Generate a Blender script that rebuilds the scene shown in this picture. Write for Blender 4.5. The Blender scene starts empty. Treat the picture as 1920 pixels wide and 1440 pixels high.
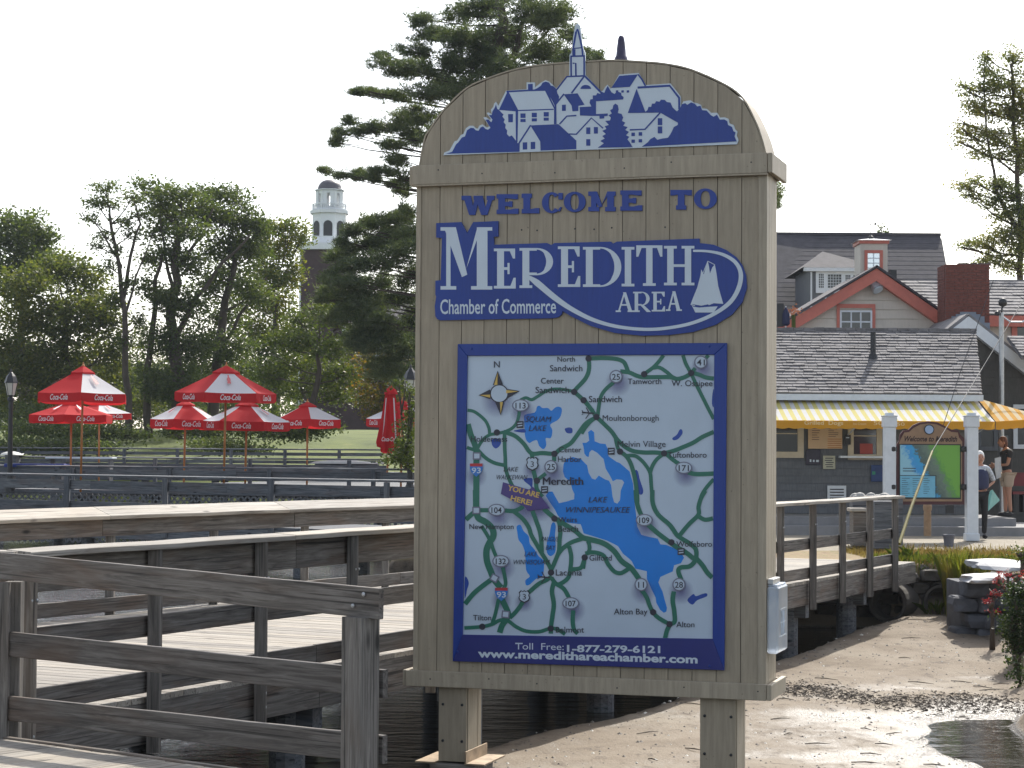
import bpy, bmesh, math, random
import numpy as np
from mathutils import Vector, Matrix, noise as mnoise
from mathutils.geometry import tessellate_polygon
SC = bpy.context.scene
COL = SC.collection
R = math.radians
# ------------------------------------------------------------------ camera
EYE = Vector((0, 0, 1.65)); FPX = 3860.0
PITCH, ROLL = R(1.82), R(0.35)
FW = Vector((0, math.cos(PITCH), math.sin(PITCH)))
U0 = Vector((0, -math.sin(PITCH), math.cos(PITCH))); R0 = Vector((1, 0, 0))
RT = R0*math.cos(ROLL) + U0*math.sin(ROLL)
UP = U0*math.cos(ROLL) - R0*math.sin(ROLL)
cd = bpy.data.cameras.new('camera'); cam = bpy.data.objects.new('camera', cd); COL.objects.link(cam)
m = Matrix.Identity(4)
for i in range(3):
    m[i][0] = RT[i]; m[i][1] = UP[i]; m[i][2] = -FW[i]; m[i][3] = EYE[i]
cam.matrix_world = m
cd.sensor_width = 36; cd.lens = FPX/1920*36; cd.clip_start = .1; cd.clip_end = 3000
cd.dof.use_dof = False
SC.camera = cam
# ------------------------------------------------------------------ light
SUN_AZ, SUN_EL = 20.0, 42.0      # azimuth clockwise from +Y (ahead and to the right), elevation
w = bpy.data.worlds.new('World'); SC.world = w; w.use_nodes = True
nt = w.node_tree; nt.nodes.clear()
sky = nt.nodes.new('ShaderNodeTexSky'); sky.sky_type = 'NISHITA'; sky.sun_disc = False
sky.sun_elevation = R(SUN_EL); sky.sun_rotation = R(SUN_AZ)
sky.air_density = 1.0; sky.dust_density = 2.0; sky.ozone_density = 1.0
bg = nt.nodes.new('ShaderNodeBackground'); bg.inputs[1].default_value = .15
wo = nt.nodes.new('ShaderNodeOutputWorld')
hs = nt.nodes.new('ShaderNodeHueSaturation'); hs.inputs['Saturation'].default_value = .5
nt.links.new(sky.outputs[0], hs.inputs['Color']); nt.links.new(hs.outputs[0], bg.inputs[0]); nt.links.new(bg.outputs[0], wo.inputs[0])
sd = bpy.data.lights.new('sun', 'SUN'); sd.energy = 3.2; sd.angle = R(.53); sd.color = (1, .95, .86)
sun = bpy.data.objects.new('sun', sd); COL.objects.link(sun)
sdir = Vector((math.sin(R(SUN_AZ))*math.cos(R(SUN_EL)), math.cos(R(SUN_AZ))*math.cos(R(SUN_EL)), math.sin(R(SUN_EL))))
sun.rotation_euler = sdir.to_track_quat('Z', 'Y').to_euler(); sun.location = (30, 40, 60)
SC.view_settings.view_transform = 'Standard'; SC.view_settings.look = 'None'
SC.view_settings.exposure = .78; SC.view_settings.gamma = 1; SC.view_settings.use_curve_mapping = False
SC.render.engine = 'CYCLES'; SC.cycles.max_bounces = 8; SC.cycles.transparent_max_bounces = 8

# ------------------------------------------------------------------ helpers
def ray(px, py):
    return FW + RT*((px-960)/FPX) - UP*((py-720)/FPX)
def P(px, py, Y):
    """world point seen at photo pixel (px,py), Y metres ahead"""
    d = ray(px, py); return EYE + d*(Y/d.y)
def G(px, py, z):
    """world point on the level plane z seen at photo pixel"""
    d = ray(px, py); return EYE + d*((z-EYE.z)/d.z)
def rnd(a, b): return random.uniform(a, b)

def tag(o, label=None, cat=None, group=None, kind=None):
    if label: o['label'] = label
    if cat: o['category'] = cat
    if group: o['group'] = group
    if kind: o['kind'] = kind
    return o
def empty(name, loc=(0, 0, 0), rz=0, label=None, cat=None, group=None, kind=None):
    o = bpy.data.objects.new(name, None); COL.objects.link(o)
    o.location = loc; o.rotation_euler = (0, 0, rz); o.empty_display_size = .2
    return tag(o, label, cat, group, kind)
def setp(o, parent):
    if parent is not None: o.parent = parent
    return o
def link(name, me, parent=None, loc=None, rot=None):
    o = bpy.data.objects.new(name, me); COL.objects.link(o); setp(o, parent)
    if loc is not None: o.location = loc
    if rot is not None: o.rotation_euler = rot
    return o
class MB:
    def __init__(s): s.v = []; s.f = []; s.mi = []; s.cur = 0
    def add(s, vs, fs):
        b = len(s.v); s.v += [tuple(v) for v in vs]
        s.f += [tuple(i+b for i in f) for f in fs]; s.mi += [s.cur]*len(fs)
    def box(s, x0, y0, z0, x1, y1, z1):
        s.add([(x0,y0,z0),(x1,y0,z0),(x1,y1,z0),(x0,y1,z0),(x0,y0,z1),(x1,y0,z1),(x1,y1,z1),(x0,y1,z1)],
              [(0,3,2,1),(4,5,6,7),(0,1,5,4),(1,2,6,5),(2,3,7,6),(3,0,4,7)])
    def beam(s, a, b, w, h, up=(0,0,1)):
        """square bar between two points, w sideways, h along up"""
        a = Vector(a); b = Vector(b); d = (b-a).normalized(); up = Vector(up)
        sd_ = d.cross(up)
        if sd_.length < 1e-4: sd_ = Vector((1,0,0))
        sd_.normalize(); u = sd_.cross(d).normalized()
        sd_ *= w/2; u = u*(h/2)
        s.add([a-sd_-u, a+sd_-u, a+sd_+u, a-sd_+u, b-sd_-u, b+sd_-u, b+sd_+u, b-sd_+u],
              [(0,1,2,3),(7,6,5,4),(4,5,1,0),(5,6,2,1),(6,7,3,2),(7,4,0,3)])
    def tube(s, pts, rad, n=8, cap=True):
        pts = [Vector(p) for p in pts]; b = len(s.v)
        if not hasattr(rad, '__len__'): rad = [rad]*len(pts)
        prev = None
        for i, p in enumerate(pts):
            t = (pts[min(i+1, len(pts)-1)]-pts[max(i-1, 0)])
            if t.length < 1e-6: t = Vector((0,0,1))
            t.normalize()
            if prev is None:
                a = t.cross(Vector((0,1,0)) if abs(t.y) < .9 else Vector((1,0,0))).normalized()
            else:
                a = (prev - t*prev.dot(t)).normalized()
            prev = a; c = t.cross(a)
            for k in range(n):
                an = 2*math.pi*k/n
                s.v.append(tuple(p + (a*math.cos(an)+c*math.sin(an))*rad[i]))
        for i in range(len(pts)-1):
            for k in range(n):
                k2 = (k+1) % n
                s.f.append((b+i*n+k, b+i*n+k2, b+(i+1)*n+k2, b+(i+1)*n+k)); s.mi.append(s.cur)
        if cap:
            s.f.append(tuple(b+k for k in range(n))[::-1]); s.f.append(tuple(b+(len(pts)-1)*n+k for k in range(n))); s.mi += [s.cur]*2
    def lathe(s, prof, n=16, ox=0, oy=0, oz=0):
        b = len(s.v)
        for r_, z in prof:
            for k in range(n):
                an = 2*math.pi*k/n; s.v.append((ox+r_*math.cos(an), oy+r_*math.sin(an), oz+z))
        for i in range(len(prof)-1):
            for k in range(n):
                k2 = (k+1) % n
                s.f.append((b+i*n+k, b+i*n+k2, b+(i+1)*n+k2, b+(i+1)*n+k)); s.mi.append(s.cur)
        s.f.append(tuple(b+k for k in range(n))[::-1]); s.f.append(tuple(b+(len(prof)-1)*n+k for k in range(n))); s.mi += [s.cur]*2
    def prism(s, pts, y0, y1):
        """outline [(x,z)] in the xz plane, from depth y0 (front) to y1"""
        n = len(pts); b = len(s.v)
        tris = tessellate_polygon([[Vector((p[0], p[1], 0)) for p in pts]])
        s.v += [(p[0], y0, p[1]) for p in pts] + [(p[0], y1, p[1]) for p in pts]
        ar = sum(pts[i][0]*pts[(i+1)%n][1]-pts[(i+1)%n][0]*pts[i][1] for i in range(n))
        for t in tris:
            a, c, d = [pts[i] for i in t]
            o = (c[0]-a[0])*(d[1]-a[1])-(c[1]-a[1])*(d[0]-a[0])
            t = t if o > 0 else t[::-1]
            s.f.append(tuple(b+i for i in t)); s.f.append(tuple(b+n+i for i in t[::-1])); s.mi += [s.cur]*2
        for i in range(n):
            j = (i+1) % n
            q = (b+i, b+n+i, b+n+j, b+j)
            s.f.append(q if ar > 0 else q[::-1]); s.mi.append(s.cur)
    def mesh(s, name, mats, smooth=False, bevel=0):
        me = bpy.data.meshes.new(name); me.from_pydata(s.v, [], s.f)
        if not isinstance(mats, (list, tuple)): mats = [mats]
        for mm in mats: me.materials.append(mm)
        if len(mats) > 1: me.polygons.foreach_set('material_index', s.mi)
        if bevel:
            bm = bmesh.new(); bm.from_mesh(me)
            bmesh.ops.bevel(bm, geom=bm.edges[:], offset=bevel, segments=1, affect='EDGES', clamp_overlap=True)
            bm.to_mesh(me); bm.free()
        if smooth: me.polygons.foreach_set('use_smooth', [True]*len(me.polygons))
        me.update(); return me
    def build(s, name, mats, parent=None, loc=None, smooth=False, bevel=0, rot=None):
        return link(name, s.mesh(name, mats, smooth, bevel), parent, loc, rot)

# ------------------------------------------------------------------ materials
MATS = {}
def newmat(name):
    mt = bpy.data.materials.new(name); mt.use_nodes = True
    n = mt.node_tree; b = n.nodes['Principled BSDF']; return mt, n, b
def N(n, t, **kw):
    nd = n.nodes.new(t)
    for k, v in kw.items(): setattr(nd, k, v)
    return nd
def ramp(n, src, stops):
    r_ = n.nodes.new('ShaderNodeValToRGB'); e = r_.color_ramp.elements
    while len(e) < len(stops): e.new(.5)
    for i, (p, c) in enumerate(stops):
        e[i].position = p; e[i].color = (*c, 1) if len(c) == 3 else c
    n.links.new(src, r_.inputs[0]); return r_.outputs[0]
def coords(n, scale=(1,1,1), objrand=True, src='Object'):
    tc = n.nodes.new('ShaderNodeTexCoord'); mp = n.nodes.new('ShaderNodeMapping'); mp.inputs['Scale'].default_value = scale
    n.links.new(tc.outputs[src], mp.inputs[0])
    if objrand:
        oi = n.nodes.new('ShaderNodeObjectInfo'); ml = n.nodes.new('ShaderNodeMath'); ml.operation = 'MULTIPLY'; ml.inputs[1].default_value = 37
        n.links.new(oi.outputs['Random'], ml.inputs[0]); n.links.new(ml.outputs[0], mp.inputs['Location'])
    return mp.outputs[0]
def noise(n, vec, scale, detail=4, rough=.55, dist=0):
    t = n.nodes.new('ShaderNodeTexNoise'); t.inputs['Scale'].default_value = scale
    t.inputs['Detail'].default_value = detail; t.inputs['Roughness'].default_value = rough; t.inputs['Distortion'].default_value = dist
    n.links.new(vec, t.inputs['Vector']); return t.outputs['Fac']
def bump(n, b, h, strength=.3, dist=.02):
    bp = n.nodes.new('ShaderNodeBump'); bp.inputs['Strength'].default_value = strength; bp.inputs['Distance'].default_value = dist
    n.links.new(h, bp.inputs['Height']); n.links.new(bp.outputs[0], b.inputs['Normal'])
def mixc(n, fac, a, b_, mode='MIX'):
    mx = n.nodes.new('ShaderNodeMix'); mx.data_type = 'RGBA'; mx.blend_type = mode
    for s_, v in ((0, fac), (6, a), (7, b_)):
        if hasattr(v, 'is_output'): n.links.new(v, mx.inputs[s_])
        else: mx.inputs[s_].default_value = v if s_ == 0 else (*v, 1)
    return mx.outputs[2]
def plain(name, col, rough=.6, var=.15, scale=6, bmp=0, metal=0, stretch=(1,1,1), spec=.5, objrand=True):
    mt, n, b = newmat(name)
    v = coords(n, stretch, objrand); f = noise(n, v, scale, 5, .6)
    lo = tuple(c*(1-var) for c in col); hi = tuple(min(1, c*(1+var)) for c in col)
    c_ = ramp(n, f, [(.3, lo), (.7, hi)])
    n.links.new(c_, b.inputs['Base Color'])
    b.inputs['Roughness'].default_value = rough; b.inputs['Metallic'].default_value = metal
    b.inputs['Specular IOR Level'].default_value = spec
    if bmp: bump(n, b, f, bmp, .01)
    MATS[name] = mt; return mt
def wood(name, dark, mid, light, warm=(.3,.2,.12), warmamt=.3, rough=.75, grain=1.0, spec=.3):
    """weathered sawn timber, grain along local X, knots and per-board shift"""
    mt, n, b = newmat(name)
    v = coords(n, (1, 1, 1))
    mp = n.nodes.new('ShaderNodeMapping'); mp.inputs['Scale'].default_value = (.9, 14, 14); n.links.new(v, mp.inputs[0])
    g = noise(n, mp.outputs[0], 2.2*grain, 8, .68, .9)
    mp2 = n.nodes.new('ShaderNodeMapping'); mp2.inputs['Scale'].default_value = (.8, 3, 3); n.links.new(v, mp2.inputs[0])
    big = noise(n, mp2.outputs[0], 1.6, 3, .5, .6)
    c1 = ramp(n, g, [(.28, dark), (.46, mid), (.66, light)])
    wf = ramp(n, big, [(.48, (0,0,0)), (.68, (warmamt,)*3)])
    c2 = mixc(n, wf, c1, warm)
    oi = n.nodes.new('ShaderNodeObjectInfo')
    br = ramp(n, oi.outputs['Random'], [(0, (.74,.74,.75)), (.5, (1,1,1)), (1, (1.18,1.15,1.1))])
    c3 = mixc(n, 1.0, c2, br, 'MULTIPLY')
    # knots
    vo = n.nodes.new('ShaderNodeTexVoronoi'); vo.inputs['Scale'].default_value = 1.0
    mp3 = n.nodes.new('ShaderNodeMapping'); mp3.inputs['Scale'].default_value = (1.7, 5, 5); n.links.new(v, mp3.inputs[0]); n.links.new(mp3.outputs[0], vo.inputs['Vector'])
    kf = ramp(n, vo.outputs['Distance'], [(.05, (1,1,1)), (.13, (0,0,0))])
    c4 = mixc(n, kf, c3, tuple(c*.45 for c in dark))
    mp4 = n.nodes.new('ShaderNodeMapping'); mp4.inputs['Scale'].default_value = (.55, 34, 34); n.links.new(v, mp4.inputs[0])
    ck = noise(n, mp4.outputs[0], 1.5, 4, .6, .5); ckf = ramp(n, ck, [(.56, (0,0,0)), (.66, (.85,.85,.85))])
    c5 = mixc(n, ckf, c4, tuple(c*.42 for c in dark))
    n.links.new(c5, b.inputs['Base Color'])
    b.inputs['Roughness'].default_value = rough; b.inputs['Specular IOR Level'].default_value = spec
    bump(n, b, ck, .4, -.006)
    MATS[name] = mt; return mt

M_TAN = None
def painted(name, col, streak=.2, rough=.55, spec=.4):
    mt, n, b = newmat(name)
    v = coords(n, (1,1,1)); mp = n.nodes.new('ShaderNodeMapping'); mp.inputs['Scale'].default_value = (9, 9, .7); n.links.new(v, mp.inputs[0])
    g = noise(n, mp.outputs[0], 4, 6, .65); f = noise(n, v, 1.3, 4, .6)
    c1 = ramp(n, g, [(.3, tuple(c*(1-streak) for c in col)), (.7, tuple(c*(1+streak*.6) for c in col))])
    st = ramp(n, f, [(.50, (0,0,0)), (.78, (.5,.5,.5))])
    c2 = mixc(n, st, c1, tuple(c*.62 for c in col))
    sp = noise(n, v, 45, 2, .5); spf = ramp(n, sp, [(.71, (0,0,0)), (.76, (.8,.8,.8))])
    c3 = mixc(n, spf, c2, tuple(c*.45 for c in col))
    n.links.new(c3, b.inputs['Base Color']); b.inputs['Roughness'].default_value = rough; b.inputs['Specular IOR Level'].default_value = spec
    bump(n, b, g, .25, .004); MATS[name] = mt; return mt

def leafmat(name, c_lo, c_mid, c_hi, trans=.45, scale=.35):
    mt = bpy.data.materials.new(name); mt.use_nodes = True; n = mt.node_tree; n.nodes.clear()
    out = n.nodes.new('ShaderNodeOutputMaterial')
    ge = n.nodes.new('ShaderNodeNewGeometry')
    tc = n.nodes.new('ShaderNodeTexCoord'); f = noise(n, tc.outputs['Object'], scale, 3, .6)
    ad = n.nodes.new('ShaderNodeMath'); ad.operation = 'MULTIPLY_ADD'; ad.inputs[1].default_value = .42; n.links.new(ge.outputs['Random Per Island'], ad.inputs[0])
    sb = n.nodes.new('ShaderNodeMath'); sb.operation = 'SUBTRACT'; sb.inputs[1].default_value = .2; n.links.new(f, sb.inputs[0]); n.links.new(sb.outputs[0], ad.inputs[2])
    c = ramp(n, ad.outputs[0], [(.2, c_lo), (.5, c_mid), (.85, c_hi)])
    d = n.nodes.new('ShaderNodeBsdfPrincipled'); d.inputs['Roughness'].default_value = .5; d.inputs['Specular IOR Level'].default_value = .35
    n.links.new(c, d.inputs['Base Color'])
    t = n.nodes.new('ShaderNodeBsdfTranslucent')
    c2 = mixc(n, 1.0, c, (1.25, 1.3, .55), 'MULTIPLY'); n.links.new(c2, t.inputs['Color'])
    mx = n.nodes.new('ShaderNodeMixShader'); mx.inputs[0].default_value = trans
    n.links.new(d.outputs[0], mx.inputs[1]); n.links.new(t.outputs[0], mx.inputs[2]); n.links.new(mx.outputs[0], out.inputs[0])
    MATS[name] = mt; return mt

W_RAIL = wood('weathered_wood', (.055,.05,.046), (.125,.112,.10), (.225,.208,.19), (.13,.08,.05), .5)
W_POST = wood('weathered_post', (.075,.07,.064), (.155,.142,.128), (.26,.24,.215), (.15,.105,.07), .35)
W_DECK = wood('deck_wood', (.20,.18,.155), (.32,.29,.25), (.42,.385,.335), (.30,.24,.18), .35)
W_CAP = wood('cap_wood', (.22,.20,.175), (.35,.32,.28), (.46,.43,.38), (.29,.24,.19), .35)  # cap boards paler than the rail timber
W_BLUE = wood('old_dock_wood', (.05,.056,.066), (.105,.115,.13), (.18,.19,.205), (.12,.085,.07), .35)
TAN = painted('tan_paint', (.375,.315,.228)); TAN2 = painted('tan_trim_paint', (.40,.34,.25))
TAND = painted('tan_paint_shadow_gap', (.10,.088,.068))
BLUE = painted('royal_blue_paint', (.012,.045,.27), .14, .32); BLUE2 = plain('cut_letter_blue', (.012,.045,.28), .4, .1, 5)
SHEET = plain('map_sheet_white', (.46,.555,.66), .2, .05, 2, spec=.6)  # white sheet with the blue of the skylight mixed into its colour
WHITEV = plain('vinyl_white', (.56,.64,.71), .3, .04, 3)
NAVY = plain('frame_navy', (.014,.022,.17), .35, .15, 2)
INK = plain('print_ink', (.02,.022,.04), .4, .05); GREEN = plain('print_green', (.014,.145,.10), .3, .08, 4)
LAKE1 = plain('print_lake', (.004,.20,.66), .22, .12, 1.2); LAKE2 = plain('print_deep_blue', (.012,.06,.34), .25, .1, 2)
YEL = plain('print_gold', (.62,.42,.10), .4, .05); PURP = plain('print_purple', (.07,.045,.20), .35, .1)
GREYP = plain('print_grey', (.16,.17,.24), .35, .05); REDP = plain('print_red', (.45,.03,.04), .4, .05)
STEEL = plain('galvanised_steel', (.42,.43,.44), .4, .15, 12, metal=.8)
BLACKM = plain('black_metal', (.018,.019,.022), .45, .2, 8)
# ================================================================== WELCOME SIGN
SA = R(17.15); SY = 15.6; SBASE = -1.02
_c = P(1108, 843, SY)
AX = Vector((math.cos(SA), -math.sin(SA), 0)); AY = Vector((math.sin(SA), math.cos(SA), 0))
SORG = Vector((_c.x, _c.y, SBASE))
def S(px, py, off=0.0):
    """pixel -> (x,z) on the sign's own front plane (off metres proud of the boards)"""
    d = ray(px, py); o = SORG - AY*off
    t = (o-EYE).dot(AY)/d.dot(AY); p = EYE + d*t - SORG
    return (p.dot(AX), p.z)
def crop(x0, y0, s): return lambda pts: [(x0+a/s, y0+b/s) for a, b in pts]
cA = crop(840, 640, 4.8); cB = crop(1090, 640, 4.8); cC = crop(840, 920, 4.235); cD = crop(1090, 920, 4.235)
cE = crop(930, 740, 3.892); cF = crop(760, 20, 2.595); cZ = crop(760, 320, 2.595)
# ---- text outlines (built-in font), fetched early while the scene is small
_TX = {}
def text_outline(s, bold=0.0, shear=0.0):
    k = (s, bold, shear)
    if k not in _TX:
        cu = bpy.data.curves.new('t', 'FONT'); cu.body = s; cu.size = 1; cu.offset = bold; cu.shear = shear
        cu.resolution_u = 3; cu.fill_mode = 'FRONT'
        o = bpy.data.objects.new('t', cu); COL.objects.link(o)
        dg = bpy.context.evaluated_depsgraph_get(); me = bpy.data.meshes.new_from_object(o.evaluated_get(dg))
        vs = [(v.co.x, v.co.y) for v in me.vertices]; fs = [tuple(p.vertices) for p in me.polygons]
        bpy.data.objects.remove(o); bpy.data.curves.remove(cu); bpy.data.meshes.remove(me)
        _TX[k] = (vs, fs)
    return _TX[k]
CAPH = .72
class Flat:
    """collects flat printed shapes given in photo pixels on the sign's front plane; each gets its own hair-thin level"""
    def __init__(s, off, step=.00004): s.mb = MB(); s.off = off; s.k = 0; s.step = step; s.marks = []; s.open = False
    def lvl(s):
        if not s.open: s.marks.append((len(s.mb.v), len(s.mb.f)))
        s.k += 1; return s.off + s.step*s.k
    def begin(s): s.open = True; s.marks.append((len(s.mb.v), len(s.mb.f)))
    def end(s): s.open = False
    def split(s, name, mat, parent):
        mk = s.marks+[(len(s.mb.v), len(s.mb.f))]; out = []
        for (a, c), (b, d) in zip(mk, mk[1:]):
            if d == c: continue
            q = MB(); q.v = s.mb.v[a:b]; q.f = [tuple(i-a for i in f) for f in s.mb.f[c:d]]; q.mi = [0]*len(q.f)
            out.append(q.build(name, mat, parent))
        return out
    def poly(s, pts):
        o = s.lvl(); q = [S(x, y, o) for x, y in pts]
        tris = tessellate_polygon([[Vector((a, b, 0)) for a, b in q]])
        fs = []
        for t in tris:
            a, c, d = [q[i] for i in t]
            cr = (c[0]-a[0])*(d[1]-a[1])-(c[1]-a[1])*(d[0]-a[0]); fs.append(t if cr > 0 else t[::-1])
        s.mb.add([(a, -o, b) for a, b in q], fs)
    def stroke(s, pts, wd, smooth=True, caps=True):
        """ribbon, widths in pixels (number or list)"""
        if smooth and len(pts) > 2: pts, wd = spline(pts, wd)
        n = len(pts)
        if not hasattr(wd, '__len__'): wd = [wd]*n
        o = s.lvl(); L = []; Rr = []
        for i in range(n):
            a = pts[max(i-1, 0)]; b = pts[min(i+1, n-1)]
            dx, dy = b[0]-a[0], b[1]-a[1]; l = math.hypot(dx, dy) or 1
            nx, ny = -dy/l*wd[i]/2, dx/l*wd[i]/2
            L.append((pts[i][0]+nx, pts[i][1]+ny)); Rr.append((pts[i][0]-nx, pts[i][1]-ny))
        vs = [(*S(*p, o),) for p in L] + [(*S(*p, o),) for p in Rr]
        s.mb.add([(a, -o, b) for a, b in vs], [(i, i+1, n+i+1, n+i) for i in range(n-1)])
    def disc(s, x, y, rx, ry=None, n=20):
        ry = ry or rx
        s.poly([(x+rx*math.cos(2*math.pi*i/n), y+ry*math.sin(2*math.pi*i/n)) for i in range(n)])
    def text(s, t, x0, x1, yb, cap=None, bold=0, shear=0, ang=0, dy=0):
        vs, fs = text_outline(t, bold, shear)
        mx = min(v[0] for v in vs); Mx = max(v[0] for v in vs)
        sc = (x1-x0)/(Mx-mx); sy = cap/CAPH if cap else sc
        o = s.lvl(); ca, sa = math.cos(ang), math.sin(ang); xc, yc = (x0+x1)/2, yb
        q = []
        for a, b in vs:
            X = x0+(a-mx)*sc; Y = yb-b*sy + dy*(X-x0)/(x1-x0)
            if ang: X, Y = xc+(X-xc)*ca-(Y-yc)*sa, yc+(X-xc)*sa+(Y-yc)*ca
            u, v = S(X, Y, o); q.append((u, -o, v))
        s.mb.add(q, fs)
def spline(pts, wd=1, seg=5, closed=False):
    n = len(pts); out = []; ow = []
    W_ = wd if hasattr(wd, '__len__') else [wd]*n
    rng = range(n if closed else n-1)
    for i in rng:
        g = (lambda k: pts[k % n]) if closed else (lambda k: pts[min(max(k, 0), n-1)])
        p0, p1, p2, p3 = g(i-1), g(i), g(i+1), g(i+2); w1, w2 = W_[i % n], W_[(i+1) % n]
        for j in range(seg):
            t = j/seg; t2, t3 = t*t, t*t*t
            out.append(tuple(.5*(2*p1[k]+(-p0[k]+p2[k])*t+(2*p0[k]-5*p1[k]+4*p2[k]-p3[k])*t2+(-p0[k]+3*p1[k]-3*p2[k]+p3[k])*t3) for k in (0, 1)))
            ow.append(w1+(w2-w1)*t)
    if not closed: out.append(pts[-1]); ow.append(W_[-1])
    return out, ow
def cl(pts, seg=4): return spline(pts, 1, seg, True)[0]

sign = empty('welcome_sign', SORG, -SA, 'tall tan wooden welcome sign with arched top and blue lettering on two posts', 'sign')
xL = (S(783, 345)[0]+S(778, 1250)[0])/2; xR = (S(1437, 330)[0]+S(1434, 1270)[0])/2
zTT = S(1108, 300)[1]; zTB = S(1108, 337)[1]; zBT = S(1108, 1269)[1]; zBB = S(1108, 1299)[1]
DEP = .42
arch_px = [(790,290),(797,262),(806,245),(833,207),(876,166),(921,146),(968,131),(1015,123),(1061,119),(1110,116),(1153,114.5),(1200,117),(1246,121),(1296,132),(1361,161),(1392,186),(1415,228),(1426,257),(1433,284)]
arch = [S(*p) for p in arch_px]
arch[0] = (xL+.012, zTT-.02); arch[-1] = (xR-.004, zTT-.02)
def arch_z(x):
    for (a, b), (c, d) in zip(arch, arch[1:]):
        if a <= x <= c: return b+(d-b)*(x-a)/(c-a)
    return zTT-.02
# core box, arch shell
NB = 15; bw = (xR-xL)/NB; GAP = .0055
b = MB(); b.box(xL+.004, .012, zBB+.02, xR-.004, DEP, zTT-.05); b.build('frame_box', TAND, sign)
b = MB(); b.prism([(a, c-.006) for a, c in arch], .012, DEP-.004); b.build('arch_backing', TAND, sign)
# curved sheet over the arch, 18 mm thick, a hair proud in front
b = MB(); n = len(arch); outer = []; inner = []
sm, _ = spline(arch, 1, 4)
n = len(sm)
for i, (x, z) in enumerate(sm):
    a = sm[max(i-1, 0)]; c = sm[min(i+1, n-1)]; l = math.hypot(c[0]-a[0], c[1]-a[1]); nx, nz = -(c[1]-a[1])/l, (c[0]-a[0])/l
    inner.append((x, z)); outer.append((x+nx*.012, z+nz*.012))
vs = [(x, -.004, z) for x, z in inner]+[(x, -.004, z) for x, z in outer]+[(x, DEP+.01, z) for x, z in inner]+[(x, DEP+.01, z) for x, z in outer]
fs = []
for i in range(n-1):
    fs += [(i, i+1, n+i+1, n+i), (n+i, n+i+1, 3*n+i+1, 3*n+i), (2*n+i+1, 2*n+i, 3*n+i, 3*n+i+1), (i+1, i, 2*n+i, 2*n+i+1)]
fs += [(0, n, 3*n, 2*n), (n-1, 2*n-1+2*n, 4*n-1, 2*n-1)] if False else []
b.add(vs, fs); b.build('arch_cover', TAN2, sign, smooth=False)
# boards of the face
for i in range(NB):
    x0 = xL+i*bw+(GAP/2 if i else 0); x1 = xL+(i+1)*bw-(GAP/2 if i < NB-1 else 0)
    b = MB(); b.box(x0, rnd(-.001, .001), zBB+.02, x1, .0119, zTB+.01); b.build('board', TAN, sign)
    if x1 > arch[0][0]+.02:
        xa, xb = max(x0, arch[0][0]+.004), min(x1, arch[-1][0]-.004)
        xs = [xa+(xb-xa)*k/5 for k in range(6)]
        b = MB(); b.prism([(xa, zTT-.03)]+[(xb, zTT-.03)]+[(x, arch_z(x)-.003) for x in xs[::-1]], rnd(-.001, .001), .0119); b.build('board', TAN, sign)
# side boards (right and left)
for k in range(4):
    ya = .004+k*(DEP/4); yb = ya+DEP/4-(.006 if k < 3 else 0)
    b = MB(); b.box(xR-.004, ya, zBB+.02, xR+.006, yb, zTT-.04); b.build('board', TAN, sign)
    b = MB(); b.box(xL-.006, ya, zBB+.02, xL+.004, yb, zTT-.04); b.build('board', TAN, sign)
for x0, x1 in ((xR-.055, xR+.009), (xL-.009, xL+.03)):
    b = MB(); b.box(x0, -.012, zBT-.002, x1, -.0015, zTB+.002); b.build('corner_trim', TAN2, sign, bevel=.002)
# trims, front + sides + back
def trim(zb, zt, lo, ro, fo):
    xl, xr = xL-lo, xR+ro
    b = MB(); b.box(xl, -fo, zb, xr, -.0125, zt); b.build('trim_board', TAN2, sign, bevel=.004)
    b = MB(); b.box(xr+.003, -fo-.004, zb+.002, xr+.038, DEP+.17, zt-.002); b.build('trim_board', TAN2, sign, bevel=.004)
    b = MB(); b.box(xl-.038, -fo+.04, zb+.002, xl-.003, DEP+.12, zt-.002); b.build('trim_board', TAN2, sign, bevel=.004)
    b = MB(); b.box(xl, DEP+.012, zb, xr, DEP+.05, zt); b.build('trim_board', TAN2, sign, bevel=.004)
    for q in range(6):
        x = xl+.12+q*(xr-xl-.24)/5+rnd(-.1, .1)
        b = MB(); b.lathe([(.006, 0), (.006, .004)], 8); b.build('nail', BLACKM, sign, loc=(x, -fo+.002, rnd(zb+.05, zt-.04)), rot=(R(90), 0, 0))
trim(zTB, zTT, .03, .018, .052); trim(zBB, zBT, .055, .018, .052)
b = MB(); b.box(xL-.02, -.05, zTB-.012, xR+.02, -.013, zTB-.001); b.build('trim_soffit', TAN2, sign)
# posts
for (pa, pb, zb) in ((820, 872, .262), (1311, 1378, -.45)):
    x0 = S(pa, 1340)[0]; x1 = S(pb, 1340)[0]
    b = MB(); b.box(x0, .03, zb, x1, .05, zBB+.01); b.box(x0+.006, .0501, zb, x1-.012, DEP-.03, zBB+.01)
    b.build('post', TAN, sign, bevel=.003)
    b = MB(); b.box(x1-.012, .065, zb, x1+.004, .30, zBB+.01); b.build('post_side_board', TAN2, sign, bevel=.002)
    b = MB(); b.box(x1-.012, .312, zb, x1+.004, DEP-.028, zBB+.01); b.build('post_side_board', TAN2, sign, bevel=.002)
    for dx in (.035, x1-x0-.035):
        for zz in (.28, .62):
            b = MB(); b.lathe([(.012, 0), (.010, .008), (0.002, .010)], 8); b.build('bolt', BLACKM, sign, loc=(x0+dx, .0302, (.42 if zz < .5 else .70)), rot=(R(90), 0, 0))
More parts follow.
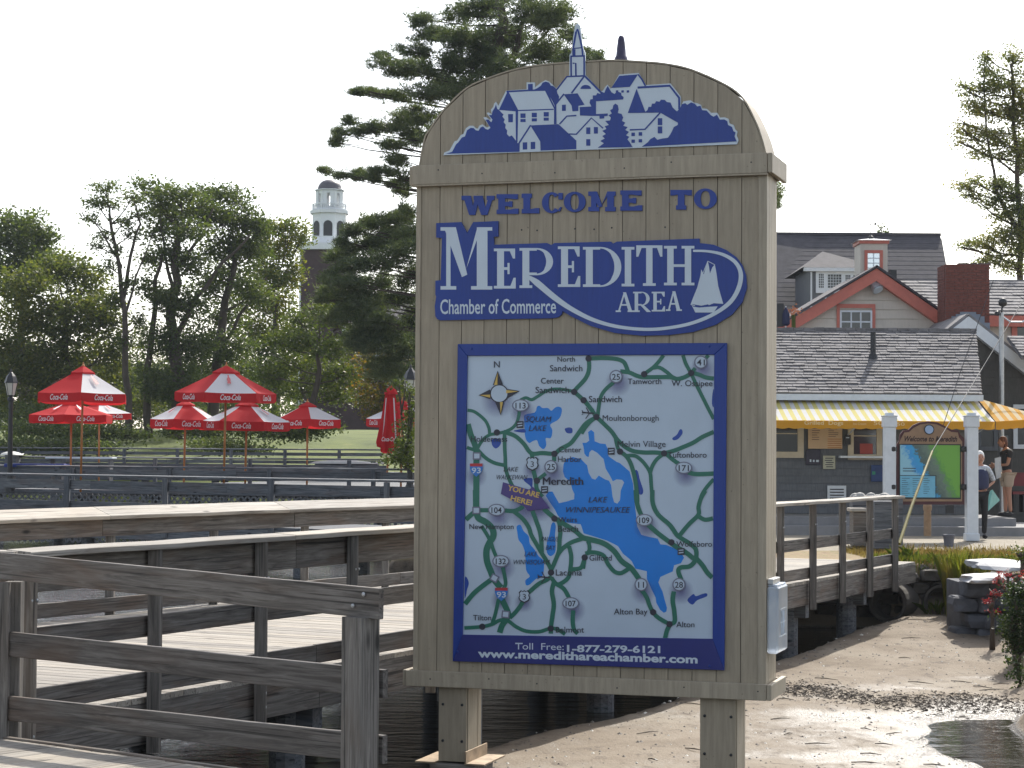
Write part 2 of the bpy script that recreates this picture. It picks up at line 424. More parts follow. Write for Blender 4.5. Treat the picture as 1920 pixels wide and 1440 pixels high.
# steel angle feet at left post + stub
x0, x1 = S(820, 1340)[0], S(872, 1340)[0]
RUST = plain('rusty_steel', (.36, .27, .18), .5, .35, 9, bmp=.2, metal=.3)
for sx, xa, xb in ((1, x1+.007, x1+.17), (-1, x0-.17, x0-.006)):
    b = MB(); b.box(xa, -.03, .25, xb, .50, .262)
    if sx > 0: b.box(xa+.002, -.03, .263, xa+.014, .50, .35)
    b.build('foot_bracket', RUST, sign)
b = MB(); b.box(x0-.06, -.01, -.5, x1+.09, .44, .248); b.build('pile_stub', W_POST, sign, bevel=.01)
# ---- lamp housing on top
FIX = plain('dark_blue_steel', (.055,.05,.085), .35, .35, 9, metal=.4)
fx = S(1149, 110)[0]; fz = arch_z(fx)+.012
b = MB(); prof = [(.058, 0), (.058, .055), (.052, .075), (.046, .08), (.040, .14), (.030, .215), (.024, .235), (.012, .247), (.002, .25)]
b.lathe(prof, 14); fo = b.build('lamp_housing', FIX, sign, smooth=True, loc=(fx, .26, fz)); fo.scale = (.88, 1.0, .95)
b = MB(); b.box(-.075, -.05, 0, .085, .05, .008); b.build('lamp_base_plate', TAN2, sign, loc=(fx, .26, fz-.004))

# ---- cut-out village board on the arch
vb = MB(); out = cF([(185,703),(190,690),(215,680),(240,635),(252,632),(270,605),(282,600),(295,572),(312,560),(330,560),(342,572),(352,574),(360,560),(375,553),(388,562),(397,570),(408,562),(379,520),(392,517),(412,532),(416,525),(396,500),(402,494),(421,503),(416,482),(428,468),(432,452),(441,443),(452,464),(490,389),(590,382),(590,349),(630,349),(630,374),(660,350),(682,338),(700,345),(716,360),(728,372),(735,378),(785,318),(797,316),(799,215),(808,205),(812,180),(816,130),(822,95),(826,72),(838,62),(850,72),(853,95),(860,150),(864,180),(875,205),(877,312),(880,316),(953,393),(962,388),(972,372),(983,360),(994,372),(1000,380),(1040,311),(1135,303),(1170,362),(1290,354),(1340,418),(1341,462),(1352,442),(1370,438),(1388,436),(1403,447),(1420,450),(1438,458),(1444,475),(1468,478),(1488,497),(1518,497),(1530,520),(1555,519),(1573,527),(1576,548),(1597,556),(1604,576),(1616,588),(1612,606),(1621,630),(1613,650)])
village = vb; q = [S(x, y, .016) for x, y in out]; vb.prism(q, -.016, -.0015)
villb = vb.build('village_cutout', WHITEV, sign)
f = Flat(.0165)
def FP(*a): f.poly(cF(list(a)))
def FL(wd, *a): f.stroke(cF(list(a)), wd, smooth=False)
FP((196,697),(228,686),(247,650),(258,640),(275,617),(290,612),(300,582),(318,570),(332,571),(343,582),(356,584),(366,568),(378,563),(390,575),(402,579),(414,570),(390,531),(404,529),(418,543),(424,530),(406,508),(420,508),(424,490),(436,470),(441,455),(447,478),(455,482),(468,496),(478,505),(472,515),(484,530),(478,542),(489,555),(486,570),(496,583),(494,600),(506,612),(518,607),(530,622),(545,642),(551,648),(551,687))
FP((455,483),(497,394),(503,396),(549,483),(546,640),(538,640),(536,490))
FL(3.2, (492,394),(600,388),(682,386)); FL(3, (682,386),(727,476),(727,552)); FL(2.2, (545,486),(722,480))
FP((597,357),(620,356),(620,388),(597,388))
FP((618,388),(640,378),(658,366),(668,350),(684,345),(700,350),(708,364),(722,368),(736,382),(740,402),(749,418),(746,432),(730,470),(716,440),(683,388))
for (a, b_) in ((501,503),):
    FP((500,503),(524,503),(523,543),(501,543))
for a in (560, 615, 673):
    FP((a,a and 500-(a-560)*.06),(a+25,500-(a-560)*.06),(a+25,522-(a-560)*.06),(a,522-(a-560)*.06)); FP((a,527-(a-560)*.06),(a+25,527-(a-560)*.06),(a+25,542-(a-560)*.06),(a,542-(a-560)*.06))
FP((608,558),(745,552),(832,632),(832,674),(658,681),(656,636)); FL(3, (552,686),(553,645),(610,557))
FP((571,641),(593,640),(593,675),(571,676)); FP((610,639),(632,638),(632,673),(610,674))
FL(3, (732,390),(786,321),(870,317)); FL(3.2, (872,317),(808,402)); FL(3.6, (872,317),(912,357),(952,398),(956,410))
f.poly([(cF([(878+26*math.cos(R(k)), 381-20*math.sin(R(k)))])[0]) for k in range(0, 181, 15)])
FL(3.2, (807,320),(806,222)); FL(3.2, (870,318),(870,222)); FL(3, (803,222),(874,220)); FL(3.6, (817,220),(816,186),(831,102)); FL(3.2, (863,220),(860,182),(842,102)); FL(2, (816,184),(862,180))
FP((815,187),(828,187),(828,220),(813,220)); f.poly(cF([(829+0,104),(832,92),(837,87),(843,92),(845,104),(841,110),(836,98),(833,110)]))
FL(3, (814,256),(829,256),(830,318)); 
FP((770,407),(838,402),(872,458),(842,463),(842,488),(813,490),(809,462)); FL(3, (732,552),(731,456),(772,405)); FP((762,458),(781,457),(781,487),(762,488))
FP((848,469),(905,466),(896,448),(900,432),(912,430),(912,412),(928,412),(934,400),(948,405),(954,394),(968,400),(976,380),(985,366),(994,382),(1004,398),(1018,405),(1030,392),(1050,400),(1052,412),(1062,420),(1060,432),(928,441),(928,503),(985,500),(985,512),(968,514),(968,524),(945,526),(944,512),(900,512),(880,511),(850,510))
FL(2.6, (750,552),(786,513),(832,510)); FL(2.6, (795,600),(832,601),(905,522),(962,572))
for x, y in ((880,568),(917,566),(880,625)): FP((x,y),(x+20,y),(x+20,y+32),(x,y+32))
FP((936,667),(966,645),(948,634),(970,622),(958,610),(976,600),(958,585),(978,575),(970,562),(990,556),(972,536),(996,534),(1000,520),(988,510),(1004,500),(996,484),(1008,478),(1012,460),(1022,452),(1034,460),(1038,480),(1034,498),(1052,502),(1060,520),(1054,536),(1070,545),(1060,560),(1082,566),(1070,580),(1088,590),(1074,606),(1090,614),(1080,626),(1092,640),(1106,664))
FP((1041,317),(1132,310),(1092,371),(1002,376)); FL(3, (1133,310),(1152,336),(1168,366)); FL(4, (1130,374),(1286,365),(1332,424),(1333,480))
for x in (1030, 1057, 1083): FP((x-6,388),(x+6,387),(x+6,398),(x-6,399))
FP((1125,380),(1082,498),(1168,492))
FP((1082,498),(1170,490),(1178,484),(1183,468),(1196,468),(1200,452),(1214,452),(1220,440),(1236,443),(1244,433),(1262,434),(1272,444),(1290,447),(1300,470),(1312,482),(1322,490),(1338,472),(1345,455),(1362,450),(1372,458),(1390,446),(1408,452),(1420,466),(1436,462),(1444,484),(1466,486),(1486,508),(1500,516),(1516,506),(1530,530),(1552,529),(1567,538),(1570,556),(1590,566),(1596,586),(1607,592),(1602,612),(1612,636),(1150,662),(1180,640),(1192,625),(1212,614),(1226,628),(1250,622),(1278,618),(1290,600),(1298,585),(1306,566),(1326,556),(1326,545),(1240,496))
FL(2.8, (1240,496),(1166,577),(1092,580))
for x, y, a, c in ((1228,523,22,34),(1228,563,22,34),(1100,593,17,17),(1135,591,17,17),(1100,627,17,16),(1135,625,17,16)): FP((x,y),(x+a,y),(x+a,y+c),(x,y+c))
tag(f.mb.build('village_picture', BLUE, villb), kind='stuff')

# ---- slab-serif glyph kit; boxes in photo pixels
def glyph(mb_poly, ch, x0, y0, x1, y1, st, se, sf=None, skew=0.0, w_arm=.8):
    """ch built in the box; st stem width px, se thin stroke px, sf serif length px"""
    W, H = x1-x0, y1-y0; sf = st*.45 if sf is None else sf
    P_ = lambda pts: mb_poly([(x0+a, y1-b) for a, b in pts])
    rect = lambda a, b, c, d: P_([(a, b), (c, b), (c, d), (a, d)])
    def stem(a, b=0, t=None):
        t = H if t is None else t
        rect(a, b, a+st, t); rect(a-sf, b, a+st+sf, b+se); rect(a-sf, t-se, a+st+sf, t)
    def bowl(cx, cy, rx, ry, a0, a1, wmax, wmin, n=18):
        o = []; i_ = []
        for k in range(n+1):
            a = R(a0+(a1-a0)*k/n); c, s_ = math.cos(a), math.sin(a); wd = wmin+(wmax-wmin)*abs(c)**1.3
            o.append((cx+rx*c, cy+ry*s_)); i_.append((cx+(rx-wd)*c, cy+(ry-wd*(.55 if abs(s_) > .7 else .8))*s_))
        for k in range(n): P_([o[k], o[k+1], i_[k+1], i_[k]])
    if ch == 'I': stem(W/2-st/2)
    elif ch in 'EL':
        stem(sf)
        rect(sf, 0, W, se); P_([(W, 0), (W, H*.27), (W-se*.8, H*.27), (W-se*2.0, se)])
        if ch == 'E':
            rect(sf, H-se, W*.97, H); P_([(W*.97, H), (W*.97, H*.75), (W*.97-se*.8, H*.75), (W*.97-se*2.0, H-se)])
            rect(sf+st*.5, H*.5-se*.5, W*.72, H*.5+se*.5); rect(W*.72-se*.8, H*.36, W*.72, H*.64)
    elif ch == 'T':
        stem(W/2-st/2); rect(0, H-se, W, H)
        P_([(0, H), (0, H*.72), (se*.8, H*.72), (se*2.0, H-se)]); P_([(W, H), (W, H*.72), (W-se*.8, H*.72), (W-se*2.0, H-se)])
    elif ch == 'H': stem(sf); stem(W-sf-st); rect(sf, H*.5-se*.5, W-sf, H*.5+se*.5)
    elif ch == 'D':
        stem(sf); rect(sf, 0, W*.45, se); rect(sf, H-se, W*.45, H); bowl(W*.45, H/2, W*.55, H/2, -90, 90, st, se)
    elif ch == 'R':
        stem(sf); rect(sf, H-se, W*.5, H); bowl(W*.5, H*.66, W*.47, H*.34, -90, 90, st, se); rect(sf+st*.5, H*.32, W*.5, H*.32+se)
        if skew >= 0: P_([(W*.42, H*.34), (W*.42+st*.95, H*.36), (W*1.02, se*.4), (W*1.05, 0), (W*.80, 0)])
    elif ch == 'M':
        t = se*1.25
        rect(sf+t*.2, 0, sf+t*1.2, H*.95); rect(0, 0, sf*2+t*1.4, se); rect(0, H-se, st*1.1, H)
        rect(W-sf-st, 0, W-sf, H); rect(W-st-sf*2.2, 0, W, se); rect(W-st-sf*.2, H-se, W, H)
        P_([(sf*.7, H), (sf*.7+st*1.12, H), (W*.5+st*.08, H*.24), (W*.5-st*.42, H*.20)])
        P_([(W*.5-st*.3, H*.2), (W*.5+st*.0, H*.34), (W-sf-st*.95, H), (W-sf-st*.55, H)])
    elif ch == 'W':
        for k, (a, c) in enumerate(((.02, .27), (.40, .66))):
            P_([(W*a, H), (W*a+st*1.15, H), (W*c+st*.62, 0), (W*c-st*.25, 0)])
        for a, c in ((.31, .50), (.70, .95)): P_([(W*a-se*.3, 0), (W*a+se*.75, 0), (W*c+se*.4, H), (W*c-se*.6, H)])
        for a, c in ((-.03, .27), (.36, .62), (.78, 1.03)): rect(W*a, H-se, W*c, H)
    elif ch == 'C':
        bowl(W*.5, H/2, W*.5, H*.52, 48, 315, st, se, 24); rect(W*.9-se*.3, H*.66, W*.9+se*.7, H*.98)
        P_([(W*.80, H*.1),(W*.93, H*.3),(W*1.0, H*.28),(W*.9, H*.06)])
    elif ch == 'O': bowl(W*.5, H/2, W*.5, H*.52, 0, 360, st, se, 30)
    elif ch == 'A':
        t = se*1.1
        P_([(W*.10, 0), (W*.10+t, 0), (W*.5+t*.3, H), (W*.5-t*.6, H)]); P_([(W*.40, H), (W*.40+st*.8, H), (W*.93, 0), (W*.93-st*1.0, 0)])
        rect(W*.26, H*.32, W*.72, H*.32+se); rect(-W*.02, 0, W*.28, se); rect(W*.66, 0, W*1.02, se)
# WELCOME TO: individual wooden letters, 14 mm thick, each a part
spans = [('W',867,925,367,403),('E',931,972,364,401),('L',978,1011,363,400),('C',1016,1053,361,399),('O',1057,1098,360,397),('M',1103,1154,359,396),('E',1163,1204,357,395),('T',1257,1297,356,393),('O',1301,1344,354,391)]
for ch, x0, x1, y0, y1 in spans:
    mb = MB(); kk = [0]
    def pp(pts):
        kk[0] += 1; o = .013+.00012*kk[0]
        mb.prism([S(a, c, o) for a, c in pts], -o, -.0005-.00003*kk[0])
    glyph(pp, ch, x0, y0, x1, y1, 12.5, 8, 3.2)
    mb.build('letter', BLUE2, sign)

# ---- MEREDITH AREA board
brd = cZ([(150,255),(272,250),(300,303),(330,250),(452,245),(452,320),(430,322),(432,360),(690,352),(710,362),(725,352),(1000,345),(1010,355),(1030,345),(1430,330),(1432,352),(1500,360),(1560,385),(1610,420),(1640,460),(1658,510),(1662,570),(1640,640),(1590,700),(1510,750),(1400,785),(1280,800),(1150,803),(1020,790),(900,755),(800,705),(765,683),(760,700),(745,712),(720,718),(170,728),(155,722),(146,708),(143,660),(150,612),(146,604),(146,535),(172,533),(178,328),(150,325)])
mb = MB(); mb.prism([S(a, c, .022) for a, c in brd], -.022, -.0015); cb = mb.build('name_board', BLUE, sign)
f = Flat(.0225)
for ch, x0, x1, y0, y1, st, se, sf in (('M',826,923,426,543,20,6.5,9),('E',926,967,466,541,13,5,6),('R',974,1039,465,540,13,5,5.5),('E',1046,1088,462,538,13,5,6),('D',1093,1165,463,538,13,5,5.5),('I',1165,1190,463,537,12,5,6),('T',1193,1242,460,536,12,5,6),('H',1245,1302,461,535,12,5,6),
        ('A',1155,1188,548,585,7,3,3),('R',1187,1219,547,585,6.5,3,3),('E',1222,1247,547,584,6.5,3,3),('A',1249,1278,546,583,7,3,3)):
    f.begin(); glyph(f.poly, ch, x0, y0, x1, y1, st, se, sf, skew=-1 if (ch == 'R' and y0 < 500) else 0); f.end()
sw = cZ([(592,512),(640,545),(720,612),(800,668),(900,720),(1000,752),(1100,768),(1200,772),(1300,762),(1400,740),(1500,698),(1580,640),(1622,570),(1632,500),(1605,445),(1545,408),(1470,392),(1400,390)])
f.stroke(sw, [4, 12, 11, 9, 7.5, 6.5, 6, 6, 6, 6.3, 7, 8, 8.5, 8, 7, 6, 4.5, 4])
f.split('letter', WHITEV, cb); f = Flat(.0237)
f.text('Chamber of Commerce', 825.5, 1042.5, 588.5, cap=28, bold=.012, dy=-1.5)
f.poly(cZ([(1393,654),(1402,662),(1430,666),(1480,662),(1520,660),(1500,690),(1411,690),(1400,668)]))
f.poly(cZ([(1388,650),(1400,618),(1420,570),(1436,510),(1440,480),(1452,505),(1462,470),(1472,440),(1478,470),(1482,500),(1494,470),(1506,456),(1514,500),(1522,560),(1536,610),(1547,648),(1500,645),(1476,655),(1474,650),(1440,657),(1400,650)]))
for a in ((1448,500,1472,440),(1472,440,1506,458),(1388,650,1410,658)): f.stroke(cZ([a[:2], a[2:]]), 1.3, smooth=False)
tag(f.mb.build('name_lettering', WHITEV, cb), kind='stuff')

# ---- map board
fr = [(858,645),(1363,643),(1358,1257),(849,1240)]; inn = [(876,667),(1339,665),(1336,1198),(867,1190)]
def bar(name, pts, o, y1=-.0015, mat=BLUE, par=None, bev=.003):
    mb = MB(); mb.prism([S(a, c, o) for a, c in pts], -o, y1); return mb.build(name, mat, par or sign, bevel=bev)
mapb = bar('map_board', fr, .012, mat=NAVY)
bar('frame_rail', [fr[0], fr[1], inn[1], inn[0]], .034, -.0125, par=mapb)
bar('frame_rail', [inn[1], fr[1], fr[2], inn[2]], .0335, -.0125, par=mapb)
bar('frame_rail', [fr[0], inn[0], inn[3], fr[3]], .0335, -.0125, par=mapb)
bar('frame_rail', [inn[3], inn[2], fr[2], fr[3]], .034, -.0125, mat=NAVY, par=mapb)
bar('map_sheet', [(inn[0][0]-1,inn[0][1]-1),(inn[1][0]+1,inn[1][1]-1),(inn[2][0]+1,inn[2][1]+1),(inn[3][0]-1,inn[3][1]+1)], .0145, -.0122, mat=SHEET, par=mapb, bev=0)
lk = Flat(.0148)
winni = cE([(672,272),(695,257),(716,275),(720,340),(760,356),(800,360),(817,400),(822,450),(880,490),(905,500),(940,530),(975,560),(1000,650),(1010,780),(1025,900),(1030,960),(1060,1022),(1120,1038),(1180,1050),(1200,1092),(1240,1095),(1280,1112),(1340,1130),(1372,1190),(1350,1230),(1300,1245),(1290,1290),(1240,1312),(1200,1330),(1185,1370)]) + cD([(625,760),(645,800),(660,860),(680,930),(675,960),(655,970),(625,945),(595,890),(590,850),(560,790),(520,700),(520,640),(470,628),(430,620),(400,560),(380,540),(330,500),(290,440),(262,425),(200,395),(120,370)]) + cE([(640,1012),(618,945),(560,940),(500,930),(450,880),(430,840),(385,775),(362,735),(385,708),(412,706),(430,740),(460,792),(520,778),(570,762),(572,725),(556,690),(545,640),(500,600),(488,560),(492,510),(510,470),(560,455),(620,470),(665,515),(676,570),(700,612),(725,620),(750,590),(795,618),(825,628),(840,660),(850,740),(862,785),(885,795),(905,770),(910,700),(935,640),(920,622),(880,618),(852,632),(825,580),(800,540),(785,470),(740,425),(700,402),(682,420),(676,455),(660,450),(645,430),(638,380),(630,352),(660,350),(680,335)])
lk.poly(winni)
lk.poly(cA(cl([(800,590),(825,580),(850,600),(900,600),(930,625),(965,595),(1000,588),(1025,610),(1015,670),(985,710),(920,750),(940,800),(925,870),(880,870),(885,930),(860,970),(820,940),(800,890),(760,900),(730,915),(700,880),(690,820),(686,720),(690,660),(780,640)],3)))
lk.poly(cC(cl([(545,285),(575,270),(600,320),(640,360),(650,420),(690,470),(720,520),(760,560),(760,640),(740,690),(700,700),(650,745),(620,750),(615,710),(650,680),(620,630),(612,500),(590,430),(560,390),(550,330)],3)))
lk.poly(cC(cl([(820,270),(840,250),(856,280),(850,350),(855,430),(850,490),(815,520),(785,490),(785,410),(805,350)],3)))
lk.split('printed_lake', LAKE1, mapb)
dk = Flat(.0153)
for c_, pp_ in ((cA,[(1050,790),(1070,778),(1100,775),(1120,790),(1115,825),(1070,825)]),(cA,[(400,880),(470,880),(472,930),(430,965),(395,930)]),(cC,[(134,690),(155,700),(165,740),(150,790),(145,825),(132,850)]),
        (cA,[(680,1245),(700,1232),(755,1230),(762,1265),(755,1330),(738,1300),(700,1270)]),(cE,[(1015,555),(1035,560),(1050,620),(1075,700),(1060,730),(1030,710),(1012,640)]),(cB,[(820,870),(860,840),(885,795),(905,795),(910,830),(870,880),(830,890)]),
        (cB,[(1192,430),(1180,470),(1175,560),(1192,590)]),(cD,[(845,860),(890,820),(910,838),(960,820),(995,815),(995,840),(920,870),(885,905),(850,885)]),(cA,[(590,808),(640,792),(690,790),(692,822)])):
    dk.poly(c_(cl(pp_, 3)))
dk.split('printed_pond', LAKE2, mapb)
# soft printed shadows under the route badges
sh, n_, b_ = newmat('printed_badge_shadow'); uv = n_.nodes.new('ShaderNodeUVMap')
vm = n_.nodes.new('ShaderNodeVectorMath'); vm.operation = 'DISTANCE'; vm.inputs[1].default_value = (.5,.5,0); n_.links.new(uv.outputs[0], vm.inputs[0])
al = ramp(n_, vm.outputs['Value'], [(.05, (.55,.55,.55)), (.48, (0,0,0))]); n_.links.new(al, b_.inputs['Alpha']); b_.inputs['Base Color'].default_value = (.12,.10,.30,1); b_.inputs['Roughness'].default_value = .3
badges_c = [(1155,706,'25'),(1314,679,'41'),(1033,875,'25'),(1202,1096,'11'),(1273,1096,'28')]
badges_o = [(976,760,'113'),(1282,877,'171'),(931,956,'104'),(1208,975,'109'),(939,1052,'132'),(1070,1131,'107')]
shs = [(x+4, y+13, 26) for x, y, _ in badges_c+badges_o]+[(933,752,34),(893,893,22),(940,1126,22),(983,1130,20),(998,882,20),(985,952,42),(1015,950,30)]
mb = MB()
for i, (x, y, r_) in enumerate(shs):
    o = .0159+.00003*i; q = [S(x-r_, y+r_, o), S(x+r_, y+r_, o), S(x+r_, y-r_, o), S(x-r_, y-r_, o)]
    mb.add([(a, -o, c) for a, c in q], [(0,1,2,3)])
me = mb.mesh('badge_shadow', sh); ul = me.uv_layers.new(name='UVMap')
for i in range(len(me.polygons)):
    for k, (u, v) in enumerate(((0,0),(1,0),(1,1),(0,1))): ul.data[i*4+k].uv = (u, v)
tag(link('badge_shadow', me, mapb), kind='stuff')
rd = Flat(.0166)
roads = [
 (cA,8,[(1262,130),(1270,240),(1240,330),(1160,420),(1130,455)]),(cA,6,[(1130,450),(1050,435),(960,430),(880,450),(800,500),(750,525),(700,508),(650,530)]),(cA,6,[(650,560),(630,700),(590,770),(520,810),(440,830),(380,840),(330,870),(290,920),(262,970)]),
 (cA,6,[(175,620),(230,630),(290,670),(340,720),(368,780),(375,835)]),(cA,11,[(178,745),(205,840),(245,940),(256,1010)]),(cA,6.5,[(170,955),(230,975),(280,985)]),(cA,7,[(270,980),(340,1050),(420,1095),(510,1115)]),
 (cA,7,[(508,820),(510,950),(515,1050),(520,1150),(550,1240),(580,1300)]),(cA,8,[(500,815),(600,850),(680,920),(730,990),(770,1012),(850,1005),(955,1010),(1010,970),(1100,920),(1150,860),(1200,790),(1240,740),(1300,700)]),
 (cA,8,[(755,1005),(760,1070)]),(cA,8,[(765,1150),(790,1250),(800,1330),(850,1400)]),(cA,8,[(955,1015),(955,1080)]),(cA,7,[(880,1190),(800,1250)]),(cA,11.5,[(256,1010),(254,1440)]),(cA,8,[(1130,450),(1220,530),(1300,625)]),
 (cB,8,[(65,155),(200,150),(320,160),(380,185),(405,230),(425,285)]),(cB,8,[(350,270),(430,280),(500,310),(560,322),(700,322),(800,322),(860,338),(930,322),(985,290)]),
 (cB,7,[(740,125),(690,190),(640,240),(570,290)]),(cB,7,[(640,240),(700,235),(760,270),(820,320),(870,340)]),(cB,7,[(915,125),(940,200),(985,285),(1040,400),(1100,520),(1150,620),(1192,700)]),(cB,8,[(985,280),(1060,300),(1120,325),(1192,335)]),
 (cB,7,[(1145,125),(1120,150)]),(cB,7,[(1025,240),(990,285)]),(cB,7,[(290,370),(220,430),(175,500),(155,600),(148,670)]),(cB,8,[(20,520),(80,600),(135,680)]),(cB,8,[(135,680),(80,720),(30,780),(0,830)]),
 (cB,8,[(135,680),(200,740),(270,810),(320,880),(380,940),(460,985),(560,1000),(660,1000),(745,1005),(830,985),(920,950),(1010,910),(1090,860),(1192,815)]),(cB,7,[(305,860),(325,950),(348,992)]),
 (cB,8,[(348,992),(400,1030),(440,1090),(470,1180),(490,1280),(502,1400),(503,1445)]),(cB,7,[(400,1030),(480,1030),(540,1070),(590,1130),(620,1190),(628,1280),(640,1445)]),(cB,7,[(745,1010),(680,1060),(640,1120),(618,1190)]),
 (cB,8,[(760,1010),(830,1070),(890,1110)]),(cB,8.5,[(960,1180),(1040,1195),(1192,1190)]),(cB,7,[(1192,1240),(1130,1310),(1085,1380),(1065,1445)]),
 (cC,12,[(222,-5),(224,160)]),(cC,9,[(142,230),(180,195),(222,160)]),(cC,8,[(240,155),(330,155)]),(cC,8,[(450,157),(530,160),(600,125)]),(cC,12,[(222,150),(240,215),(300,250),(350,300),(360,360),(325,420),(305,480),(310,560),(335,630),(370,710),(420,770)]),
 (cC,7,[(265,280),(310,350),(340,410),(360,470),(385,530)]),(cC,7,[(435,610),(450,680),(457,740),(440,780)]),(cC,9,[(135,900),(200,820),(270,760),(345,705)]),(cC,7,[(402,860),(385,940),(370,1000),(352,1050)]),(cC,11,[(425,860),(470,950),(475,1000),(430,1070),(410,1128)]),
 (cC,7,[(130,1090),(270,1080),(350,1060),(410,1030),(470,1030),(540,1080),(620,1115),(720,1120),(790,1100),(830,1092),(880,1108),(930,1140)]),(cC,8,[(490,1010),(540,960),(590,890),(605,840),(650,800),(720,740),(780,710),(825,680)]),
 (cC,8,[(515,160),(590,220),(640,290),(660,350),(700,420),(740,490),(790,570),(825,640)]),(cC,8,[(670,160),(700,240),(730,330),(740,400),(745,490)]),(cC,9,[(760,145),(850,220),(930,270),(1010,320),(1070,370),(1140,390)]),
 (cC,8,[(880,240),(892,320),(885,400),(880,480),(850,560),(825,620)]),(cC,8,[(1070,380),(980,410),(910,460),(870,510)]),(cC,8,[(960,440),(978,520),(972,620),(955,690),(900,735),(860,740),(820,690)]),(cC,8,[(975,625),(1050,615),(1075,570),(1085,530)]),
 (cC,7,[(1110,400),(1125,450),(1110,500)]),(cC,8.5,[(840,730),(825,800),(840,900),(830,990),(820,1060),(816,1135)]),(cC,8,[(850,735),(920,780),(965,860)]),(cC,8,[(995,950),(990,1030),(1000,1100),(1030,1135)]),
 (cD,10,[(-5,372),(80,390),(180,420),(260,480),(320,560),(390,610),(430,660),(460,705)]),(cD,8.5,[(432,-5),(440,90),(465,170),(500,235)]),(cD,9,[(530,270),(610,340),(690,400),(760,450),(830,490),(905,550)]),
 (cD,8.5,[(563,-5),(567,100),(610,190),(700,270),(750,340),(780,370),(860,420),(910,470),(905,550),(860,600),(790,610),(770,640),(795,710)]),(cD,8,[(985,0),(950,60),(930,130),(930,190),(860,260),(800,330),(770,370)]),
 (cD,8,[(925,200),(980,230),(1045,220)]),(cD,9,[(915,540),(960,590),(1000,650),(1040,690)]),(cD,7,[(60,395),(65,480)]),(cD,8,[(30,500),(80,490),(130,495),(180,520),(210,580),(260,640),(310,655),(360,630),(390,610)]),(cD,7,[(28,530),(15,620)]),
 (cD,8,[(480,790),(520,850),(550,930),(600,1000),(700,1060)]),(cD,8.5,[(700,1060),(740,1040),(738,960),(725,870),(735,800)]),(cD,8.5,[(705,1060),(680,1110),(665,1172)])]
for c_, wd, pts in roads: rd.stroke(c_(pts), wd)
tag(rd.mb.build('printed_road', GREEN, mapb), kind='stuff')
pr = Flat(.0196)   # print above the roads
for c_, l in ((cA,[(1265,155),(1135,455),(1220,530),(440,820),(958,1012),(800,1255)]),(cB,[(565,295),(988,285),(135,680),(348,992),(745,1008)]),(cC,[(272,1080),(815,1095),(818,650),(1085,530),(845,222)]),(cD,[(715,410),(570,965),(700,1060)])):
    for x, y in c_(l): pr.disc(x, y, 6, n=14)
T = pr.text; it = .28
for t, x0, x1, yb in (('N',926,937,689),('North',1045,1078,678),('Sandwich',1031,1092,696),('Center',1014,1057,719),('Sandwich',1004,1067,737),('Sandwich',1104,1166,754),('Tamworth',1177,1240,720),('W. Ossipee',1259,1336,724),('Moultonborough',1130,1235,789),
        ('Holderness',883,951,828),('Center',1048,1090,848),('Harbor',1046,1090,866),('Melvin Village',1158,1248,838),('Tuftonboro',1252,1325,858),('New Hampton',880,963,992),('Weirs',1047,1082,979),('Beach',1046,1084,997),('Laconia',1042,1091,1079),
        ('Gilford',1105,1147,1051),('Wolfeboro',1268,1335,1025),('Alton Bay',1151,1214,1152),('Alton',1268,1302,1176),('Tilton',887,921,1163),('Belmont',1042,1095,1186)): T(t, x0, x1, yb, bold=0 if 'M' in t else .006)
for t, x0, x1, yb, cp in (('SQUAM',985,1034,791,11),('LAKE',991,1025,808,11),('LAKE',944,972,884,9),('WAUKEWAN',931,989,899,9),('LAKE',1103,1139,942,11),('WINNIPESAUKEE',1061,1182,961,11),('PAUGUS',1015,1047,1015,9),('BAY',1023,1042,1031,9),('LAKE',983,1007,1043,9),('WINNISQUAM',963,1031,1058,9)): T(t, x0, x1, yb, cap=cp, shear=it, bold=0)
for d_ in (-.55, -.2, .2, .55): T('Meredith', 1018+d_, 1093+d_, 909)
for x, y, c in ((975,796,0),(1021,918,0),(1146,846,0),(1277,1034,0)):
    pr.poly([(x-6.5,y-6.5),(x+6.5,y-6.5),(x+6.5,y+6.5),(x-6.5,y+6.5)])
for x, y in ((1101,774),(1018,1082)):
    pr.stroke([(x-10,y-1),(x+13,y+1)], 2.6, smooth=False); pr.stroke([(x-2,y-10),(x+4,y+1),(x-3,y+11)], 1.8, smooth=False); pr.stroke([(x-10,y-5),(x-7,y),(x-10,y+4)], 1.4, smooth=False)
for k in range(4):   # dark halves of the compass star
    pass
star = [((933,695),(924,722),(943,721)),((975,733),(949,729),(949,748)),((939,779),(945,754),(928,753)),((897,741),(919,748),(919,730))]
for tip, a, c in star: pr.poly([tip, a, c])
pr.disc(936, 738, 17.5)
tag(pr.mb.build('printed_ink', INK, mapb), kind='stuff')
gp = Flat(.0222)   # badges
for x, y, t in badges_c: gp.disc(x, y, 12.5)
for x, y, t in badges_o: gp.disc(x, y, 16, 11.5)
for x, y, a in ((894,855,0),(893,957,0),(927,1084,.5),(948,1152,.1)):
    ca, sa = math.cos(a), math.sin(a); gp.poly([(x+u*ca-v*sa, y+u*sa+v*ca) for u, v in ((-7.5,-7),(7.5,-7),(7.5,7),(-7.5,7))])
gp.split('badge_ring', GREYP, mapb)
us = lambda x, y, s: [(x-10*s,y-7*s),(x-6*s,y-11*s),(x-3*s,y-9*s),(x,y-11*s),(x+3*s,y-9*s),(x+6*s,y-11*s),(x+10*s,y-7*s),(x+8.5*s,y-2*s),(x+10.5*s,y+3*s),(x+8*s,y+8*s),(x,y+12*s),(x-8*s,y+8*s),(x-10.5*s,y+3*s),(x-8.5*s,y-2*s)]
ik = Flat(.0231); ik.poly(us(998,869,1.15)); ik.poly(us(983,1118,1.05)); ik.split('shield_outline', INK, mapb)
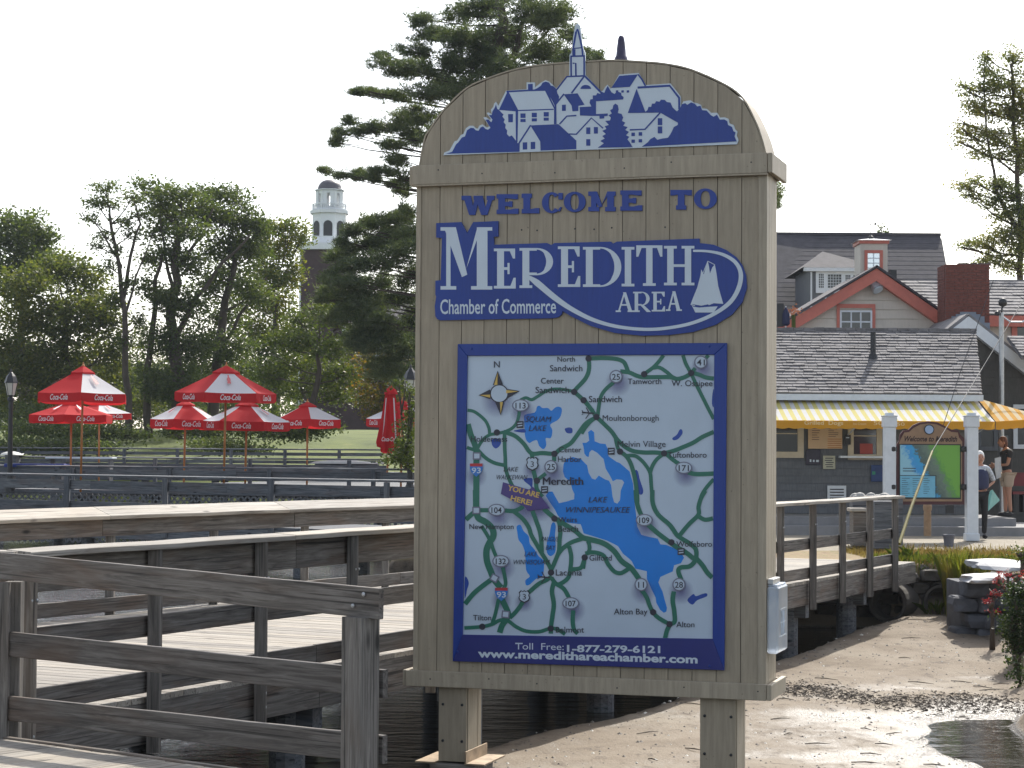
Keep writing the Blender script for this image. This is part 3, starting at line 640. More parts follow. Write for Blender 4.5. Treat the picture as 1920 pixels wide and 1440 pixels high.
wp = Flat(.0234)
for x, y, t in badges_c: wp.disc(x, y, 10.2)
for x, y, t in badges_o: wp.disc(x, y, 13.8, 9.4)
wp.poly(us(998,869,.95)); wp.poly(us(983,1118,.86)); wp.disc(936, 738, 15.5)
for x, y, a in ((894,855,0),(893,957,0),(927,1084,.5),(948,1152,.1)):
    ca, sa = math.cos(a), math.sin(a); wp.poly([(x+u*ca-v*sa, y+u*sa+v*ca) for u, v in ((-5,-4.5),(5,-4.5),(5,4.5),(-5,4.5))])
for x, y in ((975,796),(1021,918),(1146,846),(1277,1034)):
    wp.stroke([(x-4.5,y-2),(x+4.5,y-3)], 1.8, smooth=False); wp.stroke([(x-4.5,y+3),(x+4.5,y+1.5)], 2.0, smooth=False)
wp.split('badge_face', SHEET, mapb)
yp = Flat(.0248)
for tip, a, c in star:
    mid = ((a[0]+c[0])/2, (a[1]+c[1])/2); s_ = lambda p, q_, t: (p[0]+(q_[0]-p[0])*t, p[1]+(q_[1]-p[1])*t)
    yp.poly([s_(tip, mid, .12), s_(a, mid, .25), s_(mid, a, .1)])
bn = Flat(.0252); bn.poly([(943,904),(992,918),(999,912),(1031,953),(989,958),(985,951),(939,926)]); bn.mb.build('here_banner', PURP, mapb)
yp.off = .0256
yp.text('YOU ARE', 950, 1011, 926, cap=10, bold=.03, ang=R(14)); yp.text('HERE!', 956, 997, 943, cap=10, bold=.03, ang=R(14))
tag(yp.mb.build('gold_print', YEL, mapb), kind='stuff')
ish = Flat(.0248); ishr = Flat(.0252); ishw = Flat(.0256)
for x, y in ((893,881),(940,1114)):
    ish.poly([(x-12,y-11),(x+12,y-11),(x+12,y-3),(x+9,y+5),(x,y+13),(x-9,y+5),(x-12,y-3)]); ishr.poly([(x-12,y-12),(x+12,y-12),(x+11.5,y-6.5),(x-11.5,y-6.5)])
    ishw.text('93', x-8.5, x+8.5, y+6, cap=10.5, bold=.015)
ish.split('interstate_shield', plain('shield_blue', (.03,.18,.55), .3, .05), mapb); ishr.split('shield_band', REDP, mapb); ishw.split('shield_number', WHITEV, mapb)
nm = Flat(.0251)
for x, y, t in badges_c: nm.text(t, x-(5.5 if t == '11' else 7.5), x+(5.5 if t == '11' else 7.5), y+6, cap=11.5, bold=.008)
for x, y, t in badges_o: nm.text(t, x-9.6, x+9.6, y+5.8, cap=11, bold=.014)
nm.text('3', 995, 1001, 875.5, cap=11); nm.text('3', 980, 986, 1124, cap=11)
[tag(o_, kind='stuff') for o_ in nm.split('badge_number', INK, mapb)]
ft = Flat(.0345)
ft.text('Toll  Free:', 966, 1057, 1217.5, cap=13, bold=.0, dy=1.5)
ft.text('1-877-279-6121', 1063, 1238, 1222, cap=13, bold=.03, dy=2)
ft.text('www.meredithareachamber.com', 896, 1308, 1232, cap=15, bold=.034, dy=11.5)
# slab feet for the serif words
ft.stroke([(966,1206.5),(980,1206.5)], 2.2, smooth=False)
tag(ft.mb.build('contact_lettering', WHITEV, mapb), kind='stuff')
for x, y in ((884,654),(1330,649),(858,1222),(1330,1249)):
    b = MB(); b.lathe([(.010, 0), (.008, .005), (.001, .007)], 8); u, v = S(x, y, .034); b.build('screw', BLUE, mapb, loc=(u, -.034, v), rot=(R(90), 0, 0))
# old screw holes on the boards
for x, y in ((978,431),(1007,432),(1078,429),(1114,430),(1147,427),(1247,426)):
    b = MB(); b.lathe([(.007, 0), (.007, .001)], 8); u, v = S(x, y, .002); b.build('nail_hole', BLACKM, sign, loc=(u, -.0015, v), rot=(R(90), 0, 0))

# ---- translucent leaflet box hanging on the right side
pl, n_, b_ = newmat('frosted_plastic'); b_.inputs['Base Color'].default_value = (.72,.78,.84,1); b_.inputs['Roughness'].default_value = .28; b_.inputs['Transmission Weight'].default_value = .55; b_.inputs['Alpha'].default_value = .9
cv = coords(n_, (1,1,1), False); g_ = n_.nodes.new('ShaderNodeSeparateXYZ'); n_.links.new(cv, g_.inputs[0])
nn = noise(n_, cv, 3, 3); n_.links.new(ramp(n_, nn, [(.3, (.42,.52,.66)), (.6, (.72,.78,.84))]), b_.inputs['Base Color'])
boxz0, boxz1 = S(1434, 1226)[1], S(1434, 1100)[1]
lb = empty('leaflet_box', SORG+AX*(xR+.055)+AY*.22+Vector((0,0,boxz0)), -SA, 'frosted white plastic box hung on the right side of the welcome sign', 'leaflet box')
b = MB(); b.box(-.042, -.22, 0, .042, .20, boxz1-boxz0); b.build('body', pl, lb, bevel=.014, smooth=False)
b = MB(); b.box(-.04, -.2, boxz1-boxz0+.001, .034, .16, boxz1-boxz0+.014); b.build('lid', pl, lb, bevel=.004)
b = MB(); b.box(-.044, -.2, boxz1-boxz0+.016, .0, .1, boxz1-boxz0+.055); b.build('latch', STEEL, lb, bevel=.004)
for k in range(3):
    b = MB(); b.box(.0425, -.14, .12+.1*k, .0445, .12, .124+.1*k); b.build('rib', WHITEV, lb)
b = MB(); b.box(.0425, -.1, .13, .0435, .05, .31); b.build('label_patch', plain('label_grey_blue', (.25,.34,.45), .4, .5, 14), lb)
# ================================================================== GROUND, WATER, BOARDWALKS
def sstep(a, b, x):
    t = max(0., min(1., (x-a)/(b-a))); return t*t*(3-2*t)
def nz(x, y, s, k=0): return mnoise.noise(Vector((x*s, y*s, k*7.3)))
NX0, NY0, NSL = -2.98, 12.5, .49            # near edge line of the walkway: X = NX0 + NSL*(Y-NY0)
nx = lambda Y: NX0+NSL*(Y-NY0)
WL = Vector((NSL, 1, 0)).normalized(); WN = Vector((-WL.y, WL.x, 0))   # along, and to its left (far side)
def ground_z(x, y):
    # lake bed
    z = -2.2
    # sand spit
    shore = -.97+(y-17)*.47-.45*sstep(24,17,y)*0+.22*nz(x, y, .35)                 # left shoreline; follows the walkway's shadow edge, so dark water deepens the shade
    s = sstep(shore-.5, shore+.35, x)*(1-sstep(34, 37, y)*(1-sstep(-4, 0, x)))
    s *= sstep(14.6, 16.6, y+.5*nz(x, y, .4, 2))
    sand = -.985+.05*nz(x, y, .25, 3)+.02*nz(x, y, 1.1, 4)+.008*nz(x, y, 4, 5)+.035*(y-17)/15+.15*sstep(23, 31, y)
    # puddle bay in front on the right
    px_ = sstep(2.9, 4.9, x+.8*nz(x, y, .7, 6)+(y-19)*.12)*(1-sstep(19.2, 22.4, y+.9*nz(x, y, .6, 7)))
    sand -= .15*px_
    z = z*(1-s)+sand*s
    # bank and path level
    t = sstep(31.25, 31.6, y+.15*nz(x, y, .8, 8))*sstep(-1.5, .5, x)
    e = 5.55+(y-23)*.2+.25*nz(x, y, .7, 9)
    t2 = sstep(e, e+.75, x)*sstep(17, 19, y)
    t3 = sstep(33.9, 35.5, y)*sstep(-3.2+(y-34)*.45-.8, -3.2+(y-34)*.45+.8, x)
    k = max(t, t2, t3)
    top = -.06+.03*nz(x, y, .5, 10)+.012*nz(x, y, 2.2, 11)
    if y > 36: top = -.02+.01*nz(x, y, .6, 12)
    z = z*(1-k)+top*k
    # far left shore: lawn slope
    f = sstep(80, 84, y+1.5*nz(x, y, .1, 13))
    lawn = .35+2.2*sstep(82, 106, y)+.6*sstep(115, 190, y)+.25*nz(x, y, .06, 14)+.22*nz(x, y, .22, 15)
    fl = f*(1-sstep(4, 12, x))
    z = z*(1-fl)+lawn*fl
    if x > 4: z = max(z, -.05 if y > 45 else z)
    return z
xs = list(np.arange(-7, 9.01, .2)); x_ = 9.4
ext = []
st = .4
while x_ < 290: ext.append(x_); x_ += st; st *= 1.13
left = []; x_ = -7.4; st = .4
while x_ > -290: left.append(x_); x_ -= st; st *= 1.13
xs = left[::-1]+xs+ext
ys = list(np.arange(13.5, 30.6, .2))+list(np.arange(30.6, 32.2, .08))+list(np.arange(32.2, 36, .2)); y_ = 36.3; st = .35
while y_ < 320: ys.append(y_); y_ += st; st *= 1.045 if y_ < 220 else 1.2
ys = [-60, -20, 0, 6, 10, 12.5]+ys
v = [(x, y, ground_z(x, y)) for y in ys for x in xs]; nX = len(xs)
fcs = [(j*nX+i, j*nX+i+1, (j+1)*nX+i+1, (j+1)*nX+i) for j in range(len(ys)-1) for i in range(nX-1)]
# ground material: sand / wet sand / path / lawn by height and place, relief by noise
gm, n, b_ = newmat('ground_material')
tc = N(n, 'ShaderNodeTexCoord'); co = tc.outputs['Object']; sx = N(n, 'ShaderNodeSeparateXYZ'); n.links.new(co, sx.inputs[0])
def stretch(sc_):
    mp = N(n, 'ShaderNodeMapping'); mp.inputs['Scale'].default_value = sc_; n.links.new(co, mp.inputs[0]); return mp.outputs[0]
f1 = noise(n, stretch((1,1,1)), .9, 6, .65); f2 = noise(n, stretch((1,.55,1)), 6, 6, .7); f3 = noise(n, stretch((1,1,1)), 34, 3, .6)
sand = ramp(n, f1, [(.3, (.14,.105,.07)), (.5, (.225,.182,.135)), (.7, (.29,.25,.195))])
deb = ramp(n, f2, [(.56, (0,0,0)), (.66, (.8,.8,.8))]); sand2 = mixc(n, deb, sand, (.10,.078,.06))
grit = ramp(n, f3, [(.62, (0,0,0)), (.72, (.6,.6,.6))]); sand3 = mixc(n, grit, sand2, (.14,.115,.09))
def mathn(op, a, c=None, clamp=False):
    m_ = N(n, 'ShaderNodeMath'); m_.operation = op; m_.use_clamp = clamp
    for i, v_ in enumerate((a, c)):
        if v_ is None: continue
        if hasattr(v_, 'is_output'): n.links.new(v_, m_.inputs[i])
        else: m_.inputs[i].default_value = v_
    return m_.outputs[0]
def mrange(src, a, c):
    r_ = N(n, 'ShaderNodeMapRange'); r_.interpolation_type = 'SMOOTHSTEP'; r_.inputs[1].default_value = a; r_.inputs[2].default_value = c
    n.links.new(src, r_.inputs[0]); return r_.outputs[0]
zz = mathn('ADD', sx.outputs[2], mathn('MULTIPLY', mathn('SUBTRACT', f1, .5), .10))
zz = mathn('ADD', zz, mathn('MULTIPLY', mathn('SUBTRACT', f2, .5), .06))
wet = mrange(zz, -.962, -1.03)      # 1 low
wetsand = mixc(n, ramp(n, f3, [(.5, (0,0,0)), (.62, (.7,.7,.7))]), (.105,.085,.062), (.03,.036,.022))
c_s = mixc(n, wet, sand3, wetsand)
isb = mrange(sx.outputs[2], -.66, -.5)    # bank
soil = ramp(n, f2, [(.35, (.035,.028,.02)), (.6, (.085,.065,.045))]); dry = ramp(n, f2, [(.3, (.16,.10,.055)), (.5, (.26,.19,.10)), (.68, (.12,.13,.04))])
topb = mrange(sx.outputs[2], -.30, -.12)
bank = mixc(n, topb, soil, dry)
c_b = mixc(n, isb, c_s, bank)
ed = mathn('ADD', sx.outputs[1], mathn('MULTIPLY', mathn('SUBTRACT', f1, .5), 1.2))
isp = mrange(ed, 35.4, 35.9)
edx = mathn('MULTIPLY', isp, mrange(sx.outputs[2], -.2, -.08))
path = ramp(n, f1, [(.3, (.25,.215,.165)), (.7, (.33,.295,.235))])
c_p = mixc(n, edx, c_b, path)
isl = mathn('MULTIPLY', mrange(sx.outputs[1], 76, 78), 1.0)
lw = ramp(n, noise(n, stretch((1,1,1)), .45, 5, .7), [(.3, (.05,.075,.016)), (.6, (.125,.155,.03)), (.75, (.19,.18,.06))])  # pale and dark patches put sun and tree shade into the lawn colour
c_l = mixc(n, isl, c_p, lw)
n.links.new(c_l, b_.inputs['Base Color'])
rg = N(n, 'ShaderNodeMapRange'); rg.inputs[3].default_value = .85; rg.inputs[4].default_value = .2; n.links.new(wet, rg.inputs[0])
n.links.new(rg.outputs[0], b_.inputs['Roughness'])
sp_ = N(n, 'ShaderNodeMapRange'); sp_.inputs[3].default_value = .25; sp_.inputs[4].default_value = .6; n.links.new(wet, sp_.inputs[0]); n.links.new(sp_.outputs[0], b_.inputs['Specular IOR Level'])
hh = mathn('ADD', mathn('MULTIPLY', f2, .7), mathn('MULTIPLY', f3, mathn('ADD', mathn('MULTIPLY', wet, .5), .5))); bump(n, b_, hh, .7, .03)
me = bpy.data.meshes.new('ground'); me.from_pydata(v, [], fcs); me.materials.append(gm); me.polygons.foreach_set('use_smooth', [True]*len(me.polygons))
tag(link('ground', me), kind='structure')
# water
wm, n, b_ = newmat('lake_water'); b_.inputs['Base Color'].default_value = (.028,.024,.017,1); b_.inputs['Roughness'].default_value = .06; b_.inputs['IOR'].default_value = 1.33
tc = N(n, 'ShaderNodeTexCoord'); co = tc.outputs['Object']
mp = N(n, 'ShaderNodeMapping'); mp.inputs['Scale'].default_value = (.55,1.5,1); n.links.new(co, mp.inputs[0])
h = mathn('ADD', mathn('MULTIPLY', noise(n, mp.outputs[0], 3.2, 3, .5, .4), 1.0), mathn('MULTIPLY', noise(n, mp.outputs[0], 11, 3, .6), .35)); sxw = N(n, 'ShaderNodeSeparateXYZ'); n.links.new(co, sxw.inputs[0]); bpw = N(n, 'ShaderNodeBump'); bpw.inputs['Distance'].default_value = .05
n.links.new(h, bpw.inputs['Height']); n.links.new(bpw.outputs[0], b_.inputs['Normal'])
stw = N(n, 'ShaderNodeMapRange'); stw.inputs[1].default_value = 1.5; stw.inputs[2].default_value = 3.2; stw.inputs[3].default_value = .85; stw.inputs[4].default_value = .22
n.links.new(sxw.outputs[0], stw.inputs[0]); n.links.new(stw.outputs[0], bpw.inputs['Strength'])
b = MB(); b.add([(-290,-60,-1.035),(290,-60,-1.035),(290,200,-1.035),(-290,200,-1.035)], [(0,1,2,3)])
tag(b.build('lake_water', wm), kind='structure')

# pebbles, shell bits and twigs on the sand
rr = random.Random(5)
b = MB(); b2 = MB(); b3 = MB()
def onsand(x, y): return ground_z(x, y)
for k in range(1500):
    y = 17+14.5*rr.random()**1.2; x = rr.uniform(-.2+(y-17)*.2, 5.6+(y-22)*.09)
    z = onsand(x, y)
    if z < -1.03 or z > -.7: continue
    s_ = rr.uniform(.008, .022)*(1.8 if rr.random() < .05 else 1)
    q = [(x+s_*math.cos(a_)*rr.uniform(.7, 1.3), y+s_*math.sin(a_)*rr.uniform(.8, 1.6), z-.003) for a_ in (0, 1.25, 2.5, 3.8, 5)]
    tgt = b if rr.random() < .8 else b2
    tgt.add(q+[(x, y, z+s_*.55)], [(i, (i+1) % 5, 5) for i in range(5)])
for k in range(60):
    y = 17.5+13*rr.random(); x = rr.uniform(.2+(y-17)*.2, 5.4+(y-22)*.09); z = onsand(x, y)
    if z < -1.03 or z > -.7: continue
    L_ = rr.uniform(.06, .35); a_ = rr.uniform(-1.3, 1.3)
    b3.tube([(x, y, z+.006), (x+L_*.5*math.cos(a_), y+L_*.5*math.sin(a_), z+.016), (x+L_*math.cos(a_+.2), y+L_*math.sin(a_+.2), z+.006)], [.004, .006, .002], 5)
# weed drift (dark seam of debris beside the pool)
for k in range(2300):
    t = rr.random(); cx = 2.75+2.6*t; cy = 22.6-1.35*t+.3*math.sin(t*9)
    x = cx+rr.gauss(0, .22); y = cy+rr.gauss(0, .33); z = ground_z(x, y)
    if z < -1.05: continue
    L_ = rr.uniform(.02, .09); a_ = rr.uniform(0, 6.28)
    b3.add([(x, y, z+.004), (x+L_*math.cos(a_), y+L_*math.sin(a_), z+rr.uniform(.004, .03)), (x+L_*.5*math.cos(a_)+.012, y+L_*.5*math.sin(a_)+.012, z+.02)], [(0,1,2)])
tag(b.build('pebbles', plain('pebble_grey', (.12,.105,.09), .7, .5, 20)), 'scattered small dark pebbles on the sand', 'pebbles', kind='stuff')
tag(b2.build('shell_bits', plain('shell_white', (.6,.58,.52), .6, .2, 20)), 'small white shell and paper bits on the sand', 'shells', kind='stuff')
tag(b3.build('drift_debris', plain('debris_brown', (.06,.045,.032), .8, .4, 20)), 'dark twigs and weed washed up on the sand', 'debris', kind='stuff')

# ---------------------------------------------------------------- boards
def board(name, a, c, w, h, mat, parent, up=(0,0,1), jit=.002, seg=8, bev=.004, wob=0.0):
    """timber between two world points: w = sideways, h = along up; grain runs along local X"""
    a = Vector(a); c = Vector(c); d = c-a; L = d.length; d.normalize(); up = Vector(up)
    s_ = up.cross(d).normalized(); u = d.cross(s_).normalized()
    r_ = random.Random(hash((round(a.x, 3), round(a.y, 3), round(a.z, 3))) & 0xffff)
    b = MB(); n_ = max(2, seg); rows = []
    for i in range(n_+1):
        x = L*i/n_; jy = r_.uniform(-jit, jit); jz = r_.uniform(-jit, jit)+wob*math.sin(i*1.3)
        rows.append([(x, jy-w/2+bev, jz-h/2), (x, jy+w/2-bev, jz-h/2), (x, jy+w/2, jz-h/2+bev), (x, jy+w/2, jz+h/2-bev),
                     (x, jy+w/2-bev, jz+h/2), (x, jy-w/2+bev, jz+h/2), (x, jy-w/2, jz+h/2-bev), (x, jy-w/2, jz-h/2+bev)])
    vs = [p for r2 in rows for p in r2]; fs = []
    for i in range(n_):
        for k in range(8): k2 = (k+1) % 8; fs.append((i*8+k, i*8+k2, (i+1)*8+k2, (i+1)*8+k))
    fs += [tuple(range(8))[::-1], tuple(n_*8+k for k in range(8))]
    b.add(vs, fs); o = link(name, b.mesh(name, mat), parent)
    M = Matrix(((d.x, s_.x, u.x, a.x), (d.y, s_.y, u.y, a.y), (d.z, s_.z, u.z, a.z), (0, 0, 0, 1)))
    if parent is not None: M = LM[parent.name].inverted() @ M
    o.matrix_local = M; LM[o.name] = M.copy()
    return o
LM = {}
def mk(name, loc, label=None, cat=None, group=None, kind=None):
    o = empty(name, loc, 0, label, cat, group, kind); o.matrix_local = Matrix.Translation(Vector(loc)); LM[o.name] = Matrix.Translation(Vector(loc)); return o
def bolt(p, parent, d):
    b = MB(); b.lathe([(.011, 0), (.011, .006), (.004, .009)], 8); o = b.build('bolt', STEEL, parent)
    q = Vector(d).to_track_quat('Z', 'Y').to_matrix().to_4x4(); o.matrix_local = LM[parent.name].inverted() @ Matrix.Translation(p) @ q
    return o
# ---- walkway deck (planks run across)
WW = 4.3; DZ = 0.0
deck = mk('walkway', (NX0, NY0, 0), kind='structure')
pk = None; Y = 12.55; LEN = 20.7; npl = int(LEN/.146)
for i in range(npl):
    d_ = .05+i*.146
    p0 = Vector((NX0, NY0, DZ-.019))+WL*d_
    if pk is None:
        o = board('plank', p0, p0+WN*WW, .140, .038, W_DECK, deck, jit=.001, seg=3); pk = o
    else:
        o = pk.copy(); COL.objects.link(o); o.parent = deck
        M = LM[pk.name].copy(); M.translation = M.translation+WL*(d_-.05)+Vector((rnd(-.002,.002), rnd(-.002,.002), rnd(-.0015,.0015))); o.matrix_local = M
# fascia / stringers
def alongW(d, off, z): return Vector((NX0, NY0, z))+WL*d+WN*off
for off in (.02, WW-.03):
    dd = -.1
    while dd < 20.2:
        L_ = min(3.6, 20.6-dd)
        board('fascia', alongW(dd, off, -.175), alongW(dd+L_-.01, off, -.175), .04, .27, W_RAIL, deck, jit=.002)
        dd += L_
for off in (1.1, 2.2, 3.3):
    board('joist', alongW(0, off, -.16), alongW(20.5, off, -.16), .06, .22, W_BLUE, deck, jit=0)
for d_ in (.6, 3.6, 6.6, 9.6, 12.6, 15.6, 18.2):
    board('cross_beam', alongW(d_, .08, -.39), alongW(d_, WW-.1, -.39), .14, .2, W_BLUE, deck, jit=0)
    for off in (.35, 2.1, WW-.4):
        p = alongW(d_, off, -.30); b = MB(); b.tube([(0,0,-2), (0,0,0)], .14, 12)
        o = b.build('pile', W_BLUE, deck); o.matrix_local = LM[deck.name].inverted() @ Matrix.Translation(p)
# ---- near railing (right side of the walkway)
ZR = 1.02
def railing(name, label, F, d0, d1, step, side, posts_mat, boards, cap, wide=None, foot=-.3, cat='railing', group=None, post_w=.085, bolts=True, lens=3.4, capmat=None, double=False, skip=None):
    """F(d, off, z) -> world; side = sign of outward offset; boards = [(z_mid, height)]"""
    o = mk(name, F(d0, 0, 0), label, cat, group)
    d = d0; k = 0
    while d <= d1+.01:
        po = -side*.065
        if skip is None or not skip(d):
            board('post', F(d, -po, foot), F(d, -po, ZR-.045), post_w, post_w, posts_mat, o, up=(1,0,0), jit=.002, seg=3)
            if double: board('post', F(d+.13, -po, foot+.25), F(d+.13, -po, ZR-.3), .045, .085, posts_mat, o, up=(1,0,0), jit=.002, seg=3)
            if bolts:
                t = (F(d+.1, 0, 0)-F(d, 0, 0)).normalized(); outv = (F(d, side, 0)-F(d, 0, 0)).normalized()
                for z in (-.1, -.2): bolt(F(d, side*(.065+post_w/2), z), o, outv)
                for dx in (-.02, .02): bolt(F(d+dx, side*(.065+post_w/2), .72), o, outv)
        d += step; k += 1
    for zc, hh_ in boards:
        q = d0
        while q < d1:
            L_ = min(lens, d1-q)
            board('rail_board', F(q, 0, zc), F(q+L_-.008, 0, zc), .038, hh_, W_RAIL, o, jit=.0015, wob=.001); q += L_
    if wide:
        q = d0
        while q < wide[2]:
            L_ = min(3.1, wide[2]-q)
            board('upper_board', F(q, 0, wide[0]), F(q+L_-.008, 0, wide[0]), .038, wide[1], W_RAIL, o, jit=.003); q += L_
    q = d0-.06
    while q < d1:
        L_ = min(3.0+rnd(-.4, .4), d1+.06-q); z0 = ZR-.02
        up = cap[1]
        t = (F(q+1, 0, 0)-F(q, 0, 0)).normalized(); sidev = (F(q, side, 0)-F(q, 0, 0)).normalized()
        uv_ = (Vector((0,0,1))+sidev*up)
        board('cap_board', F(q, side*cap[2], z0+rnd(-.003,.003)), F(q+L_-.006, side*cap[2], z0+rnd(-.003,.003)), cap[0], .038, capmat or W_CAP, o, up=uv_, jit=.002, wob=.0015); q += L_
    return o
FN = lambda d, off, z: alongW(d, -off, z)      # off>0 : outwards (right side)
railing('near_railing', 'grey timber railing running from the left corner post past the sign to the path', FN, .02, 19.5, 1.28, 1, W_POST, [(.47,.14), (.10,.14)], (.19, .06, .03), wide=(.875,.235,8.2), foot=-.36)
CX, CY, CS = -4.73, 19.0, .60
CLv = Vector((CS, 1, 0)).normalized(); CNv = Vector((-CLv.y, CLv.x, 0))
FC = lambda d, off, z: Vector((CX, CY, z))+CLv*d+CNv*off
railing('far_railing', 'far timber railing of the walkway with a broad pale cap board', FC, -4.8, 9.0, 1.6, 1, W_POST, [(.10,.14)], (.25, -.36, .0), wide=(.86,.17,9.0), foot=-.3, lens=3.8)
# deck fill between the walkway and its far railing
dk_ = mk('side_deck', (CX, CY, 0), kind='structure')
# ---- foreground deck and railing
EL = Vector((-2.95, 12.02, 0)); ER = Vector((-.62, 10.28, 0)); ED = (ER-EL).normalized(); EN = Vector((ED.y, -ED.x, 0))
if EN.y > 0: EN = -EN                                            # towards the camera
EL0 = EL-ED*5.0
fd = mk('foreground_deck', EL, kind='structure')
tot = (ER-EL0).length+.1; npl = int(tot/.146); pk = None
for i in range(npl):
    p0 = EL0+ED*(i*.146+.07)+EN*.06+Vector((0,0,-.055))
    if pk is None: o = board('plank', p0, p0+EN*4.2, .139, .038, W_DECK, fd, jit=.001, seg=3); pk = o; p00 = p0
    else:
        o = pk.copy(); COL.objects.link(o); o.parent = fd; M = LM[pk.name].copy(); M.translation = M.translation+(p0-p00)+Vector((0,0,rnd(-.0015,.0015))); o.matrix_local = M
board('edge_board', EL0+EN*.03+Vector((0,0,-.06)), ER+EN*.03+Vector((0,0,-.06)), .04, .07, W_RAIL, fd, jit=.004, seg=16)
board('fascia', EL0+EN*.05+Vector((0,0,-.21)), ER+EN*.05+Vector((0,0,-.21)), .04, .22, W_RAIL, fd)
for q in (.5, 2.6, 4.7, 6.9):
    b = MB(); b.tube([(0,0,-2), (0,0,0)], .13, 12); o = b.build('pile', W_BLUE, fd); o.matrix_local = LM[fd.name].inverted() @ Matrix.Translation(EL0+ED*q+EN*.4+Vector((0,0,-.1)))
er = mk('foreground_railing', EL, 'weathered grey three board railing in the left foreground ending in a thick post', 'railing')
def FE(t, off, z): return EL+(ER-EL)*t+EN*off+Vector((0,0,z))
LE = (ER-EL).length
for (zl, zr, e0, e1) in ((.955,.885,-.015,1.018), (.505,.48,.02,1.0), (.135,.155,.02,1.0)):
    board('rail_board', FE(e0, .0, zl), FE(e1, .10 if zl > .9 else 0, zr), .038, .152 if zl > .9 else .14, W_RAIL, er, jit=.0012, seg=12, wob=.0008)
board('post', FE(0, -.075, -.06), FE(0, -.075, .86), .095, .095, W_POST, er, up=(1,0,0), seg=3)
board('post', FE(.012, .04, -.06), FE(.012, .04, .86), .05, .09, W_POST, er, up=(1,0,0), seg=3)
board('end_post', FE(.972, .10, -1.4), FE(.972, .10, .816), .14, .14, W_POST, er, up=tuple(ED), seg=5, bev=.008)
for z in (.9, .5, .14):
    for dx in (-.012, .012): bolt(FE(.975+dx, .125, z+.03*(1 if dx > 0 else -1)), er, EN) if z == .9 else None
# corner: cap end and return going left
cr = mk('corner_railing', EL, 'short stretch of timber railing turning left from the corner post', 'railing')
board('cap_board', EL+Vector((-.02,.45,1.0)), EL+Vector((-3.4,.9,1.0)), .19, .038, W_CAP, cr); board('upper_board', EL+Vector((-.05,.45,.86)), EL+Vector((-3.4,.9,.86)), .038, .235, W_RAIL, cr)
board('rail_board', EL+Vector((-.05,.45,.47)), EL+Vector((-3.4,.9,.47)), .038, .14, W_RAIL, cr)
board('post', EL+Vector((-.12,.52,-.1)), EL+Vector((-.12,.52,.98)), .09, .09, W_POST, cr, up=(1,0,0), seg=3); board('post', EL+Vector((-1.6,.7,-.1)), EL+Vector((-1.6,.7,.98)), .09, .09, W_POST, cr, up=(1,0,0), seg=3)

# ---- dock sections behind: rails B and A, patio platform with lattice skirt
def dock(name, deckname, label, a, c, zt, zd, post_px, mid, low, depth, group, lattice=False, fasc=True):
    a = Vector(a); c = Vector(c); L_ = (c-a).length; d = (c-a).normalized(); nrm = Vector((-d.y, d.x, 0))
    o = mk(name, (a.x, a.y, zd), label, 'railing', group)
    Fq = lambda t, off, z: a+d*t+nrm*off+Vector((0,0,z))
    q = 0
    while q < L_-.5:
        l2 = min(4.2, L_-q)
        board('cap_board', Fq(q, 0, zt-.02), Fq(q+l2-.01, 0, zt-.02), .14, .04, W_BLUE, o, up=(0,-.12,1), seg=2)
        if mid: board('upper_board', Fq(q, 0, mid[0]), Fq(q+l2-.01, 0, mid[0]), .04, mid[1], W_BLUE, o, seg=2)
        if low: board('rail_board', Fq(q, 0, low[0]), Fq(q+l2-.01, 0, low[0]), .04, low[1], W_BLUE, o, seg=2)
        q += l2
    q = .4
    while q < L_:
        board('post', Fq(q, -.07, zd-.3), Fq(q, -.07, zt-.05), .12, .12, W_BLUE, o, up=(1,0,0), seg=1); q += post_px
    s = mk(deckname, (a.x, a.y, zd), kind='structure')
    board('deck_surface', Fq(0, depth/2, zd-.03), Fq(L_, depth/2, zd-.03), depth, .06, W_BLUE, s, jit=0, seg=2)
    if fasc: board('fascia', Fq(0, -.03, zd-.22), Fq(L_, -.03, zd-.22), .05, .3, W_BLUE, s, jit=0, seg=4)
    q = .6
    while q < L_:
        for of_ in (.3, depth-.3):
            b = MB(); b.tube([(0,0,-2), (0,0,0)], .15, 8); oo = b.build('pile', W_BLUE, s); oo.matrix_local = LM[s.name].inverted() @ Matrix.Translation(Fq(q, of_, zd-.1))
        q += 3.2
    return o, s, Fq, L_
pB0 = P(-60, 888, 48.5); pB1 = P(800, 903.5, 40.0)
dock('dock_railing', 'dock', 'dark weathered dock railing just behind the pale cap of the far walkway rail', (pB0.x, 48.5, 0), (pB1.x+2.5, 38.6, 0), 1.03, 0.0, 3.1, (.80,.2), (.30,.26), 2.6, 'timber dock railings across the water')
pA0 = P(-60, 872, 58); pA1 = P(800, 881, 53)
dock('dock_railing', 'patio_deck', 'upper dark timber railing directly in front of the umbrellas with a pale lit cap', (pA0.x, 58, 0), (pA1.x+3, 52.4, 0), 1.13, .42, 3.0, (.93,.2), None, 21, 'timber dock railings across the water', fasc=False)
pR0 = P(-60, 855, 67); pR1 = P(725, 870, 61)
dock('patio_rail', 'patio_step', 'thin pale topped rail running between the umbrella poles', (pR0.x, 67, 0), (pR1.x, 61, 0), 1.34, .5, 3.4, (1.0,.3), None, 1.2, 'timber dock railings across the water')
pQ0 = P(-80, 836, 80); pQ1 = P(640, 848, 78)
dock('shore_railing', 'shore_walk', 'low dark post and rail fence at the foot of the grassy bank', (pQ0.x, 80, 0), (pQ1.x+2, 78, 0), 1.62, .75, 2.1, (1.42,.12), (1.12,.12), 2, 'timber dock railings across the water')
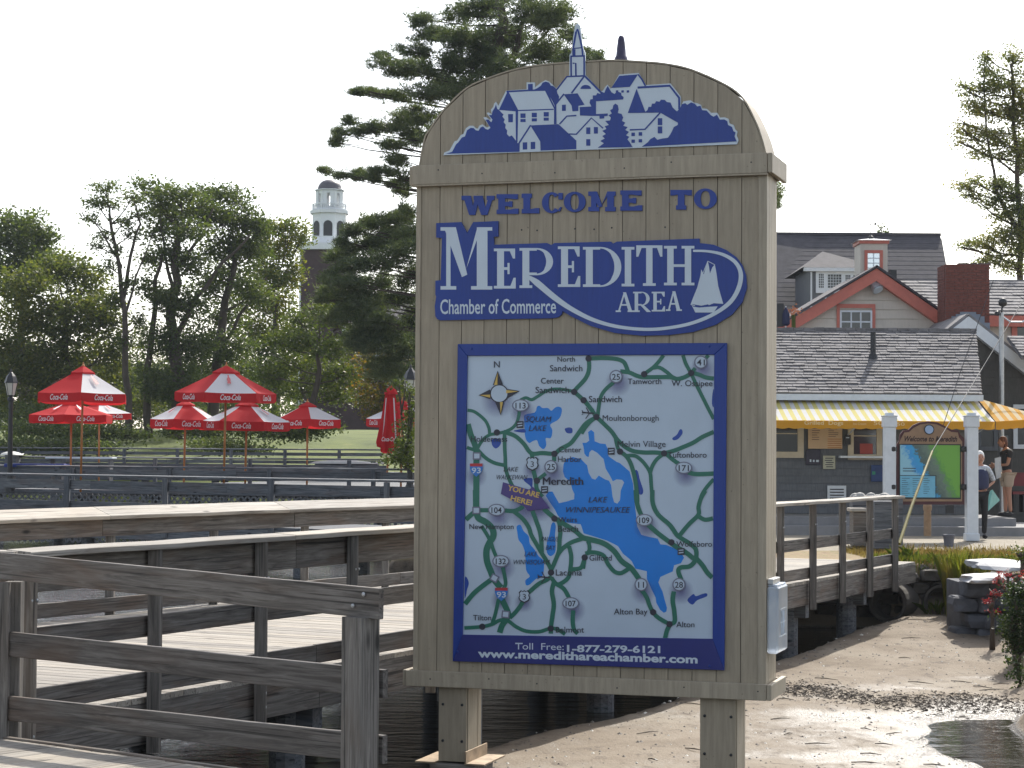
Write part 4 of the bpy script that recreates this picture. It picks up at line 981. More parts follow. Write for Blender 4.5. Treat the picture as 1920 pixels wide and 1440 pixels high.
# lattice skirt under the patio
b = MB(); a = Vector((pA0.x, 57.9, 0)); c = Vector((pA1.x+3, 52.3, 0)); L_ = (c-a).length; d = (c-a)/L_
t = 0
while t < L_:
    p = a+d*t
    for sgn in (1, -1):
        q = p+d*(1.35*sgn)
        if 0 <= (q-a).dot(d) <= L_: b.beam(p+Vector((0,0,-.98)), q+Vector((0,0,.38)), .05, .02, up=d.cross(Vector((sgn*.0,0,1))))
    t += .19
lt = mk('lattice_skirt', (a.x, a.y, -1), 'crossed wooden lattice closing the space under the umbrella patio', 'lattice')
oo = tag(b.build('slat', W_BLUE, lt), kind='stuff'); oo.matrix_local = LM[lt.name].inverted()
board('top_board', a+Vector((0,-.03,.42)), c+Vector((0,-.03,.42)), .04, .1, W_BLUE, lt, seg=2)
# ================================================================== RIGHT SIDE: SNACK SHACK, HOUSES, MAP KIOSK, PEOPLE
LOCW = {}
def root(name, loc, label=None, cat=None, group=None, kind=None):
    o = empty(name, loc, 0, label, cat, group, kind); LOCW[o.name] = Vector(loc); return o
def part(b, name, mat, parent, smooth=False, bevel=0, kind=None, label=None):
    L = LOCW[parent.name]; b.v = [(v[0]-L.x, v[1]-L.y, v[2]-L.z) for v in b.v]
    o = b.build(name, mat, parent, smooth=smooth, bevel=bevel); LOCW[o.name] = L
    if kind: o['kind'] = kind
    if label: o['label'] = label
    return o
def bx(x0, y0, z0, x1, y1, z1): b = MB(); b.box(x0, y0, z0, x1, y1, z1); return b
def X(px, Y, py=848): return P(px, py, Y).x
def Z(py, Y, px=1650): return P(px, py, Y).z
WHT = plain('white_trim_paint', (.62,.66,.70), .45, .06, 8); SIDE = painted('beige_clapboard_paint', (.56,.51,.44), .08)
PINK = plain('coral_trim_paint', (.50,.14,.10), .5, .1, 6); SHNG = plain('grey_roof_shingle', (.18,.172,.175), .9, .35, 3.5, bmp=.3)
SHNG2 = plain('slate_roof_shingle', (.06,.056,.066), .85, .25, 3, bmp=.3); GREYW = painted('dark_grey_shingle_wall', (.115,.125,.14), .25)
GREYW2 = painted('dark_weathered_clapboard', (.07,.066,.06), .3); CREAM = plain('cream_window_trim', (.52,.45,.34), .5, .08, 8)
BRK = plain('chimney_brick', (.155,.05,.038), .85, .3, 9, bmp=.4); MORT = plain('mortar', (.12,.09,.08), .9, .2, 9)
gl, n, b_ = newmat('window_glass'); b_.inputs['Base Color'].default_value = (.03,.035,.045,1); b_.inputs['Roughness'].default_value = .08; b_.inputs['Specular IOR Level'].default_value = .8
MAR = plain('maroon_paint', (.07,.018,.022), .5, .15, 8); BRN = plain('tan_sign_wood', (.26,.165,.10), .6, .15, 5)
def shingle_roof(parent, x0, x1, ye, ze, yr, zr, rows, cw, mat, name='shingle', slopeR=0.0, ovh=.0):
    """near slope of a roof from eave (ye,ze) up to ridge (yr,zr); shingles overlap with butts proud"""
    b = MB(); L = math.hypot(yr-ye, zr-ze); dy, dz = (yr-ye)/L, (zr-ze)/L; ny, nz_ = -dz, dy
    for r_ in range(rows):
        xe_ = x1+slopeR*(r_+.5)/rows; s0 = L*r_/rows; s1 = L*(r_+1.25)/rows; s1 = min(s1, L); x = x0-rnd(0, cw)
        while x < xe_:
            wd = cw*rnd(.75, 1.2); a, c = max(x, x0)+.004, min(x+wd, xe_)-.004
            if c-a > .03:
                t = rnd(.026, .045); s_ = s0-rnd(0, .02)
                A = (ye+dy*s_, ze+dz*s_); Bp = (ye+dy*s1, ze+dz*s1)
                vs = [(a, A[0], A[1]), (c, A[0], A[1]), (c, Bp[0], Bp[1]), (a, Bp[0], Bp[1]),
                      (a, A[0]+ny*t, A[1]+nz_*t), (c, A[0]+ny*t, A[1]+nz_*t), (c, Bp[0]+ny*.004, Bp[1]+nz_*.004), (a, Bp[0]+ny*.004, Bp[1]+nz_*.004)]
                b.add(vs, [(4,5,6,7),(0,1,5,4),(1,2,6,5),(3,0,4,7)])
            x += wd
    return part(b, name, mat, parent, kind='stuff')
def slab(parent, name, mat, x0, x1, ye, ze, yr, zr, th=.08, dx=0):
    L = math.hypot(yr-ye, zr-ze); dy, dz = (yr-ye)/L, (zr-ze)/L; ny, nz_ = dz*th, -dy*th
    b = MB(); b.add([(x0,ye,ze),(x1,ye,ze),(x1+dx,yr,zr),(x0,yr,zr),(x0,ye+ny,ze+nz_),(x1,ye+ny,ze+nz_),(x1+dx,yr+ny,zr+nz_),(x0,yr+ny,zr+nz_)],
                    [(0,1,2,3),(7,6,5,4),(0,4,5,1),(1,5,6,2),(2,6,7,3),(3,7,4,0)])
    return part(b, name, mat, parent)
def clap(parent, x0, x1, z0, z1, Y, h, mat, poly=None, t=.018, name='clapboard'):
    """horizontal boards; poly(z)->(xa,xb) clips them"""
    z = z0
    while z < z1-.02:
        zt = min(z+h, z1)
        if poly:
            a0, c0 = poly(z); a1, c1 = poly(zt-.006)
        else: a0 = a1 = x0; c0 = c1 = x1
        if c0-a0 > .05:
            if c1-a1 < .02: a1 = c1 = (a1+c1)/2
            b = MB(); b.add([(a0,Y-t,z),(c0,Y-t,z),(c1,Y-.004,zt-.006),(a1,Y-.004,zt-.006),(a0,Y,z),(c0,Y,z),(c1,Y,zt-.006),(a1,Y,zt-.006)],
                            [(0,1,2,3),(0,4,5,1),(3,2,6,7),(0,3,7,4),(1,5,6,2)])
            part(b, name, mat, parent)
        z = zt
def window(parent, x0, x1, z0, z1, Y, trim, tw=.09, nxp=2, nzp=2, sash=.035, pane=None, frame_name='window', glassm=None, mull=.022):
    """window = frame part with panes as sub-parts; proud of the wall at Y"""
    b = MB()
    b.box(x0-tw, Y-.05, z0-tw, x1+tw, Y-.001, z0); b.box(x0-tw, Y-.05, z1, x1+tw, Y-.001, z1+tw)
    b.box(x0-tw, Y-.05, z0, x0, Y-.001, z1); b.box(x1, Y-.05, z0, x1+tw, Y-.001, z1)
    w_ = part(b, frame_name, trim, parent)
    b = MB()
    for i in range(1, nxp): x = x0+(x1-x0)*i/nxp; b.box(x-mull/2, Y-.035, z0, x+mull/2, Y-.02, z1)
    for i in range(1, nzp): z = z0+(z1-z0)*i/nzp; b.box(x0, Y-.038, z-mull/2, x1, Y-.021, z+mull/2)
    if b.v: part(b, 'muntins', pane or trim, w_, kind=None)
    for i in range(nxp):
        for k in range(nzp):
            xa, xb = x0+(x1-x0)*i/nxp, x0+(x1-x0)*(i+1)/nxp; za, zb = z0+(z1-z0)*k/nzp, z0+(z1-z0)*(k+1)/nzp
            part(bx(xa+.002, Y-.016, za+.002, xb-.002, Y-.006, zb-.002), 'pane', glassm or gl, w_)
    return w_
# ---- porch platform and step
YS = 43.8
pf = root('porch_step', (8, 41, 0), kind='structure')
part(bx(X(1290,41), 41.0, -.1, X(2060,41), YS+.2, .16), 'step', plain('concrete_step', (.23,.23,.235), .8, .15, 3), pf)
part(bx(X(1290,41.6), 41.6, .163, X(1905,41.6), YS+.2, .32), 'upper_step', MATS['concrete_step'], pf)
# ---- snack shack
sh_ = root('snack_shack', (8, YS, 0), 'grey shingled snack shack with a yellow striped awning and serving windows', 'building')
xa, xb = X(1260, YS), X(1826, YS); zE = Z(741, YS-.35)
part(bx(xa, YS+.02, .0, xb, YS+4.6, zE+.05), 'wall', GREYW, sh_)
clap(sh_, xa, xb, .33, zE-.02, YS+.02, .16, GREYW, name='shingle_course')
for x in (xb-.1,): part(bx(x, YS-.03, .33, xb+.03, YS+.06, zE), 'corner_board', GREYW2, sh_)
yR, zR_ = YS+2.7, Z(619, YS+2.7)
ye, ze = YS-.42, Z(737, YS-.42)
xr0, xr1 = X(1250, YS), X(1832, YS)
DXR = X(1830, yR)-xr1
slab(sh_, 'roof', SHNG, xr0, xr1, ye, ze-.03, yR, zR_-.03, .07, dx=DXR); slab(sh_, 'roof', SHNG, xr0, xr1+DXR, yR+2.7, ze, yR, zR_-.03, .07)
shingle_roof(sh_, xr0, xr1, ye-.03, ze-.02, yR, zR_, 22, .24, SHNG, slopeR=DXR)
part(bx(xr0, ye-.05, ze-.16, xr1+.03, ye+.02, ze-.03), 'fascia', WHT, sh_)
b = MB(); x = xr0
while x < xr1+DXR: b.box(x, yR-.10, zR_-.02, min(x+.22, xr1+DXR), yR+.1, zR_+.035+rnd(0,.015)); x += .235
part(b, 'ridge_cap', SHNG, sh_, kind='stuff')
for xx in (xr1-.02,): part(bx(xx, ye, ze-.1, xx+.03, ye+.01, ze), 'gutter_end', WHT, sh_)
fl = MB(); fy = ye+.53*(yR-ye); fx_, fz_ = X(1637, fy), ze+(zR_-ze)*((fy-ye)/(yR-ye)); fl.tube([(fx_, fy, fz_-.05), (fx_, fy, Z(622, fy))], .06, 12); part(fl, 'flue_pipe', BLACKM, sh_)
fl = MB(); fl.tube([(fx_, fy, fz_-.05), (fx_, fy, fz_+.10)], [.12, .085], 12); part(fl, 'flue_collar', BLACKM, sh_)
# gable side wall seen? wall triangle right
b = MB(); b.add([(xb+.002, YS+.02, zE-.2), (xb+.002+DXR*1.6, YS+5.2, zE-.2), (xb-.05+DXR, yR, zR_-.1)], [(0,1,2)]); part(b, 'gable_wall', GREYW2, sh_)
# windows
def W(px0, px1, py0, py1, trim, tw, nxp, nzp, **k): return window(sh_, X(px0,YS), X(px1,YS), Z(py1,YS), Z(py0,YS), YS-.0, trim, tw, nxp, nzp, **k)
w1 = W(1436, 1495, 780, 848, CREAM, .13, 1, 2); w2 = W(1600, 1643, 783, 852, CREAM, .12, 1, 2)
W(1380, 1425, 780, 848, CREAM, .12, 1, 2)
part(bx(X(1572,YS), YS-.28, Z(859,YS), X(1668,YS), YS-.03, Z(855,YS)), 'serving_shelf', WHT, sh_)
red, n, b_ = newmat('red_cooler_surface'); b_.inputs['Base Color'].default_value = (.35,.05,.04,1)  # plain red base colour, no emission
part(bx(X(1612,YS), YS-.02, Z(851,YS), X(1636,YS), YS-.0155, Z(832,YS)), 'red_cooler', red, sh_)
# vent with louvres
vt = part(bx(X(1551,YS), YS-.05, Z(936,YS), X(1586,YS), YS-.0185, Z(911,YS)), 'vent_frame', WHT, sh_)
for k in range(4): z = Z(916+5.5*k, YS); part(bx(X(1555.5,YS), YS-.06, z-.032, X(1581.5,YS), YS-.0505, z-.01), 'louvre', BLACKM, vt)
# menu boards and posters
def plaque(name, px0, px1, py0, py1, mat, label, cat, lines=(), Y=YS-.03, lm=None, frame=None):
    r_ = root(name, (X((px0+px1)/2, Y), Y, Z(py1, Y)), label, cat)
    part(bx(X(px0,Y), Y-.02, Z(py1,Y), X(px1,Y), Y, Z(py0,Y)), 'panel', mat, r_, bevel=.004)
    if lines:
        b = MB()
        for (a, c, y_, h_) in lines: b.box(X(a,Y), Y-.0225, Z(y_+h_,Y), X(c,Y), Y-.0205, Z(y_,Y))
        part(b, 'print', lm or INK, r_, kind='stuff')
    return r_
ML = []
for k in range(7): ML.append((1522, 1522+rnd(10, 17), 799+k*4.2, 1.2)); ML.append((1553, 1553+rnd(10, 20), 797+k*3.6, 1.1))
menu = plaque('menu_board', 1515, 1579, 780, 842, plain('menu_peach', (.58,.40,.24), .5, .06, 4), 'peach coloured menu board hung between the two shack windows', 'menu board', ML, lm=plain('menu_text', (.16,.09,.07), .6))
b = MB()
for k in range(5): b.box(X(1551,YS), YS-.0535, Z(823+k*4,YS)-.02, X(1577,YS), YS-.0505, Z(823+k*4,YS))
part(b, 'striped_flag', plain('menu_orange', (.45,.20,.07), .6), menu, kind='stuff')
plaque('dark_notice', 1511, 1538, 844, 872, plain('dark_notice_blue', (.03,.028,.05), .5, .2), 'dark notice board below the left end of the menu board', 'notice', [(1518,1521,862,5),(1524,1527,863,4),(1530,1535,863,4)], lm=WHITEV)
plaque('round_sticker_sign', 1543, 1566, 855, 880, plain('cream_tag', (.42,.42,.32), .5, .1), 'small cream notice with dark scribbled lettering under the menu', 'notice', [(1547,1562,859,1.5),(1546,1560,863,1.5),(1548,1563,867,1.5),(1547,1561,871,1.5),(1549,1562,875,1.5)])
plaque('wall_phone', 1584, 1595, 816, 834, BLACKM, 'small black box with white label beside the serving window', 'wall box', [(1586,1592,820,2)], lm=WHITEV, Y=YS-.06)
plaque('blue_bin_sign', 1633, 1655, 872, 903, plain('poster_blue', (.02,.05,.16), .5, .2), 'dark blue poster with green mark low on the shack wall', 'poster', [(1635,1641,884,6)], lm=plain('poster_green', (.03,.25,.15), .5))
# ---- awning: striped sloping cloth, valance with lettering
aw, n, b_ = newmat('striped_awning_cloth')
tc = N(n, 'ShaderNodeTexCoord'); sx = N(n, 'ShaderNodeSeparateXYZ'); n.links.new(tc.outputs['Object'], sx.inputs[0])
def stripes(n, src, period, a, c, duty=.5):
    m1 = N(n, 'ShaderNodeMath'); m1.operation = 'DIVIDE'; m1.inputs[1].default_value = period; n.links.new(src, m1.inputs[0])
    m2 = N(n, 'ShaderNodeMath'); m2.operation = 'FRACT'; n.links.new(m1.outputs[0], m2.inputs[0])
    m3 = N(n, 'ShaderNodeMath'); m3.operation = 'GREATER_THAN'; m3.inputs[1].default_value = duty; n.links.new(m2.outputs[0], m3.inputs[0])
    return mixc(n, m3.outputs[0], a, c)
def clothmat(name, build, trans=.35):
    mt = bpy.data.materials.new(name); mt.use_nodes = True; n = mt.node_tree; n.nodes.clear(); out = N(n, 'ShaderNodeOutputMaterial')
    c = build(n); d = N(n, 'ShaderNodeBsdfPrincipled'); d.inputs['Roughness'].default_value = .8; d.inputs['Specular IOR Level'].default_value = .2
    t = N(n, 'ShaderNodeBsdfTranslucent'); mx = N(n, 'ShaderNodeMixShader'); mx.inputs[0].default_value = trans
    if hasattr(c, 'is_output'): n.links.new(c, d.inputs['Base Color']); n.links.new(c, t.inputs['Color'])
    else: d.inputs['Base Color'].default_value = (*c, 1); t.inputs['Color'].default_value = (*c, 1)
    n.links.new(d.outputs[0], mx.inputs[1]); n.links.new(t.outputs[0], mx.inputs[2]); n.links.new(mx.outputs[0], out.inputs[0]); return mt
def _st(n):
    tc = N(n, 'ShaderNodeTexCoord'); sx = N(n, 'ShaderNodeSeparateXYZ'); n.links.new(tc.outputs['Object'], sx.inputs[0])
    return stripes(n, sx.outputs[0], .188, (.66,.58,.20), (.68,.67,.66))
AWN = clothmat('awning_cloth', _st, .3)
AWV = clothmat('awning_valance_cloth', lambda n: (.72,.36,.045), .4)
def _so(n):
    tc = N(n, 'ShaderNodeTexCoord'); sx = N(n, 'ShaderNodeSeparateXYZ'); n.links.new(tc.outputs['Object'], sx.inputs[0])
    return stripes(n, sx.outputs[0], .19, (.78,.40,.05), (.80,.66,.42))  # orange puts light through the cloth into the stripe colours
AWO = clothmat('awning_side_backlit', _so, .5)
YA0, YA1 = YS-.05, YS-1.75
awn = root('striped_awning', (8, YA0, 2.2), 'yellow and white striped awning with an orange lettered valance over the shack windows', 'awning')
x0, x1 = X(1250, YA0), X(1830, YA0); zt, zb = Z(747, YA0), Z(789, YA1); zv = Z(803, YA1)
b = MB(); nn = 60
vs = []
for j in range(5):
    for i in range(nn+1):
        f_ = j/4; vs.append((x0+(x1-x0)*i/nn, YA0+(YA1-YA0)*f_, zt+(zb-zt)*f_-.02*math.sin(math.pi*f_)))
fs = [(j*(nn+1)+i, j*(nn+1)+i+1, (j+1)*(nn+1)+i+1, (j+1)*(nn+1)+i) for j in range(4) for i in range(nn)]
b.add(vs, [f[::-1] for f in fs]); part(b, 'canopy_cloth', AWN, awn)
b = MB(); nn = 150; vs = []
for i in range(nn+1):
    x = x0+(x1-x0)*i/nn; vs.append((x, YA1-.005, zb)); vs.append((x, YA1-.008+.008*math.sin(i*.7), zv-.022*abs(math.sin(i*math.pi/6))))
b.add(vs, [(2*i, 2*i+1, 2*i+3, 2*i+2) for i in range(nn)]); part(b, 'valance', AWV, awn)
def wtext(parent, name, s, px0, px1, pyb, Y, mat, cap=None, bold=0, shear=0):
    vs, fs = text_outline(s, bold, shear); mx = min(v[0] for v in vs); Mx = max(v[0] for v in vs)
    xa_, xb_ = X(px0, Y), X(px1, Y); sc = (xb_-xa_)/(Mx-mx); zb_ = Z(pyb, Y); sy = (cap/CAPH) if cap else sc
    b = MB(); b.add([(xa_+(a-mx)*sc, Y, zb_+c*sy) for a, c in vs], fs); return part(b, name, mat, parent, kind='stuff')
PALE = plain('valance_lettering', (.80,.62,.30), .6, .05)
wtext(awn, 'valance_lettering', 'Grilled  Dogs', 1508, 1581, 794+3, YA1-.022, PALE, cap=.085, bold=.01)
wtext(awn, 'valance_lettering', 'Ice Cream', 1600, 1624, 797, YA1-.022, PALE, cap=.05)
wtext(awn, 'valance_lettering', '50', 1638, 1655, 797, YA1-.022, PALE, cap=.085)
wtext(awn, 'valance_lettering', '50', 1682, 1696, 798, YA1-.022, PALE, cap=.07)
for px in (1300, 1440, 1590, 1700, 1826):
    b = MB(); xx = X(px, YA0); b.tube([(xx, YA0+.03, 2.0), (xx, YA1+.02, zb-.02)], .014, 6); part(b, 'strut', WHT, awn)
side = root('awning_side', (X(1832,YA0), YA0, 2.2), 'orange and cream striped end of the awning beside the right white post', 'awning')
xe = X(1935, YA0)
b = MB(); b.add([(x1+.02, YA0, zt+.02), (xe, YA1+1.2, Z(779, YA1+1.2)), (xe, YA1+.1, Z(783, YA1+.1)), (x1+.02, YA1, zb)], [(0,3,2,1)]); part(b, 'canopy_cloth', AWO, side)
b = MB(); n2 = 30; vs = []
for i in range(n2+1):
    t = i/n2; x = x1+.02+(xe-x1-.02)*t; y = YA1+.1*t; za = zb+(Z(781, YA1)-zb)*t; vs += [(x, y, za), (x, y, za-.16-.015*abs(math.sin(i*.8)))]
b.add(vs, [(2*i, 2*i+1, 2*i+3, 2*i+2) for i in range(n2)]); part(b, 'valance', AWV, side)
def rake(parent, mat, ax, az, dx, slope, Y, t):
    b = MB(); zt_ = az-abs(dx)*slope; tv = t*math.sqrt(1+slope*slope)
    p = [(ax, az), (ax+dx, zt_), (ax+dx, zt_-tv), (ax, az-tv)]
    b.prism(p if dx < 0 else p[::-1], Y-.28, Y-.031); part(b, 'rake_board', mat, parent)
# ---- dark building with white rake (right)
YD = 48.5
db = root('dark_shingled_house', (11, YD, 0), 'dark shingled house with white gable trim right of the snack shack', 'building')
ax_, az_ = X(1812, YD), Z(600, YD)
slp = (Z(600,YD)-Z(684,YD))/(X(1920,YD)-X(1812,YD))
xl_, xr_ = X(1700, YD), X(2040, YD)
def dpoly(z): h_ = (az_-z)/slp; return (max(xl_, ax_-h_), min(xr_, ax_+h_))
clap(db, xl_, xr_, 0.0, az_-.05, YD, .19, GREYW2, poly=dpoly, name='clapboard')
b = MB(); b.prism([(xl_, 0), (xr_, 0), (xr_, az_-(xr_-ax_)*slp), (ax_, az_-.02), (xl_, az_-(ax_-xl_)*slp)], YD+.002, YD+7); part(b, 'wall', GREYW2, db)
for s_ in (1, -1):
    L_ = (xr_-ax_) if s_ > 0 else (ax_-xl_)
    rake(db, WHT, ax_, az_+.08, s_*L_, slp, YD, .24)
    b = MB(); b.beam((ax_, YD+3.4, az_+.12), (ax_+s_*(L_+.2), YD+3.4, az_+.12-(L_+.2)*slp), 7.2, .08, up=(0,0,1)); part(b, 'roof', SHNG, db)
window(db, X(1907,YD), X(1950,YD), Z(832,YD), Z(765,YD), YD-.02, WHT, .10, 2, 2)
window(db, X(1838,YD), X(1862,YD), Z(836,YD), Z(806,YD), YD-.02, GREYW, .10, 1, 1)
plaque('wall_picture', 1872, 1890, 815, 828, plain('poster_pale', (.16,.17,.17), .5, .2), 'pale poster on the dark wall above the person in a black shirt', 'poster', [(1875,1884,818,1.2),(1875,1887,822,1.2)], Y=YD-.05)
# ---- red bench inside the shade at right
rb_ = root('red_bench', (X(1910,46), 46, .32), 'dark red bench in the shade at the right edge behind the person in shorts', 'bench')
part(bx(X(1895,46), 45.8, .72, X(1935,46), 46.2, .78), 'seat', plain('dark_red_paint', (.16,.02,.025), .5), rb_)
part(bx(X(1895,46), 46.2, .9, X(1935,46), 46.25, 1.2), 'backrest', MATS['dark_red_paint'], rb_)
for px in (1897, 1915, 1932): part(bx(X(px,46), 45.85, .32, X(px,46)+.05, 46.2, .719), 'leg', BLACKM, rb_)
# ---- beige gable house with coral trim
YG = 52.0
gh = root('beige_gable_house', (9, YG, 0), 'beige clapboard house with coral red gable trim and a cupola', 'building')
ax_, az_ = X(1640, YG), Z(513, YG); sl_l = (az_-Z(614,YG))/(ax_-X(1472,YG)); 
xl_, xr_ = X(1440, YG), X(1785, YG); sl_r = (az_-Z(602,YG))/(X(1770,YG)-ax_)
def gpoly(z): h_ = az_-z; return (max(xl_, ax_-h_/sl_l), min(xr_, ax_+h_/sl_r))
b = MB(); b.prism([(xl_, 0), (xr_, 0), (xr_, az_-(xr_-ax_)*sl_r), (ax_, az_-.02), (xl_, az_-(ax_-xl_)*sl_l)], YG+.002, YG+6); part(b, 'wall', SIDE, gh)
clap(gh, xl_, xr_, 3.6, az_, YG, .235, SIDE, poly=gpoly, t=.03)
for s_, sl_, L_ in ((-1, sl_l, ax_-xl_), (1, sl_r, xr_-ax_)):
    rake(gh, PINK, ax_, az_+.11, s_*L_, sl_, YG, .27)
    b = MB(); b.beam((ax_-s_*.02, YG+2.9, az_+.17), (ax_+s_*(L_+.2), YG+2.9, az_+.17-(L_+.2)*sl_), 6.5, .05); part(b, 'roof', SHNG2, gh)
w_ = window(gh, X(1577,YG), X(1631,YG), Z(640,YG), Z(586,YG), YG-.03, WHT, .045, 3, 3, mull=.035)
b = MB(); xa_, xb_, z0_, z1_ = X(1568,YG), X(1640.5,YG), Z(640,YG), Z(578,YG)
b.box(xa_, YG-.06, z0_, X(1574,YG), YG-.031, z1_); b.box(X(1634.5,YG), YG-.06, z0_, xb_, YG-.031, z1_); b.box(xa_, YG-.06, z1_+.001, xb_, YG-.031, z1_+.10); part(b, 'window_surround', PINK, gh)
sp = root('spotlight', (X(1641,YG), YG-.1, Z(545,YG)), 'grey floodlight under the coral gable peak', 'floodlight')
b = MB(); b.tube([(X(1641,YG), YG-.03, Z(532,YG)), (X(1641,YG), YG-.2, Z(535,YG))], .05, 8); part(b, 'arm', STEEL, sp)
b = MB(); b.tube([(X(1641,YG)-.08, YG-.18, Z(533,YG)), (X(1642,YG), YG-.3, Z(545,YG))], [.09,.16], 12); part(b, 'head', STEEL, sp)
b = MB(); b.tube([(X(1642,YG), YG-.301, Z(545,YG)), (X(1642,YG)+.005, YG-.31, Z(546,YG))], [.13,.13], 12); part(b, 'lens', WHITEV, sp)
# long rear roof to the right with coral fascia + wall
yE_, yRd = YG+1.0, YG+4.2; zE_, zRd = Z(590, yE_), Z(526, yRd)
xa_, xb_ = X(1655, YG), X(2040, YG)
slab(gh, 'roof', SHNG, xa_, xb_, yE_-.2, zE_, yRd, zRd-.03, .08); shingle_roof(gh, xa_, xb_, yE_-.22, zE_, yRd, zRd, 11, .3, SHNG)
slab(gh, 'roof', SHNG, xa_, xb_, yRd+3, zE_, yRd, zRd-.03, .08)
part(bx(xa_, yE_-.24, zE_-.30, xb_, yE_-.14, zE_-.02), 'fascia', PINK, gh)
part(bx(X(1790,YG), yE_, 2, xb_, yE_+6, zE_-.1), 'wall', SIDE, gh)
window(gh, X(1925,YG), X(1960,YG), Z(650,YG), Z(603,YG), yE_-.01, PINK, .14, 2, 2)
# white gabled dormer rake right of chimney, small porch roof
slab(db, 'roof', SHNG, X(1884,YD), X(2040,YD), YD-1.6, Z(668,YD-1.6), YD-.2, Z(630,YD-.2), .06); shingle_roof(db, X(1884,YD), X(2040,YD), YD-1.6, Z(668,YD-1.6)+.02, YD-.2, Z(630,YD-.2)+.02, 7, .3, SHNG)
# chimney of real bricks
YC = 50.6
ch_ = root('brick_chimney', (X(1815,YC), YC, 3.4), 'broad dark red brick chimney between the coral gable and the right roof', 'chimney')
cx0, cx1, cz0, cz1 = X(1773,YC), X(1856,YC), 3.0, Z(494,YC)
part(bx(cx0+.01, YC+.01, cz0, cx1-.01, YC+.95, cz1-.02), 'core', MORT, ch_)
bmesh_ = {}
def brickmesh(wd, dp):
    k = (round(wd, 3), round(dp, 3))
    if k not in bmesh_: b = MB(); b.box(0, 0, 0, wd, dp, .058); bmesh_[k] = b.mesh('brick', BRK)
    return bmesh_[k]
nr = int((cz1-cz0)/.0697); nc = 5; bwid = (cx1-cx0)/nc; cnt = 0; rest = MB()
for r_ in range(nr):
    z = cz1-(r_+1)*.0697; off = bwid/2 if r_ % 2 else 0; x = cx0-off
    while x < cx1-.02:
        a, c = max(x, cx0), min(x+bwid, cx1)
        if c-a > .05:
            if cnt < 290:
                o = link('brick', brickmesh(c-a-.012, .1), ch_, (a+.006-ch_.location.x, YC-rnd(.001,.008)-ch_.location.y, z-ch_.location.z)); cnt += 1
            else: rest.box(a+.006, YC-.004, z, c-.006, YC+.1, z+.058)
        x += bwid
for r_ in range(nr):
    z = cz1-(r_+1)*.0697
    for k in range(4): rest.box(cx1-.1, YC+.12+k*.21, z, cx1+.004, YC+.12+k*.21+.198, z+.058); rest.box(cx0-.004, YC+.12+k*.21, z, cx0+.1, YC+.12+k*.21+.198, z+.058)
part(rest, 'brick_courses', BRK, ch_, kind='stuff')
b = MB()
for k in range(9): b.box(cx0+.35+k*.09, YC+.1, cz1-.01, cx0+.42+k*.09, YC+.3, cz1+rnd(.02,.05))
part(b, 'cap_mortar', MORT, ch_, kind='stuff')
b = MB()
for k, (a, c, zt_) in enumerate(((1784,1846,592),(1792,1838,588),(1800,1830,584),(1776,1856,604))): b.box(X(a,YC), YC-.02-.004*k, Z(618,YC), X(c,YC), YC-.012-.004*k+.006, Z(zt_,YC))
part(b, 'lead_flashing', plain('lead_grey', (.16,.19,.24), .5, .1), ch_, kind='stuff')
# cupola
YU = 55.0
cu_ = root('cupola', (X(1638,YU), YU, Z(520,YU)), 'small beige cupola with coral trim, white roof and weathervane', 'cupola')
a, c = X(1613,YU), X(1664,YU); zb_, zt_ = Z(525,YU), Z(457,YU)
part(bx(a, YU, zb_, c, YU+.95, zt_), 'body', SIDE, cu_)
part(bx(a-.04, YU-.04, zt_+.001, c+.04, YU+1.0, zt_+.09), 'cornice', PINK, cu_)
b = MB(); m_ = (a+c)/2; b.add([(a-.1,YU-.1,zt_+.091),(c+.1,YU-.1,zt_+.091),(c+.1,YU+1.05,zt_+.091),(a-.1,YU+1.05,zt_+.091),(m_,YU+.47,Z(444,YU))], [(0,1,4),(1,2,4),(2,3,4),(3,0,4),(3,2,1,0)]); part(b, 'roof', WHT, cu_)
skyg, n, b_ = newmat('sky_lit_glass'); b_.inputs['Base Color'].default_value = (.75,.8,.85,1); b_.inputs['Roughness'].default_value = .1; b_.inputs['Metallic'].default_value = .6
w_ = window(cu_, X(1626,YU), X(1649,YU), Z(512,YU), Z(475,YU), YU-.005, PINK, .08, 2, 4, pane=WHT, glassm=skyg)
b = MB(); vx, vy = m_, YU+.47; zt2 = Z(444,YU); b.tube([(vx,vy,zt2-.02),(vx,vy,Z(415,YU))], .012, 6); part(b, 'vane_rod', BLACKM, cu_)
b = MB(); b.beam((vx-.13,vy,Z(417,YU)), (vx+.13,vy,Z(416,YU)), .015, .02); b.add([(vx+.05,vy,Z(417,YU)),(vx+.15,vy,Z(413,YU)),(vx+.15,vy+.004,Z(419,YU))], [(0,1,2)]); b.lathe([(.04,0),(.07,.03),(.07,.08),(.02,.12)], 10, vx, vy, zt2-.03); part(b, 'vane_arrow', BLACKM, cu_)
part(bx(X(1664,YU), YU-.4, Z(524,YU), X(1676,YU), YU-.1, Z(508,YU)), 'vent_stack', BLACKM, cu_)
